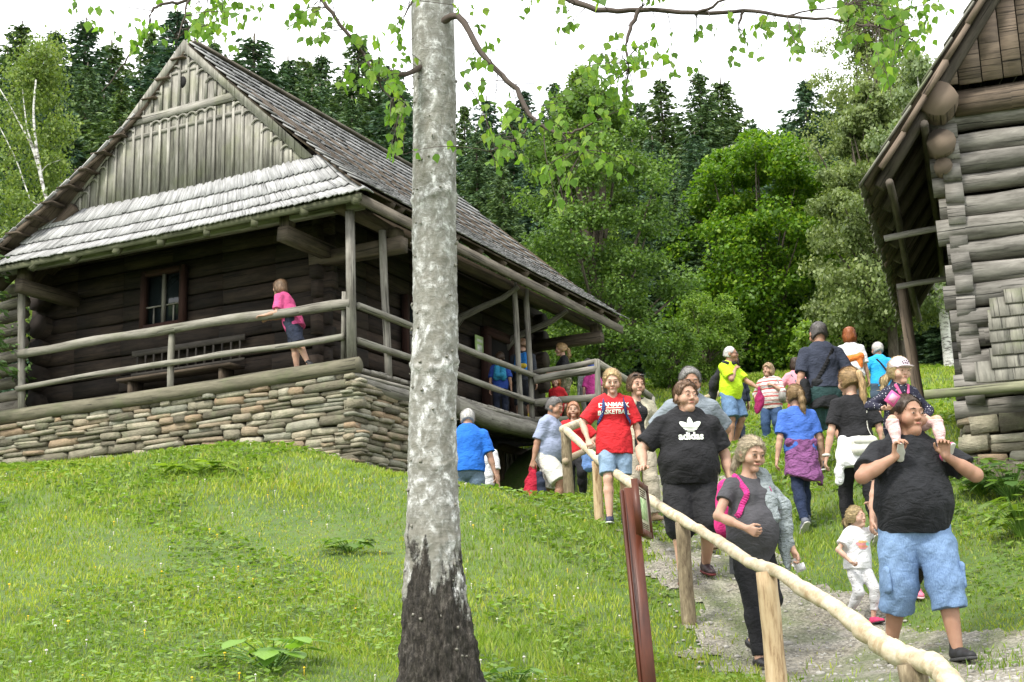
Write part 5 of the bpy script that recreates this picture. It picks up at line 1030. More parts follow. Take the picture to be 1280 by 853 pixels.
    B += [ball(hd(0, .014, .03), .088 * hr, [1.16, .95, 1.0], .02), cone(hd(0, -.012, -.02), hd(0, -.05, -.078), .06 * hr * (1 + (g - 1) * .35), .030 * hr * (1 + (g - 1) * .5), [1.05, 1, 1], .03),
          ball(hd(-.036, -.05, -.025), .032 * hr * (1 + (g - 1) * .5), None, .02), ball(hd(.036, -.05, -.025), .032 * hr * (1 + (g - 1) * .5), None, .02),
          cone(hd(0, -.082, .012), hd(0, -.1 + .006 * kid, -.02), .008 * hr, .0125 * hr, None, .012), cone(hd(-.011, -.088, -.024), hd(.011, -.088, -.024), .0078 * hr, .0078 * hr, None, .01),
          cone(hd(-.032, -.074, .03), hd(.032, -.074, .03), .013 * hr, .013 * hr, None, .015), cone(hd(-.017, -.083, -.052), hd(.017, -.083, -.052), .0085 * hr, .0085 * hr, None, .012), ball(hd(0, -.074, -.086), .017 * hr, None, .02)]
    for sx in (-1, 1):
        B.append(ball(hd(sx * .03, -.1, .008), .013 * hr, None, .012, 's')); B.append(ball(hd(sx * .03, -.0785, .007), .0115 * hr, None, .014)); B.append(ball(hd(sx * .078, .008, -.002), .026 * hr, [2.2, 1.25, .85], .01))
    if g > 1.15: B.append(ball(hd(0, -.045, -.09), .035 * hr, None, .03))
    # arms, hands
    for i, sx in enumerate((-1, 1)):
        a, e, w_ = sh[i], el[i], wrp[i]; af = ag * (1 - .12 * fem) * (1 - .1 * kid); B += [cone(a, e, .05 * s * af, .038 * s * af, None, .03), cone(e, e + (w_ - e) * .45, .04 * s * af, .036 * s * af, None, .02), cone(e + (w_ - e) * .3, w_, .037 * s * af, .024 * s * ag ** .5, None, .02)]
        fa = (w_ - e) / np.linalg.norm(w_ - e); hd_ = cfg.get('hdir', [None, None])[i]; dd = fa if hd_ is None else np.asarray(hd_, float) / np.linalg.norm(hd_); dd = dd * .999
        pn = cfg.get('palm', [(-sx, .1, 0)] * 2)[i]; n_ = np.asarray(pn, float); n_ = n_ - dd * (n_ @ dd); n_ /= np.linalg.norm(n_); lat = np.cross(dd, n_); thumb = cfg.get('thumb', [(0, -1, .2)] * 2)[i]; lat = lat if lat @ np.asarray(thumb, float) > 0 else -lat
        c = radians(cfg.get('curl', [28, 28])[i]); hk = s * (1 - .06 * fem + .06 * kid); 
        for q in range(4):
            o_ = (.03 - .02 * q) * hk; kn = w_ + dd * (.085 - .004 * abs(q - 1)) * hk + lat * o_; B.append(cone(w_ + dd * .012 * hk + lat * o_ * .6, kn, .0145 * hk, .012 * hk, None, .012))
            L = (.072, .08, .075, .058)[q] * hk; d1 = dd * cos(c) + n_ * sin(c); d2 = dd * cos(2.1 * c) + n_ * sin(2.1 * c); d3 = dd * cos(3 * c) + n_ * sin(3 * c); m1 = kn + d1 * L * .45 + lat * o_ * .08; m2 = m1 + d2 * L * .32; m3 = m2 + d3 * L * .25
            B += [cone(kn, m1, .0098 * hk, .009 * hk, None, .003), cone(m1, m2, .009 * hk, .0083 * hk, None, .003), cone(m2, m3, .0083 * hk, .0072 * hk, None, .003)]
        t0 = w_ + dd * .022 * hk + lat * .022 * hk; t1 = t0 + (dd * .6 + lat * .7 + n_ * .25) * .038 * hk; t2 = t1 + (dd * .85 + lat * .3 + n_ * .35) * .03 * hk; t3 = t2 + (dd * .9 + n_ * .4) * .022 * hk
        B += [cone(t0, t1, .0145 * hk, .012 * hk, None, .008), cone(t1, t2, .0115 * hk, .01 * hk, None, .003), cone(t2, t3, .01 * hk, .0085 * hk, None, .003)]
        J.setdefault('grip', []).append(w_ + dd * .08 * hk + n_ * .03 * hk)
    # legs and feet
    lf = ag * (1 + .06 * fem) * (1 - .05 * kid)
    for i, sx in enumerate((-1, 1)):
        hp0, k, a = hips[i], ks[i], an[i]; B += [cone(hp0, hp0 + (k - hp0) * .5, .082 * s * lf, .072 * s * lf, None, .03), cone(hp0 + (k - hp0) * .4, k, .074 * s * lf, .05 * s * lf, None, .03), cone(k, k + (a - k) * .3 + np.array([0, .008 * s, 0]), .049 * s * lf, .054 * s * lf, None, .03), cone(k + (a - k) * .3 + np.array([0, .008 * s, 0]), a, .054 * s * lf, .034 * s * ag ** .5, None, .02)]
        fp = radians(cfg.get('toe', (0, 0))[i]); fyaw = radians(cfg.get('fyaw', (-8, 8))[i]); FR = rotz(fyaw) @ rotx(fp); ft = lambda x, y, z, a=a, FR=FR: a + FR @ (np.array([x, y, z]) * s * (1 + .12 * kid))
        J.setdefault('ft', []).append((ft, FR)); B += [cone(ft(0, .02, -.035), ft(0, -.13, -.055), .028 * s, .02 * s, None, .02)]
    bo = sdf_obj('body', B, sk, root, h)
    J['tor'] = tor; J['wf'] = wf; J['lf'] = lf; J['ag'] = ag; J['h'] = h; J['bodyprims'] = B
    if see:                                                                # small features of a face turned to the viewer
        for sx in (-1, 1):
            mb = MB(); mb.blob(hd(sx * .03, -.0835, .008), [HR[:, 0], HR[:, 1], HR[:, 2]], (.0105 * hr, .0075 * hr, .0042 * hr), 0, 10, 6, 1.); mb.build('eye', EYE, root, True)
            o = bpy.data.objects[-1] if False else None; mb = MB(); mb.blob(hd(sx * .03, -.0885, .008), [HR[:, 0], HR[:, 1], HR[:, 2]], (.0058 * hr, .0055 * hr, .0052 * hr), 0, 8, 5, 1.); mb.build('iris', IRIS, root, True)
            mb = MB(); mb.tube([hd(sx * .046, -.081, .031), hd(sx * .03, -.0895, .0355), hd(sx * .015, -.0895, .033)], [.0015 * hr, (.0034 - .001 * (fem > 0)) * hr, .0024 * hr], 6); mb.build('eyebrow', cfg.get('brow', hairm('dark brown hair', (.06, .035, .02))), root, True)
            if fem: mb = MB(); mb.tube([hd(sx * .045, -.081, .011), hd(sx * .03, -.0915, .0155), hd(sx * .016, -.087, .0115)], [.0012 * hr, .0019 * hr, .0012 * hr], 5); mb.build('eyelid', cfg.get('lid', hairm('dark brown hair', (.06, .035, .02))) if fem else sk, root, True)
        mb = MB(); mb.tube([hd(-.024, -.081, -.0505), hd(-.01, -.0915, -.049), hd(0, -.093, -.05), hd(.01, -.0915, -.049), hd(.024, -.081, -.0505)], [.002 * hr, .005 * hr, .0055 * hr, .005 * hr, .002 * hr], 6); mb.build('lips', LIP, root, True)
    return J
def strands(J, o, m, style, n):
    """short locks laid over the hair so that its edge and surface are uneven"""
    me = o.data; k = len(me.polygons); 
    if not k: return
    ar = np.empty(k); me.polygons.foreach_get('area', ar); ce = np.empty(k * 3); me.polygons.foreach_get('center', ce); no = np.empty(k * 3); me.polygons.foreach_get('normal', no); ce = ce.reshape(-1, 3); no = no.reshape(-1, 3)
    r = np.random.default_rng(k); i = r.choice(k, n, p=ar / ar.sum()); P = ce[i] + r.normal(size=(n, 3)) * .003; Nn = no[i]; hr = J['hs']; hd = J['hd']
    if style in ('bun', 'pony'): fl = hd(0, .13, .02) - P
    elif style == 'tail': fl = np.tile(np.array([0, 0, -1.]), (n, 1))
    else: fl = P - hd(0.02, .03, .16)
    fl = fl / (np.linalg.norm(fl, axis=1)[:, None] + 1e-6) + r.normal(size=(n, 3)) * (.55 if style in ('short', 'crop', 'bald') else .9 if style == 'curly' else .13)
    fl -= Nn * (fl * Nn).sum(1)[:, None]; fl /= np.linalg.norm(fl, axis=1)[:, None] + 1e-6; L = {'crop': .012, 'bald': .01, 'short': .028, 'curly': .03}.get(style, .05) * hr * r.uniform(.6, 1.3, n); sd = np.cross(fl, Nn); wd = (.0016 if style != 'curly' else .004) * r.uniform(.6, 1.4, n)
    a = P - fl * (L * .3)[:, None]; c = P + fl * (L * .3)[:, None] + Nn * .0035; e = P + fl * L[:, None] + Nn * (.0005 + .003 * r.random(n))[:, None]; S_ = sd * wd[:, None]
    V = np.stack([a - S_, a + S_, c + S_ * .9, e, c - S_ * .9], 1).reshape(-1, 3); mesh_obj('loose_strands', V, np.arange(n * 5).reshape(n, 5), m, o, smooth=False)
def hair(J, style, c, name='hair', vol=1.):
    hd, hr = J['hd'], J['hs']; m = hairm('%s hair' % name if name != 'hair' else 'hair %s' % (c,), c); nm = 'hair'; h = J['h'] * .85
    v = {'crop': .003, 'short': .011, 'bald': .001, 'bun': .008, 'pony': .009, 'bob': .014, 'curly': .024}[style] * vol; H_ = []
    H_.append(ball(hd(0, .018, .034), (.088 + v) * hr, [1.14, .93, 1.0], .02))
    if style in ('short', 'crop'): H_ += [ball(hd(0, .03, -.01), (.075 + v * .7) * hr, [1.02, .95, .95], .02), plane(hd(0, 0, -.055), J['HR'] @ np.array([0, .35, -1.]) / 1.06)]
    elif style in ('bob', 'curly'): H_ += [ball(hd(0, .03, -.02), (.09 + v) * hr, [1.1, 1.0, .95], .02), cone(hd(-.075, .0, .01), hd(-.07, .01, -.06 + .03 * (style == 'curly')), .022 * hr, .018 * hr), cone(hd(.075, .0, .01), hd(.07, .01, -.06 + .03 * (style == 'curly')), .022 * hr, .018 * hr)]
    else: H_ += [ball(hd(0, .03, -.01), (.078 + v) * hr, [1.02, .95, .95], .02), plane(hd(0, 0, -.06), J['HR'] @ np.array([0, .3, -1.]) / 1.05)]
    face = [ball(hd(0, -.085, -.02 if style != 'bald' else .04), .083 * hr, [1.02, 1., .86], .015, 's'), ball(hd(0, -.05, -.075), .075 * hr, None, .012, 's')]
    if style == 'bald': face += [ball(hd(0, -.02, .11), .085 * hr, [1, .9, 1], .01, 's')]
    if style in ('crop', 'short', 'bald'): face += [ball(hd(-.09, -.035, -.02), .035 * hr, None, .01, 's'), ball(hd(.09, -.035, -.02), .035 * hr, None, .01, 's'), ball(hd(-.085, .006, -.004), .022 * hr, None, .006, 's'), ball(hd(.085, .006, -.004), .022 * hr, None, .006, 's')]
    H_ += face
    if style in ('crop', 'short'): H_.append(ball(hd(0, -.104, .036), .054 * hr, [.8, 1, 1], .02, 's'))
    o = sdf_obj('hair', H_, m, J['root'], h, .003 if style != 'curly' else .007, 2.); strands(J, o, m, style, 1500 if h < .008 else 800); return m
def ponytail(J, m, pts, rs, name='ponytail'):
    hd = J['hd']; P_ = [hd(*p) for p in pts]; ob = sdf_obj(name, [cone(P_[i], P_[i + 1], rs[i] * J['hs'], rs[i + 1] * J['hs'], [1.2, 1, 1], .02) for i in range(len(P_) - 1)], m, J['root'], J['h'] * .8, .0025, 4); strands(J, ob, m, 'tail', 400)
def shirt(J, mat, sleeve=.62, hem=-.04, loose=.012, neck=.075, name='shirt', wr=.0035, flare=0., vneck=0., ws=1, extra=(), low=None, sl_r=.012, cut=()):
    s = J['s']; P, up = J['P'], J['up']; T = J['tor'](loose * s); L = []
    hemp = P + up * (hem * s); r = (.155 * J['wf']) * s + loose * s + flare * s; fl = [1, .155 * J['wf'] / (.12 * (1 + (J['wf'] - 1) * .9)), 1]
    L.append(cone(P + up * (hem - .06) * s, P + up * .08 * s, r, (.15 * J['wf']) * s + loose * s, fl, .05)); L += T
    for q in extra: L.append(q)
    L.append(plane(hemp, -up))
    for c in cut: L.append(c)
    for i in range(2):
        a, e, w_ = J['sh'][i], J['elbows'][i], J['wrists'][i]; r0 = .048 * s * J['ag'] + (loose * .8 + .006) * s
        if sleeve <= 0: continue
        if sleeve <= 1: d = (e - a) / np.linalg.norm(e - a); L.append(cone(a - d * .01, a + (e - a) * (sleeve + .25), r0, r0 + (sl_r - .004) * s, None, .045, [(a + (e - a) * sleeve, d)]))
        else: f = sleeve - 1; d = (w_ - e) / np.linalg.norm(w_ - e); L += [cone(a, e, r0, .045 * s * J['ag'] + .01 * s, None, .04), cone(e, e + (w_ - e) * (f + .1), .045 * s * J['ag'] + .01 * s, .036 * s * J['ag'] + .008 * s, None, .02, [(e + (w_ - e) * f, d)])]
    if neck: L.append(ball(J['nb'] + up * .02 * s - J['Yb'] * .01 * s, neck * s * (1 + (J['wf'] - 1) * .4), [1, 1, .8], .006, 's'))
    if vneck: L.append(cone(J['nb'] - J['Yb'] * .1 * s, J['nb'] - up * vneck * s - J['Yb'] * .14 * s, .045 * s, .004, None, .004, (), 's'))
    return sdf_obj(name, L, mat, J['root'], J['h'], wr, ws)
def legs(J, mat, length=1.9, loose=.012, name='trousers', wr=.004, ws=3, hemr=0., rise=.1, which=(0, 1), flare=0.):
    """length: 1 = knee, 2 = ankle"""
    s = J['s']; P, up, X = J['P'], J['up'], J['X']; wf, lf = J['wf'], J['lf']; L = [cone(P + up * .0 * s, P + up * .08 * s, (.157) * s * wf + loose * s * .6, .152 * s * wf + loose * s * .5, [1, .155 / .122, 1], .05)]
    for i in which:
        hp0, k, a = J['hips'][i], J['knees'][i], J['ankles'][i]; f1 = min(length, 1.); d = (k - hp0) / np.linalg.norm(k - hp0); cp = [(hp0 + (k - hp0) * f1, d)] if length <= 1 else []
        L.append(cone(hp0, hp0 + (k - hp0) * .5, .085 * s * lf + loose * s, .077 * s * lf + loose * s * 1.2, None, .03)); L.append(cone(hp0 + (k - hp0) * .45, hp0 + (k - hp0) * (f1 + (.15 if length <= 1 else 0)), .077 * s * lf + loose * s * 1.2, .056 * s * lf + loose * s * 1.4 + hemr * s, None, .03, cp))
        if length > 1: f2 = length - 1; d2 = (a - k) / np.linalg.norm(a - k); L.append(cone(k, k + (a - k) * min(.35, f2), .055 * s * lf + loose * s * 1.3, .055 * s * lf + loose * s * 1.2, None, .03, [(k + (a - k) * f2, d2)])); L.append(cone(k + (a - k) * .3, k + (a - k) * (f2 + .12), .055 * s * lf + loose * s * 1.2, .038 * s * lf + loose * s + hemr * s, None, .03, [(k + (a - k) * f2, d2)])) if f2 > .3 else None
    L = [q for q in L if q]; L.append(plane(P + up * rise * s, up)); return sdf_obj(name, L, mat, J['root'], J['h'], wr, ws)
def shoes(J, mat, sole=None, ankle=.0, which=(0, 1), k=1.):
    s = J['s']
    for i in which:
        ft, FR = J['ft'][i]; upv = FR @ np.array([0, 0, 1.]); a = J['ankles'][i]; q = [cone(ft(0, .03, -.035), ft(0, -.06, -.042), .040 * s * k, .042 * s * k, None, .02), cone(ft(0, -.06, -.044), ft(0, -.15, -.055), .042 * s * k, .033 * s * k, [1, 1, 1.15], .02), cone(ft(0, .015, -.03), ft(0, .01, .012 + ankle), .04 * s * k, .040 * s * k, None, .02, [(ft(0, 0, .012 + ankle), upv)]), plane(ft(0, 0, -.066), -upv)]
        o = sdf_obj('shoe', q, mat, J['root'], min(J['h'], .01))
        if sole: q = [cone(ft(0, .03, -.068), ft(0, -.06, -.07), .043 * s * k, .045 * s * k, [1, 1, 1.4], .02), cone(ft(0, -.06, -.07), ft(0, -.152, -.07), .045 * s * k, .037 * s * k, [1, 1, 1.4], .02), plane(ft(0, 0, -.082), -upv), plane(ft(0, 0, -.062), upv)]; sdf_obj('sole', q, sole, o, min(J['h'], .008))
def decal(J, target, name, M2, polys, mat, off=.009, lift=None):
    """flat outlines (x right, y up, metres) laid on the garment's front; M2 = (origin, xdir, ydir, outward) in local coordinates"""
    org, xd, yd, nd = [np.asarray(v, float) for v in M2]; dg = None; bm = bmesh.new(); bm.from_mesh(target.data); bvh = BVHTree.FromBMesh(bm); bm.free(); b2 = bmesh.new()
    for poly in polys:
        vs_ = [b2.verts.new((p[0], p[1], 0)) for p in poly]
        try: b2.faces.new(vs_)
        except ValueError: pass
    bmesh.ops.triangulate(b2, faces=b2.faces[:]); 
    for _ in range(2):
        E_ = [e for e in b2.edges if e.calc_length() > .018]
        if E_: bmesh.ops.subdivide_edges(b2, edges=E_, cuts=1); bmesh.ops.triangulate(b2, faces=b2.faces[:])
    last = .1
    for v in b2.verts:
        o_ = org + xd * v.co.x + yd * v.co.y; hit = bvh.ray_cast(Vector(o_ + nd * .6), Vector(-nd), 1.2); p = np.array(hit[0]) if hit[0] is not None else o_ ; v.co = Vector(p + nd * off)
    me = bpy.data.meshes.new(name); b2.to_mesh(me); b2.free(); me.materials.append(mat); o = bpy.data.objects.new(name, me); COL.objects.link(o); o.parent = target; return o
def text_polys(txt, size, bold=.012, shear=0., spacing=1.):
    cu = bpy.data.curves.new('t', 'FONT'); cu.body = txt; cu.size = size; cu.align_x = 'CENTER'; cu.offset = bold * size; cu.shear = shear; cu.space_character = spacing; cu.resolution_u = 3; o = bpy.data.objects.new('t', cu); COL.objects.link(o); dg = bpy.context.evaluated_depsgraph_get(); me = bpy.data.meshes.new_from_object(o.evaluated_get(dg)); P_ = [[tuple(me.vertices[i].co[:2]) for i in p.vertices] for p in me.polygons]; bpy.data.objects.remove(o); bpy.data.curves.remove(cu); bpy.data.meshes.remove(me); return P_
def thing_on(name, label, cat, J, group=None):
    r = J['root']; t = empty(name, r.location, r.rotation_euler.z); return tag(t, label, cat, group)
HAIRC = dict(blond=(.42, .3, .15), ash=(.4, .33, .23), dark=(.05, .032, .02), brown=(.12, .07, .04), red=(.32, .1, .03), grey=(.24, .23, .22), white=(.5, .49, .47), light=(.5, .38, .2))
def strip(J, target, name, pts, wd, mat, n=14, off=.006, parent=None, thick=.004):
    """a strap laid along a smoothed line in local coordinates, faces turned outward from the trunk axis"""
    P_, _ = smoothpath(np.array([np.asarray(p, float) for p in pts]), np.ones(len(pts)), 5); mb = MB(); ax = J['chest']
    for i in range(len(P_) - 1):
        m = (P_[i] + P_[i + 1]) / 2; o_ = m - ax; o_[2] *= .2; d_, s_, t_ = frame_of(P_[i + 1] - P_[i], o_); mb.box(m, (d_, s_, t_), (np.linalg.norm(P_[i + 1] - P_[i]) * .54, wd / 2, thick / 2))
    return mb.build(name, mat, parent or J['root'], True)
def surf(J, target, x, z, front=True, off=.008):
    """point on the garment surface in front of (or behind) local x, z"""
    bm = bmesh.new(); bm.from_mesh(target.data); b = BVHTree.FromBMesh(bm); bm.free(); sg = -1 if front else 1; r = b.ray_cast(Vector((x, sg * 1., z)), Vector((0, -sg, 0)), 2.); return (np.array(r[0]) if r[0] is not None else np.array([x, 0, z])) + np.array([0, sg * off, 0])
def backpack(J, name, label, mat, mat2, w=.15, hh=.21, dd=.1, z=None, trim=None):
    s = J['s']; t = thing_on(name, label, 'backpack', J); c = J['chest'] - J['up'] * .04 * s + J['Yb'] * (.13 + dd * .6) * s * 1.0; U = J['up']
    sdf_obj('bag_body', [cone(c - U * hh * .7 + J['X'] * x, c + U * hh * .7 + J['X'] * x * .8, dd * .8, dd * .7, [1, 1, 1], .05) for x in (-w * .55, w * .55)], mat, t, J['h'], .003)
    sdf_obj('front_pocket', [cone(c - U * hh * .45 - J['X'] * w * .4 + J['Yb'] * dd * .65, c - U * hh * .45 + J['X'] * w * .4 + J['Yb'] * dd * .65, .055, .055, None, .02)], mat2, t, J['h'], .002)
    cl = [o for o in J['root'].children if o.name.split('.')[0] in ('shirt', 'dress', 'top')]
    for sx in (-1, 1):
        a = J['sh'][0 if sx < 0 else 1] * .7 + J['nb'] * .3; q = [c + U * hh * .6 + J['X'] * sx * .07, a + U * .055 * s + J['Yb'] * .03, a - J['Yb'] * .06 * s + U * .03 * s, a - J['Yb'] * .125 * s - U * .1 * s + J['X'] * sx * .01, a - J['Yb'] * .12 * s - U * .22 * s + J['X'] * sx * .04, a - U * .3 * s + J['X'] * sx * .07, c - U * hh * .6 + J['X'] * sx * .12]
        if cl: q = q[:2] + [surf(J, cl[0], a[0] + dx, a[2] + dz, True, .012) for dx, dz in ((0, -.03 * s), (sx * .0, -.1 * s), (sx * .02, -.18 * s), (sx * .06, -.27 * s))] + q[-1:]
        strip(J, None, 'shoulder_strap', q, .045 * s, mat2, parent=t)
    return t
def stand(label, px, py, D, Hh, face, cfg, z=None):
    p = at(px, py, D); x, y = p[0], p[1]; z0 = gz(x, y) if z is None else z; s = Hh / 1.75; c = dict(cfg); a = radians(face)
    if z is None:
        F_ = []
        for f in c.get('feet', [(-.11, 0, .08), (.11, 0, .08)]): wx = x + (cos(a) * f[0] - sin(a) * f[1]) * s; wy = y + (sin(a) * f[0] + cos(a) * f[1]) * s; F_.append((f[0], f[1], f[2] + .012 + (gz(wx, wy) - z0) / s))
        c['feet'] = F_; lowz = min(f[2] for f in F_)
        if 'hz' not in c: c['hz'] = s * (.925 * (1 - .05 * c.get('kid', 0)) + min(0, lowz - .08) * .85)
    return person(label, (x, y, z0), face, Hh, c)
NEAR, MID, FAR = .0065, .0085, .011
BLACK = fabric('black cotton', (.012, .012, .014), .3); WHITE = fabric('white cotton', (.68, .68, .69), .05); NAVY = fabric('navy cotton', (.018, .024, .045), .25)
PRINT = plain('white print', (.78, .78, .78), .6); ROOTS = {}
# ---------- big man with a girl on his shoulders
Jm = stand('heavy man in black t-shirt and wide denim shorts carrying a small girl on his shoulders', 1158, 833, 9.3, 1.80, 6, dict(h=NEAR, g=1.38, belly=.9, skin=SKINT, head=(14, 4, 0), feet=[(-.15, .2, .11), (.15, -.16, .08)], toe=(22, -4), hands=[(-.17, -.22, 1.33), (.17, -.22, 1.33)], elbow=[(-1, -.1, -.7), (1, -.1, -.7)],
    hdir=[(.12, -.25, 1), (-.12, -.25, 1)], palm=[(.5, -.9, 0), (-.5, -.9, 0)], thumb=[(1, -.2, 0), (-1, -.2, 0)], curl=[42, 42], brow=hairm('dark brown hair', (.06, .035, .02))))
hair(Jm, 'crop', HAIRC['dark'], vol=2.5); sm_ = shirt(Jm, fabric('black cotton tee', (.014, .015, .018), .3, bump=.4), .72, -.085, .02, .085, flare=.01, wr=.004)
jl = legs(Jm, denim('washed blue denim', (.07, .13, .26), (.24, .36, .54)), 1.38, .032, 'denim_shorts', .006, hemr=.012)
for i, sx in enumerate((-1, 1)):
    k = Jm['knees'][i] + (Jm['hips'][i] - Jm['knees'][i]) * .12 + np.array([sx * .105, -.02, -.02]); sdf_obj('cargo_pocket', [cone(k + np.array([0, .03, .07]), k + np.array([0, .03, -.05]), .035, .035, [1.6, .6, 1], .01), cone(k + np.array([0, -.03, .07]), k + np.array([0, -.03, -.05]), .035, .035, [1.6, .6, 1], .01)], MATS['washed blue denim'], jl, .008, .002)
shoes(Jm, plain('black trainer', (.02, .02, .022), .6), plain('dark rubber', (.05, .05, .05), .7), .05)
rt = Jm['root']; gl = rt.location + Vector(rotz(radians(6)) @ (Jm['nb'] + np.array([0, .1, -1.58 + .09]))); Jg = person('small girl in white cap and dark dotted jacket sitting on the heavy man\'s shoulders', gl, 10, 1.0, dict(h=.006, face=True, kid=1, skin=SKINC, hz=1.58, px=0, py=0, abs=1, lean=6, head=(6, 6, 0),
    feet=[(-.15, -.25, 1.37), (.17, -.25, 1.37)], knee=[(-.6, -1, .8), (.6, -1, .8)], toe=(-50, -50), fyaw=(-18, 18), hands=[(-.19, -.16, 1.70), (.13, -.14, 1.64)], elbow=[(-1, .2, -.6), (1, .2, -.6)], curl=[50, 30], brow=hairm('light brown hair', (.2, .12, .06)), palm=[(.3, -.9, .3), (-.9, .1, 0)]))
mh = hair(Jg, 'pony', HAIRC['light']); ponytail(Jg, mh, [(-.05, .08, -.02), (-.1, .1, -.07), (-.12, .1, -.14)], [.025, .03, .018], 'pigtail')
hdg = Jg['hd']; hrg = Jg['hs']; cp = sdf_obj('cap', [ball(hdg(0, .012, .045), .101 * hrg, [1.1, .95, 1.05], .01), plane(hdg(0, 0, .035), Jg['HR'] @ np.array([0, 0, -1.])), cone(hdg(-.03, -.1, .04), hdg(.03, -.1, .04), .045 * hrg, .045 * hrg, [1, .8, 4.5], .008)], fabric('pale pink cap cloth', (.66, .56, .6), .06), Jg['root'], .006, .001)
sdf_obj('cap_motif', [ball(hdg(x, -.093, z), .007 * hrg, None, .002) for x, z in ((-.03, .085), (-.012, .095), (.012, .095), (.03, .085), (-.02, .07), (.02, .07), (0, .075))], plain('dark motif', (.08, .05, .08)), cp, .003)
shirt(Jg, fabric('dark dotted cloth', (.02, .02, .04), .2, dots=(55, .16, (.6, .6, .62, 1))), 1.92, -.1, .02, .05, 'jacket', wr=.003, flare=.01); legs(Jg, fabric('pale pink tights', (.66, .45, .44), .08), 1.97, .006, 'tights', .0008); shoes(Jg, plain('pink child shoe', (.55, .1, .22), .5), SOLE, 0, k=1.05)
sdf_obj('collar', [cone(Jg['nb'] + np.array([sx * .045, -.045, .0]), Jg['nb'] + np.array([sx * .02, -.085, -.1]), .012, .01, None, .005) for sx in (-1, 1)], plain('pink edging', (.55, .08, .22)), Jg['root'], .005)
gp = Jg['grip'][0]; t = thing_on('pink_wallet', 'pink folded purse held up in the small girl\'s hand', 'purse', Jg); mb = MB(); mb.box(gp + np.array([.02, -.02, .05]), frame_of((.6, -.1, .75), (0, -1, .2)), (.045, .038, .009), .002); o = mb.build('cover', plain('pink leather', (.62, .1, .28), .45), t); mb = MB(); mb.box(gp + np.array([.02, -.031, .05]), frame_of((.6, -.1, .75), (0, -1, .2)), (.028, .024, .003)); mb.build('patch', plain('pale pink patch', (.7, .3, .42), .5), t)
# ---------- person behind the heavy man, holding the toddler's hand
J = stand('person mostly hidden behind the heavy man, white sleeve, black striped leggings and pink sneakers', 1136, 768, 10.9, 1.52, 4, dict(h=MID, fem=1, face=False, feet=[(-.2, -.1, .085), (.13, .18, .12)], toe=(-6, 20), hands=[(-.31, -.1, .76), (.3, 0, .78)], elbow=[(-1, .3, 0), (1, .5, 0)]))
hair(J, 'bun', HAIRC['ash']); shirt(J, WHITE, .5, -.05, .02, flare=.01); lg = legs(J, fabric('black jersey', (.015, .015, .017), .3), 1.93, .012)
for i in (0, 1):
    for o_ in (-.012, .012): k = J['knees'][i]; a = J['ankles'][i]; sdf_obj('white_stripe', [cone(k + np.array([(-1 if i == 0 else 1) * .058 * J['s'], o_, 0]), a + np.array([(-1 if i == 0 else 1) * .042 * J['s'], o_, .06]), .0055, .0055, None, .001)], PRINT, lg, .006)
shoes(J, plain('pink sneaker', (.75, .2, .3), .55), plain('pale pink sole', (.7, .5, .5), .6), .03, k=1.1); backpack(J, 'backpack', 'pink-edged backpack behind the heavy man\'s shoulder', fabric('magenta bag cloth', (.55, .05, .2)), BLACK)
H29 = np.array(J['root'].location) + rotz(radians(4)) @ J['wrists'][0]
# ---------- toddler
J = stand('toddler in white printed t-shirt and pale leggings with one arm raised', 1078, 778, 10.85, .93, 22, dict(h=.006, face=True, kid=1, skin=SKINC, feet=[(-.1, .18, .12), (.1, -.14, .09)], toe=(30, -8), hands=[(-.27, -.2, .92), (.30, -.02, 1.72)], elbow=[(-1, .5, -.2), (1, 0, .3)], head=(20, -2, 0), curl=[60, 40], brow=hairm('light brown hair', (.2, .12, .06)), palm=[(.3, 0, .9), (-1, 0, 0)]))
mh = hair(J, 'pony', HAIRC['light']); ponytail(J, mh, [(-.0, .09, .0), (-.02, .12, -.03), (-.02, .12, -.09)], [.02, .028, .014]); s_ = shirt(J, WHITE, .62, -.06, .026, .05, flare=.02, ws=4)
legs(J, fabric('pale dotted cloth', (.52, .52, .53), .05, dots=(38, .12, (.05, .05, .06, 1))), 1.72, .012, 'leggings'); shoes(J, plain('pink toddler shoe', (.5, .04, .12), .5), plain('black sole', (.02, .02, .02)), .0, k=1.1)
f_ = J['chest'] - J['up'] * .02; ta = radians(-8); M2 = (f_, (cos(ta), sin(ta), 0), J['up'], (0, -1, 0)); ptc = lambda cx, cy, r, n=9, sd=0: [[(cx + r * (1 + .3 * sin(3 * t + sd)) * cos(t), cy + r * .75 * (1 + .2 * cos(2 * t + sd)) * sin(t)) for t in np.linspace(0, 2 * pi, n, endpoint=False)]]
decal(J, s_, 'coral_patch', M2, ptc(0, -.01, .055), plain('coral print', (.75, .3, .32)), .003); decal(J, s_, 'green_patch', M2, ptc(.045, .0, .022, sd=2), plain('mint print', (.3, .65, .55)), .0045); decal(J, s_, 'printed_words', (f_ + np.array([0, 0, .008]), (cos(ta), sin(ta), .05), J['up'], (0, -1, 0)), text_polys('Believe', .03, .01), plain('yellow print', (.75, .6, .15)), .006); decal(J, s_, 'printed_words', (f_ - np.array([0, 0, .028]), (cos(ta), sin(ta), .05), J['up'], (0, -1, 0)), text_polys('dreams', .03, .01), plain('orange print', (.75, .35, .1)), .006)
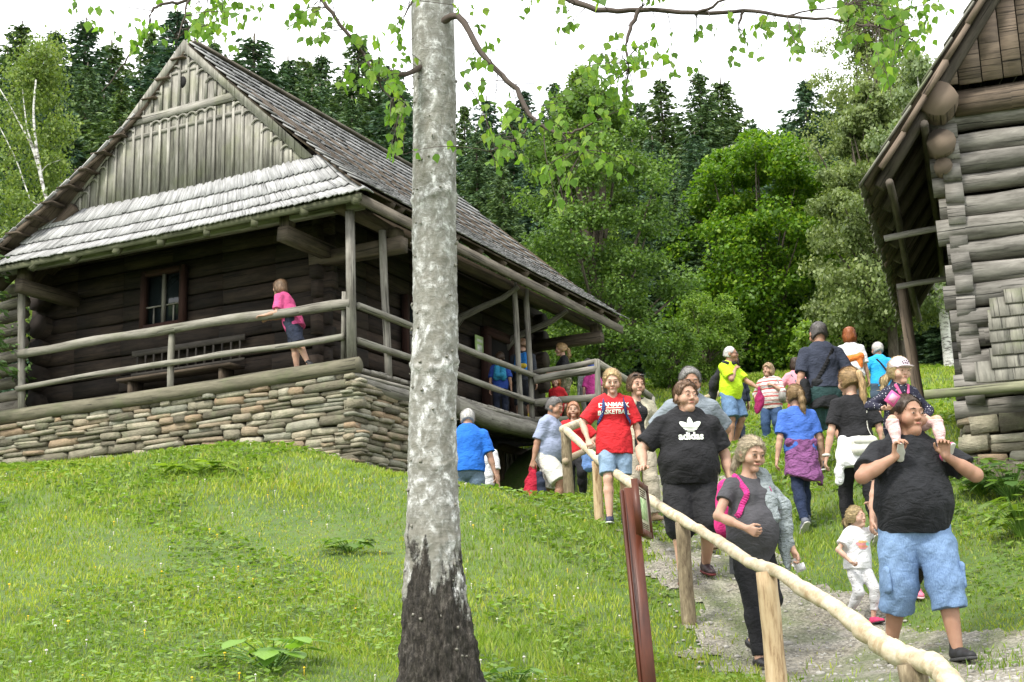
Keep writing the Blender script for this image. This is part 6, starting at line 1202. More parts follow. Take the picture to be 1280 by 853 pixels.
# ---------- pregnant woman
J = stand('pregnant woman in dark grey dress with grey cardigan over her shoulder beside the pole rail', 948, 832, 10, 1.66, 24, dict(h=NEAR, fem=1, g=1.05, belly=1.15, skin=SKIN, head=(-4, 14, 4), feet=[(-.07, -.12, .08), (.1, .2, .12)], toe=(0, 25), hands=[(-.2, -.26, 1.02), (.3, -.16, .82)], elbow=[(-1, .9, 0), (.6, 1, 0)], curl=[45, 45], brow=hairm('light brown hair', (.2, .12, .06))))
mh = hair(J, 'bun', HAIRC['ash']); ponytail(J, mh, [(0, .1, -.02), (-.03, .13, -.04), (-.06, .12, -.1)], [.02, .03, .016]); GD = fabric('dark grey jersey', (.07, .068, .075), .12, bump=.25)
s_ = shirt(J, GD, .5, -.22, .004, .08, 'dress', wr=.0025, flare=.025); legs(J, fabric('black leggings', (.01, .01, .012), .3), 1.97, .004, 'leggings', .002); shoes(J, plain('black ballet shoe', (.015, .013, .015), .4), None, -.04, k=.95)
backpack(J, 'backpack', 'bright pink backpack on the pregnant woman', fabric('pink bag cloth', (.62, .03, .2)), fabric('pink strap cloth', (.55, .04, .22)), .16, .2, .11)
t = thing_on('cardigan', 'light grey cardigan draped over the pregnant woman\'s shoulder', 'cardigan', J); s = J['s']; a = J['sh'][1]; GC = fabric('grey knit', (.3, .34, .35), .12, bump=.8)
sdf_obj('draped_knit', [cone(a * .55 + J['nb'] * .45 + np.array([0, .1, -.05]), a * .6 + J['nb'] * .4 + np.array([0, -.02, .06]), .04, .045, [1, 1, 1], .04), cone(a * .6 + J['nb'] * .4 + np.array([0, -.02, .06]), a * .55 + np.array([-.0, -.15, J['top'][2] * .45 - .12]), .045, .045, [.9, 1.4, 1], .04), cone(a * .55 + np.array([-.0, -.15, J['top'][2] * .45 - .12]), a * .6 + np.array([0, -.19, J['top'][2] * .4 - .26]), .045, .04, [.9, 1.5, 1], .04),
    cone(a + np.array([-.02, 0, .04]), a + np.array([.06, -.08, -.16]), .055, .07, [1, 1, 1], .05), cone(a + np.array([.06, -.08, -.16]), a + np.array([.08, -.1, -.42]), .07, .05, [1, 1.3, 1], .05), cone(a + np.array([.05, -.05, -.3]), a + np.array([.07, -.1, -.6]), .04, .035, [1, 1.2, 1], .04)], GC, t, .008, .007, 5)
g_ = J['grip'][1]; t = thing_on('folded_paper', 'crumpled white and red paper held in the pregnant woman\'s lowered hand', 'paper', J); mb = MB()
for k in range(4): mb.box(g_ + np.array([.01 * k, -.02, -.02 - .01 * k]), frame_of((.5 + .3 * k, -.2, -1 + .5 * k), (0, -1, .3)), (.04, .025, .003), .006)
mb.build('sheet', plain('white paper', (.65, .63, .62), .6), t)
# ---------- man with the trefoil shirt
J = stand('stout young man in black t-shirt with white three-leaf print, one hand on the pole rail', 868, 731, 12, 1.8, 4, dict(h=NEAR, face=True, g=1.33, belly=.7, head=(16, 2, 0), feet=[(-.12, -.12, .085), (.14, .14, .1)], toe=(-4, 12), hands=[(-.42, -.2, .97), (.36, -.02, .86)], elbow=[(-.7, .8, 0), (.7, .8, 0)], hdir=[(-.4, -.8, .05), None], palm=[(.1, 0, -1), (-1, .1, 0)], thumb=[(1, 0, 0), (0, -1, 0)], curl=[22, 30], brow=hairm('dark brown hair', (.06, .035, .02))))
hair(J, 'short', HAIRC['brown'], vol=1.1); s_ = shirt(J, BLACK, .8, -.06, .032, .085, flare=.02, wr=.005, ws=6); legs(J, fabric('black sport cloth', (.014, .014, .016), .3), 1.12, .035, 'shorts', .004, hemr=.02)
shoes(J, plain('black red trainer', (.03, .015, .018), .5), plain('dark red sole', (.12, .02, .02), .6), .07)
c_ = J['chest'] + J['up'] * .05; leafp = lambda cx, cy, ang, L, w: [(cx + cos(ang) * u * L - sin(ang) * w * sin(pi * u ** .85) * sg, cy + sin(ang) * u * L + cos(ang) * w * sin(pi * u ** .85) * sg) for sg, us in ((1, np.linspace(0, 1, 9)), (-1, np.linspace(1, 0, 9)[1:-1])) for u in us]
M2 = (c_, (1, 0, 0), J['up'], (0, -1, 0))
def halfclip(P_, y0, y1):                                                     # keep the band y0..y1 of an outline
    out = [(x, min(max(y, y0), y1)) for x, y in P_]; q = [out[0]]
    for p in out[1:]:
        if abs(p[0] - q[-1][0]) + abs(p[1] - q[-1][1]) > 1e-4: q.append(p)
    return q
def ell(cx, cy, rx, ry, ang): return [(cx + cos(ang) * rx * cos(t) * (1 - .25 * sin(t)) - sin(ang) * ry * sin(t), cy + sin(ang) * rx * cos(t) * (1 - .25 * sin(t)) + cos(ang) * ry * sin(t)) for t in np.linspace(0, 2 * pi, 18, endpoint=False)]
pl = [halfclip(ell(0, .068, .026, .054, 0), .026, 9), halfclip(ell(-.053, .047, .027, .05, .95), .026, 9), halfclip(ell(.053, .047, .027, .05, -.95), .026, 9)]
pl += [[(-.062, .013), (.062, .013), (.067, .02), (-.067, .02)], [(-.05, .0), (.05, .0), (.055, .007), (-.055, .007)], [(-.028, -.012), (.028, -.012), (.038, -.006), (-.038, -.006)]]
decal(J, s_, 'leaf_print', M2, pl, PRINT); decal(J, s_, 'printed_word', (c_ - J['up'] * .085, (1, 0, 0), J['up'], (0, -1, 0)), text_polys('adidas', .092, .035, 0, .98), PRINT)
mb = MB(); mb.tube([J['nb'] + np.array([.082 * sin(t), -.025 - .08 * cos(t) - .015, .012 - .055 * (.5 + .5 * cos(t))]) for t in np.linspace(-2.0, 2.0, 15)], .0065, 7); mb.build('necklace', plain('white cord', (.6, .58, .52), .4), J['root'], True)
# ---------- girl in the red shirt
J = stand('blonde young woman in red lettered t-shirt and denim shorts holding the rail', 772, 655, 14.5, 1.68, 2, dict(h=.0075, face=True, fem=.6, skin=SKINC, head=(-4, 16, 0), feet=[(-.1, -.14, .085), (.1, .1, .09)], toe=(0, 10), hands=[(-.31, -.16, .95), (.3, -.03, .86)], elbow=[(-1, .8, 0), (.6, .8, 0)], curl=[50, 30], palm=[(.3, 0, -1), (-1, .1, 0)], brow=hairm('light brown hair', (.2, .12, .06))))
hair(J, 'bun', HAIRC['blond']); s_ = shirt(J, fabric('red cotton', (.52, .018, .025), .12), .85, -.12, .028, .085, flare=.04, vneck=.05, ws=8); legs(J, denim('pale denim', (.12, .2, .32), (.34, .45, .56)), .86, .014, 'denim_shorts', hemr=.012); shoes(J, plain('navy trainer', (.02, .025, .06), .6), plain('white sole', (.6, .6, .6)), .03)
c_ = J['chest'] + J['up'] * .02; decal(J, s_, 'printed_word', (c_ + J['up'] * .035, (1, 0, 0), J['up'], (0, -1, 0)), text_polys('DANMARK', .068, .03), PRINT); decal(J, s_, 'printed_word', (c_ - J['up'] * .045, (1, 0, 0), J['up'], (0, -1, 0)), text_polys('BASKETBALL', .062, .03), PRINT); decal(J, s_, 'printed_bar', (c_ + J['up'] * .014, (1, 0, 0), J['up'], (0, -1, 0)), [[(-.14, 0), (.14, 0), (.14, .008), (-.14, .008)]], PRINT)
backpack(J, 'backpack', 'dark blue backpack on the blonde woman in the red shirt', fabric('dark blue bag', (.02, .035, .1)), fabric('blue strap', (.03, .05, .16)), .13, .17, .08); mb = MB(); w_ = J['wrists'][1]; mb.tube([w_ + np.array([.026 * cos(t), .026 * sin(t), .01]) for t in np.linspace(0, 2 * pi, 11)], .006, 6); mb.build('wristband', BLACK, J['root'])
# ---------- woman in the beige jacket
J = stand('woman in open beige jacket over black dotted top with sunglasses pushed up on her hair', 801, 650, 15.4, 1.7, 14, dict(h=.0085, face=True, fem=1, g=1.05, skin=SKIN, head=(4, 2, 0), feet=[(-.12, .05, .085), (.14, -.12, .085)], hands=[(-.3, -.05, .85), (.32, -.12, .88)], curl=[30, 40], brow=hairm('dark brown hair', (.06, .035, .02))))
hair(J, 'bun', HAIRC['brown'], vol=1.4); shirt(J, fabric('black dotted top', (.014, .014, .016), .2, dots=(26, .1, (.6, .6, .6, 1))), 0, -.12, .014, .085, 'top'); JK = fabric('beige canvas', (.42, .39, .29), .1)
shirt(J, JK, 1.75, -.2, .034, .095, 'jacket', flare=.02, ws=9, cut=[], extra=(cone((0, -.2, .6), (0, -.2, 1.5), .11, .075, [1, 1, 1], .004, (), 's'),)); legs(J, fabric('beige trousers cloth', (.4, .36, .28), .08), 1.95, .022); shoes(J, plain('tan shoe', (.3, .2, .12), .6)); hd = J['hd']
mb = MB(); [mb.blob(hd(sx * .035, -.062, .098), frame_of((1, 0, 0), (0, -.7, .7)), (.03, .012, .02), 0, 10, 5, .8) for sx in (-1, 1)]; mb.tube([hd(-.08, .0, .05), hd(-.065, -.05, .09), hd(.065, -.05, .09), hd(.08, 0, .05)], .004, 5); mb.build('sunglasses', plain('dark lens', (.03, .02, .02), .1), J['root'], True)
# ---------- bearded man in the grey shirt
J = stand('grey-bearded man in grey short-sleeved shirt with diagonal bag strap', 873, 690, 13.3, 1.8, 3, dict(h=.008, face=True, g=1.15, belly=.3, skin=SKINT, head=(-2, 12, 0), feet=[(-.12, 0, .08), (.12, 0, .08)], hands=[(-.2, .16, 1.0), (.22, .16, .98)], elbow=[(-1, .4, -.3), (1, .4, -.3)], brow=hairm('grey brow', (.2, .19, .18))))
mh = hair(J, 'short', HAIRC['grey'], vol=1.3); hd = J['hd']; hr = J['hs']; sdf_obj('beard', [cone(hd(-.05, -.045, -.055), hd(0, -.062, -.085), .026 * hr, .032 * hr), cone(hd(.05, -.045, -.055), hd(0, -.062, -.085), .026 * hr, .032 * hr), cone(hd(-.028, -.084, -.042), hd(.028, -.084, -.042), .012 * hr, .012 * hr, None, .004), cone(hd(-.015, -.1, -.051), hd(.015, -.1, -.051), .01 * hr, .01 * hr, None, .002, (), 's')], hairm('grey beard', (.3, .29, .27)), J['root'], .006, .002)
s_ = shirt(J, fabric('grey checked shirt', (.2, .23, .26), .1), .85, -.1, .03, .08, flare=.015, ws=11); legs(J, fabric('khaki', (.2, .18, .13)), 1.1, .03, 'shorts'); shoes(J, plain('brown shoe', (.1, .07, .04), .6)); sdf_obj('collar', [cone(J['nb'] + np.array([sx * .06, -.0, .0]), J['nb'] + np.array([sx * .035, -.085, -.05]), .02, .016, None, .006) for sx in (-1, 1)], MATS['grey checked shirt'], s_, .008)
sl = lambda J, s_, pts, wd, mat, name='strap', parent=None: strip(J, s_, name, [surf(J, s_, x, z, f) for x, z, f in pts], wd, mat, parent=parent)
t = thing_on('shoulder_bag', 'black shoulder bag of the grey-bearded man, hanging behind his hip', 'shoulder bag', J); T_ = J['top'][2]; sl(J, s_, [(.02, T_ - .08, True), (.07, T_ - .18, True), (.13, T_ - .32, True), (.16, T_ - .42, True)], .035, BLACK, parent=t); sdf_obj('bag_body', [cone((.2, .12, .95), (.2, .05, .8), .08, .08, None, .02)], BLACK, t, .012)
# ---------- man in the lime shirt
J = stand('man in bright lime t-shirt and denim shorts with dark jacket slung over his shoulder', 917, 562, 23.3, 1.8, 48, dict(h=FAR, face=True, g=1.15, belly=.25, skin=SKINT, head=(22, 0, 0), feet=[(-.1, -.02, .08), (.16, .06, .08)], hands=[(-.06, -.17, 1.34), (.2, -.42, 1.02)], elbow=[(-.6, -.3, -1), (.6, .8, -.3)], brow=hairm('grey brow', (.2, .19, .18)), curl=[60, 25]))
hair(J, 'crop', HAIRC['white']); s_ = shirt(J, fabric('lime cotton', (.5, .74, .02), .08), .8, -.08, .026, .08, flare=.01); legs(J, denim('mid denim', (.06, .12, .24), (.2, .33, .52)), .95, .035, 'denim_shorts', hemr=.02); shoes(J, plain('dark sandal', (.05, .05, .06), .7)); hd = J['hd']
mb = MB(); [mb.blob(hd(sx * .03, -.096, .01), frame_of((1, 0, 0), (0, -1, 0)), (.022, .003, .014), 0, 8, 4, .8) for sx in (-1, 1)]; mb.tube([hd(.03, -.097, .016), hd(.07, -.06, .016), hd(.085, 0, .01)], .003, 5); mb.tube([hd(-.03, -.097, .016), hd(-.07, -.06, .016), hd(-.085, 0, .01)], .003, 5); mb.build('glasses', plain('dark lens', (.03, .02, .02), .1), J['root'], True)
t = thing_on('dark_jacket', 'black jacket hanging down the back of the man in the lime shirt', 'jacket', J); a = J['sh'][0]; sdf_obj('cloth', [cone(J['nb'] + np.array([.06, .0, -.02]), a + np.array([.02, -.02, .06]), .05, .06, None, .04), cone(J['nb'] + np.array([-.04, .08, .0]), (-.18, .22, 1.15), .07, .1, [1, 1.6, 1], .05), cone((-.12, .22, 1.2), (-.16, .3, .85), .12, .1, [1, 2.2, 1], .05), cone(J['nb'] + np.array([-.05, -.1, -.02]), J['nb'] + np.array([.06, -.06, .0]), .035, .035, None, .03)], fabric('black shell cloth', (.018, .019, .022), .3), t, .013, .008)
g_ = J['grip'][1]; t = thing_on('magenta_jacket', 'magenta jacket hanging from the lime-shirted man\'s hand', 'jacket', J); sdf_obj('cloth', [cone(g_ + np.array([0, 0, -.0]), g_ + np.array([.02, .02, -.2]), .04, .08, [1.3, 1, 1], .05), cone(g_ + np.array([.02, .02, -.2]), g_ + np.array([-.02, .05, -.38]), .08, .06, [1.3, 1, 1], .05)], fabric('magenta cloth', (.28, .015, .09)), t, .013, .008)
J = stand('person in dark trousers almost hidden behind the lime-shirted man', 925, 560, 24.2, 1.68, 200, dict(h=.014, face=False, feet=[(-.08, 0, .08), (.08, .05, .08)])); hair(J, 'short', HAIRC['dark']); shirt(J, NAVY, 1.8, -.05, .015); legs(J, fabric('dark blue trousers', (.02, .028, .05)), 1.95, .014); shoes(J, plain('dark shoe', (.03, .03, .035), .6))
# ---------- woman in the striped blouse
J = stand('curly-haired woman in red and white striped blouse and blue jeans with a grey handbag', 968, 560, 25.4, 1.6, -28, dict(h=FAR, face=True, fem=1, g=1.22, belly=.4, head=(-14, 0, 0), feet=[(-.13, -.05, .08), (.13, .05, .08)], hands=[(-.27, -.14, .98), (.1, -.2, 1.28)], elbow=[(-.7, .8, 0), (.8, -.1, -1)], brow=hairm('light brown hair', (.2, .12, .06)), curl=[30, 60]))
hair(J, 'curly', (.35, .24, .14)); s_ = shirt(J, fabric('red striped blouse', (.6, .58, .55), .05, stripes=(.15, [(0, (.62, .6, .56)), (.28, (.6, .58, .55)), (.34, (.45, .07, .07)), (.48, (.5, .12, .1)), (.55, (.62, .6, .57)), (.66, (.3, .28, .28)), (.74, (.62, .6, .57)), (.86, (.48, .12, .12)), (1, (.62, .6, .56))])), 1.15, -.12, .03, .08, 'blouse', flare=.02)
legs(J, denim('blue jeans', (.02, .045, .11), (.06, .12, .24)), 1.96, .018, 'jeans', hemr=.01); shoes(J, plain('dark shoe', (.03, .03, .035), .6)); t = thing_on('handbag', 'grey handbag on the shoulder of the woman in the striped blouse', 'handbag', J); sdf_obj('bag_body', [cone((.24, .06, 1.0), (.26, -.1, .98), .085, .085, [1.2, 1, .9], .03), cone((.24, .06, .93), (.26, -.1, .93), .085, .085, [1.2, 1, .9], .03)], plain('grey leather', (.25, .24, .22), .5), t, .012, .002); mb = MB(); mb.tube([(.25, -.06, 1.05), (.2, -.14, 1.25), J['sh'][1] + np.array([-.03, -.02, .07]), (.22, .12, 1.25), (.24, .03, 1.06)], .012, 6); mb.build('handle', plain('grey leather', (.25, .24, .22), .5), t)
# ---------- woman in pink, seen from behind
J = stand('dark-haired woman in pink top and coral trousers seen from behind beside the tall man', 1001, 545, 26, 1.68, 168, dict(h=.0125, face=False, fem=1, g=1.08, hands=[(-.28, 0, .9), (.2, -.25, 1.12)], elbow=[(-.6, .8, 0), (1, .4, -.6)], head=(-20, 0, 0))); hair(J, 'bob', HAIRC['dark']); s_ = shirt(J, fabric('pink cotton', (.72, .3, .36), .08), .9, -.14, .022, flare=.02); legs(J, fabric('coral cloth', (.6, .16, .15)), 1.9, .025); shoes(J, plain('beige shoe', (.4, .33, .25)))
t = thing_on('sling_bag', 'grey sling bag across the back of the woman in the pink top', 'sling bag', J); sl(J, s_, [(.1, J['top'][2] - .02, False), (0, J['top'][2] - .2, False), (-.12, J['top'][2] - .36, False)], .03, plain('grey strap', (.18, .19, .22)), parent=t); sdf_obj('bag_body', [cone((-.17, .1, 1.12), (-.18, .1, .98), .06, .06, None, .02)], plain('grey strap', (.18, .19, .22)), t, .012)
# ---------- tall man in navy
J = stand('tall man in navy t-shirt with black jacket tied at his waist walking uphill', 1040, 594, 16.4, 1.9, 184, dict(h=.009, face=False, g=1.12, skin=SKINT, lean=6, head=(6, 6, 0), feet=[(-.12, .3, .3), (.06, -.12, .08)], toe=(62, 0), knee=[(0, -1, 0), (0, -1, 0)], hands=[(-.27, -.2, .98), (.33, .02, .86)]))
hair(J, 'crop', (.1, .09, .085), vol=2.2); s_ = shirt(J, fabric('dark navy cotton', (.028, .034, .055), .15), .85, .02, .022, .08, flare=.01); legs(J, fabric('dark teal cloth', (.025, .06, .06)), .98, .035, 'shorts', hemr=.02); shoes(J, plain('black sneaker', (.02, .02, .022)), SOLE, .02)
sdf_obj('tied_jacket', [cone(J['P'] + np.array([0, .0, .1]), J['P'] + np.array([0, .02, -.18]), .19, .2, [1, 1.35, 1], .05, [(J['P'] + np.array([0, 0, .14]), np.array([0, 0, 1.])), (J['P'] + np.array([0, 0, -.22]), np.array([0, 0, -1.]))]), cone(J['P'] + np.array([-.16, .06, .12]), J['P'] + np.array([.14, .1, .1]), .055, .06, None, .04)], fabric('black shell cloth', (.018, .019, .022), .3), J['root'], .011, .008, 4)
t = thing_on('sling_bag', 'black sling bag with wide strap on the tall man in navy', 'sling bag', J); T_ = J['top'][2]; sl(J, s_, [(-.12, T_ + .0, False), (-.02, T_ - .17, False), (.1, T_ - .36, False), (.2, T_ - .5, False)], .05, BLACK, parent=t); sdf_obj('bag_body', [cone((.27, .04, 1.1), (.27, .04, .92), .075, .085, [1.2, .9, 1], .02)], BLACK, t, .011, .003)
# ---------- girl in blue with the purple jacket
J = stand('girl in blue t-shirt with purple jacket tied round her waist walking away', 1008, 664, 14.3, 1.55, 186, dict(h=.008, face=False, fem=.5, skin=SKIN, feet=[(-.07, -.16, .08), (.08, .2, .14)], toe=(0, 35), hands=[(-.27, -.08, .86), (.3, 0, .84)], head=(8, 4, 0)))
mh = hair(J, 'pony', (.3, .2, .1)); ponytail(J, mh, [(0, .1, .03), (0, .14, .01), (-.01, .14, -.06), (-.02, .12, -.14), (-.03, .12, -.2)], [.022, .03, .036, .03, .012]); shirt(J, fabric('blue cotton', (.05, .13, .45), .1), .8, .0, .02, .075, ws=13); legs(J, fabric('dark blue leggings', (.015, .025, .06)), 1.95, .01, 'leggings'); shoes(J, plain('grey sneaker', (.12, .13, .16)), SOLE, .02)
PU = fabric('purple fleece', (.2, .07, .19), .2, bump=.7); P_ = J['P']; s = J['s']; oj = sdf_obj('tied_jacket', [cone(P_ + np.array([0, .01, .1]), P_ + np.array([0, .04, -.28]), .165 * s, .24 * s, [1, 1.25, 1], .05, [(P_ + np.array([0, 0, .12]), np.array([0, 0, 1.])), (P_ + np.array([.0, 0, -.3]), np.array([.3, 0, -1.]) / 1.044)]), cone(P_ + np.array([-.13, .03, .1]), P_ + np.array([.13, .05, .1]), .05, .05, None, .03), ball(P_ + np.array([0, -.08, -.3]), .17, None, .03, 's')], PU, J['root'], .009, .009, 6)
sdf_obj('hem_piping', [cone(P_ + np.array([.2 * s * cos(t), .04 + .17 * s * sin(t), -.29 + .3 * .2 * s * cos(t)]), P_ + np.array([.2 * s * cos(t + .35), .04 + .17 * s * sin(t + .35), -.29 + .3 * .2 * s * cos(t + .35)]), .008, .008, None, .004) for t in np.arange(0, pi, .35)], plain('lime piping', (.5, .65, .05)), oj, .007)
# ---------- woman with ponytail and white bag
J = stand('woman with long blonde ponytail, black t-shirt and white jacket tied at the waist', 1080, 668, 13, 1.72, 182, dict(h=.008, face=False, fem=1, skin=SKIN, feet=[(-.07, .2, .13), (.1, -.16, .08)], toe=(32, 0), hands=[(-.3, .05, .86), (.31, .0, .86)], head=(22, 4, 0)))
mh = hair(J, 'pony', (.4, .27, .14)); ponytail(J, mh, [(0, .09, .05), (-.01, .135, .04), (-.03, .14, -.05), (-.04, .12, -.15), (-.04, .12, -.22)], [.02, .03, .034, .03, .014]); s_ = shirt(J, BLACK, .75, .02, .012, .08, ws=14); legs(J, MATS['black leggings'], 1.97, .006, 'leggings', .002); shoes(J, plain('black sneaker', (.02, .02, .022)), SOLE)
P_ = J['P']; sdf_obj('tied_jacket', [cone(P_ + np.array([0, .01, .11]), P_ + np.array([0, .03, -.13]), .165, .215, [1, 1.3, 1], .05, [(P_ + np.array([0, 0, .13]), np.array([0, 0, 1.])), (P_ + np.array([0, 0, -.16]), np.array([-.12, 0, -1.]) / 1.007)]), cone(P_ + np.array([.15, .06, .06]), P_ + np.array([.22, .06, -.3]), .05, .045, None, .04), cone(P_ + np.array([-.15, .06, .06]), P_ + np.array([-.2, .04, -.22]), .05, .04, None, .04)], WHITE, J['root'], .009, .008, 9)
t = thing_on('white_handbag', 'small white leather bag hanging at the blonde ponytail woman\'s back', 'handbag', J); WL = plain('white leather', (.55, .54, .48), .45); c = P_ + np.array([-.02, .2, .03]); b_ = sdf_obj('bag_body', [cone(c + np.array([-.07, 0, .02]), c + np.array([.07, 0, .02]), .06, .06, [1, 1.3, 1], .02), cone(c + np.array([-.075, 0, -.05]), c + np.array([.075, 0, -.05]), .06, .06, [1, 1.2, 1], .02)], WL, t, .007, .001); sdf_obj('flap', [cone(c + np.array([-.08, .035, .03]), c + np.array([.08, .035, .03]), .035, .035, [1, 1.6, 1], .01)], WL, t, .007); mb = MB()
T_ = J['top'][2]; pts = [c + np.array([-.08, 0, .07]), surf(J, s_, -.1, 1.12, False), surf(J, s_, -.11, 1.3, False), surf(J, s_, -.115, T_ - .03, False), J['sh'][0] * .6 + J['nb'] * .4 + np.array([0, -.02, .06])]; strip(J, s_, 'strap', pts, .022, WL, parent=t)
mb = MB(); w_ = J['wrists'][1]; mb.tube([w_ + np.array([.03 * cos(q), .03 * sin(q), .02]) for q in np.linspace(0, 2 * pi, 11)], .013, 6); mb.build('wristband', WL, J['root'])
# ---------- red-haired woman and man in bright blue further up
J = stand('red-haired woman in white and orange top behind the ponytail woman', 1074, 560, 21.5, 1.68, 176, dict(h=.0125, face=False, fem=1)); hair(J, 'bob', HAIRC['red']); shirt(J, WHITE, .9, -.05, .02); legs(J, fabric('grey trousers', (.12, .12, .13)), 1.9, .02); shoes(J, plain('dark shoe', (.03, .03, .035)))
sdf_obj('orange_scarf', [cone(J['chest'] + np.array([-.14, .06, -.02]), J['chest'] + np.array([.12, .1, -.08]), .06, .07, None, .05), cone(J['chest'] + np.array([-.1, .1, -.05]), J['chest'] + np.array([-.12, .1, -.2]), .05, .04, None, .04)], fabric('orange cloth', (.75, .2, .04)), J['root'], .013, .005)
J = stand('white-haired man in bright blue t-shirt with black shoulder strap walking up the meadow', 1108, 548, 25.8, 1.78, 188, dict(h=.0125, face=False, g=1.1, hands=[(-.22, -.22, 1.02), (.28, -.2, 1.02)], elbow=[(-1, .6, -.3), (1, .6, -.3)], head=(10, 0, 0))); hair(J, 'short', HAIRC['white']); s_ = shirt(J, fabric('bright blue cotton', (.02, .34, .72), .08), .85, -.06, .026, flare=.01); legs(J, denim('dark denim', (.03, .05, .08), (.08, .12, .17)), 1.0, .035, 'denim_shorts'); shoes(J, plain('beige shoe', (.4, .33, .25)))
t = thing_on('sling_bag', 'black shoulder bag on the white-haired man in bright blue', 'sling bag', J); T_ = J['top'][2]; sl(J, s_, [(.1, T_ - .01, False), (0, T_ - .16, False), (-.12, T_ - .32, False), (-.2, T_ - .44, False)], .035, BLACK, parent=t); sdf_obj('bag_body', [cone((-.25, .04, 1.05), (-.25, .04, .93), .06, .07, None, .02)], BLACK, t, .012)
# ---------- people by the cellar
J = stand('stocky white-haired man in blue polo shirt and jeans seen from behind by the cellar', 588, 690, 19, 1.8, 184, dict(h=.0095, face=False, g=1.25, skin=SKIN, lean=6, head=(0, 14, 0), hands=[(-.36, -.04, .84), (.34, .0, .84)], feet=[(-.14, .05, .08), (.12, -.1, .08)])); hair(J, 'short', HAIRC['white'], vol=.8); s_ = shirt(J, fabric('royal blue cotton', (.015, .13, .52), .1), .9, -.07, .03, .07, flare=.015, ws=17); legs(J, denim('worn blue jeans', (.05, .085, .14), (.22, .3, .38)), 1.96, .02, 'jeans'); shoes(J, plain('brown shoe', (.1, .07, .04)))
sdf_obj('collar', [cone(J['nb'] + np.array([-.055, .03, .0]), J['nb'] + np.array([.055, .03, .0]), .03, .03, None, .01)], MATS['royal blue cotton'], s_, .01)
J = stand('person in white shirt hidden behind the man in the blue polo', 604, 680, 20.2, 1.7, 175, dict(h=.014, face=False)); hair(J, 'short', HAIRC['grey']); shirt(J, WHITE, .9, -.05, .02); legs(J, denim('dark denim', (.03, .05, .08), (.08, .12, .17)), 1.95, .015, 'jeans'); shoes(J, plain('dark shoe', (.03, .03, .035)))
J = stand('man in grey-blue t-shirt and white shorts bending his head, carrying a red jacket', 688, 672, 19.2, 1.8, 62, dict(h=.0095, face=True, g=1.2, belly=.4, skin=SKINT, lean=7, head=(-6, 18, 0), feet=[(-.1, -.2, .085), (.1, .18, .1)], hands=[(-.28, .1, .82), (.28, -.15, .86)], brow=hairm('grey brow', (.2, .19, .18)))); hair(J, 'short', (.16, .15, .145)); s_ = shirt(J, fabric('grey blue cotton', (.27, .31, .43), .08), .85, -.06, .022, .08, flare=.01, ws=19); legs(J, fabric('off white cotton', (.58, .57, .52)), .98, .04, 'shorts', hemr=.02); shoes(J, plain('brown shoe', (.1, .07, .04)))
g_ = J['grip'][0]; t = thing_on('red_jacket', 'red and black jacket hanging from the hand of the man in grey-blue', 'jacket', J); sdf_obj('cloth', [cone(g_, g_ + np.array([.03, .02, -.2]), .035, .1, [1.1, 1, 1], .04), cone(g_ + np.array([.03, .02, -.2]), g_ + np.array([0, .05, -.42]), .1, .12, [1.2, 1, 1], .04)], fabric('crimson shell', (.4, .012, .035), .2), t, .011, .012, 3); sdf_obj('lining', [cone(g_ + np.array([.0, -.1, -.12]), g_ + np.array([.02, -.12, -.38]), .05, .08, [1.3, 1, 1], .04)], NAVY, t, .011, .008, 3)
J = stand('woman in red t-shirt holding a blue jacket behind the farthest rail post', 722, 650, 20.6, 1.62, -6, dict(h=.011, face=True, fem=1, g=1.05, hands=[(-.26, -.05, .86), (.24, -.2, .98)], elbow=[(-.6, 1, 0), (1, .6, -.3)], brow=hairm('light brown hair', (.2, .12, .06)))); hair(J, 'bob', (.4, .2, .12)); shirt(J, MATS['red cotton'], .85, -.08, .02, ws=20); legs(J, MATS['black sport cloth'], 1.9, .015); shoes(J, plain('dark shoe', (.03, .03, .035)))
g_ = J['grip'][1]; t = thing_on('blue_jacket', 'light blue jacket over the arm of the woman in red by the fence', 'jacket', J); sdf_obj('cloth', [cone(g_, g_ + np.array([.04, .0, -.3]), .04, .1, [1, 1.4, 1], .04)], fabric('light denim blue', (.12, .22, .45)), t, .012, .01, 3)
# ---------- people on the gallery and terrace (floor of the gallery is C0 high)
FZ = C0[2] - .03
J = stand('woman in pink t-shirt and dark shorts leaning on the gallery rail', 366, 457, 20.65, 1.62, -112, dict(h=.0095, face=False, fem=1, g=1.12, lean=24, head=(-8, 2, 0), hz=.86, feet=[(-.08, .04, .08), (.08, .36, .15)], toe=(0, 40), hands=[(.02, -.5, 1.04), (.28, -.42, 1.04)], elbow=[(-.3, .3, -1), (.3, .3, -1)], hdir=[(-.5, -1, 0), (0, -1, 0)], palm=[(0, 0, -1), (0, 0, -1)], curl=[12, 12]), z=FZ); hair(J, 'bob', (.16, .1, .06), vol=.8); shirt(J, fabric('raspberry cotton', (.55, .08, .22), .1), .8, -.12, .022, flare=.02, ws=22); legs(J, NAVY, .98, .03, 'shorts', hemr=.015); shoes(J, plain('black sneaker', (.02, .02, .022)), None, .05)
J = stand('boy in blue t-shirt at the farmhouse door', 626, 500, 25.6, 1.38, 178, dict(h=.0125, face=False, kid=.6), z=FZ); hair(J, 'short', HAIRC['dark']); shirt(J, fabric('deep blue cotton', (.02, .06, .3)), .9, -.1, .022); legs(J, NAVY, 1.95, .015); shoes(J, plain('dark shoe', (.03, .03, .035))); backpack(J, 'backpack', 'light blue backpack on the boy at the farmhouse door', fabric('light blue bag', (.03, .25, .42)), fabric('light blue bag', (.03, .25, .42)), .12, .15, .08)
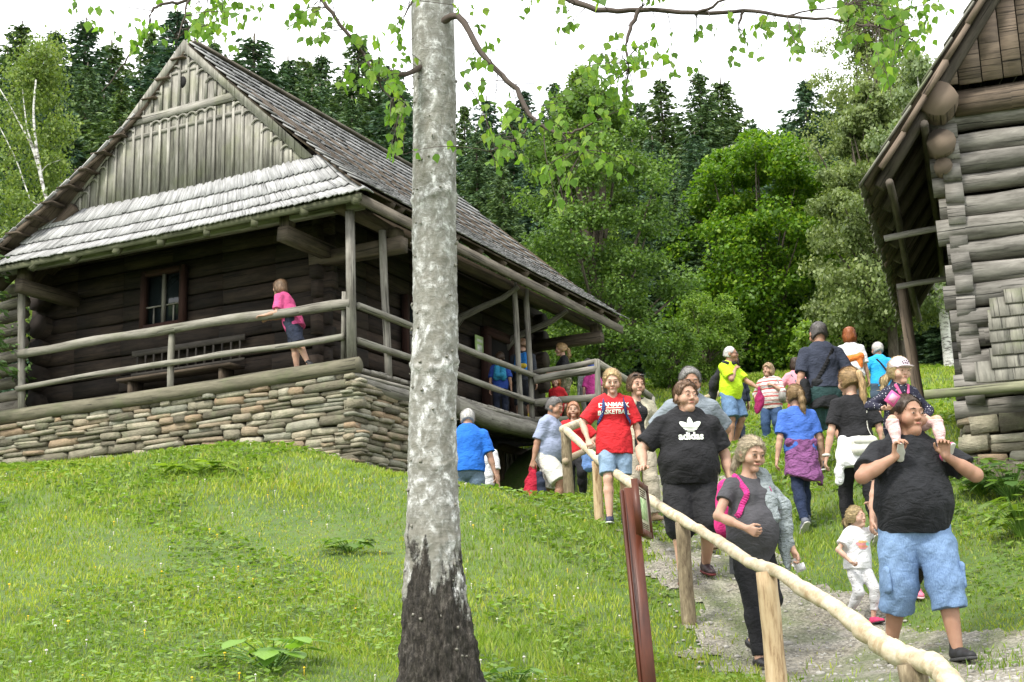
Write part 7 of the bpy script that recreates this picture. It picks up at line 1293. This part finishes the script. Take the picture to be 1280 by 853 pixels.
J = stand('person in dark clothes and yellow socks on the gallery behind the posts', 655, 508, 26.1, 1.74, 172, dict(h=.0125, face=False), z=FZ); hair(J, 'short', (.2, .12, .07)); shirt(J, fabric('dark slate cloth', (.03, .035, .045)), 1.8, -.05, .02); legs(J, fabric('dark slate cloth', (.03, .035, .045)), 1.2, .03); shoes(J, plain('yellow sock', (.6, .5, .05)), None, .14); backpack(J, 'backpack', 'bright blue and yellow backpack between the gallery posts', fabric('bright blue bag', (.02, .17, .5)), fabric('yellow bag cloth', (.5, .36, .03)), .15, .2, .1)
J = stand('blonde woman with ponytail in black t-shirt and camouflage trousers on the terrace', 708, 512, 27, 1.68, -84, dict(h=.0115, face=True, fem=1, skin=SKIN, head=(0, 8, 0), hands=[(-.16, -.32, 1.08), (.16, -.32, 1.08)], elbow=[(-.5, .4, -1), (.5, .4, -1)], brow=hairm('light brown hair', (.2, .12, .06)))); mh = hair(J, 'pony', (.42, .28, .13)); ponytail(J, mh, [(0, .1, .02), (0, .14, -.02), (0, .14, -.12), (0, .12, -.17)], [.02, .03, .03, .012]); shirt(J, BLACK, .8, -.05, .014); t = MT('camouflage'); t.col(t.ramp(t.noise(t.obj(), 16, 2), [(.4, (.05, .06, .03)), (.47, (.14, .14, .07)), (.53, (.09, .07, .04)), (.6, (.2, .19, .12))])); t.rough(.9); legs(J, t.m, 1.95, .03); shoes(J, plain('dark shoe', (.03, .03, .035)))
J = stand('small red-haired child in red clothes beside the woman on the terrace', 697, 512, 26.6, 1.22, -20, dict(h=.0125, face=True, kid=.7, skin=SKINC)); hair(J, 'bob', (.4, .17, .05)); shirt(J, MATS['red cotton'], 1.85, -.1, .03); legs(J, MATS['red cotton'], 1.9, .02); shoes(J, plain('light blue shoe', (.2, .4, .6)))
J = stand('grey-haired person in white on the terrace behind the rails', 737, 512, 28.2, 1.58, 160, dict(h=.0135, face=False)); hair(J, 'short', HAIRC['grey']); shirt(J, WHITE, 1.8, -.15, .03); legs(J, fabric('off white cotton', (.58, .57, .52)), 1.9, .03); shoes(J, plain('beige shoe', (.4, .33, .25)))
J = stand('child in pink top with blue and white striped helmet on the terrace', 742, 512, 27.4, 1.3, 176, dict(h=.0125, face=False, kid=.6, skin=SKINC)); shirt(J, fabric('magenta top', (.5, .05, .25)), .9, -.1, .022); legs(J, NAVY, 1.9, .02); shoes(J, plain('dark shoe', (.03, .03, .035))); hd = J['hd']; hr = J['hs']
hel = sdf_obj('helmet', [ball(hd(0, .015, .05), .115 * hr, [1.1, .9, 1.1], .01), plane(hd(0, 0, .02), J['HR'] @ np.array([0, 0, -1.]))], plain('blue helmet shell', (.03, .07, .3), .3), J['root'], .011)
sdf_obj('stripes', [cone(hd(x, .095, .03), hd(x * .4, .04, .155), .008, .008, None, .002) for x in (-.07, -.03, .01, .05, .09)], plain('white helmet stripe', (.7, .7, .72), .3), hel, .009)
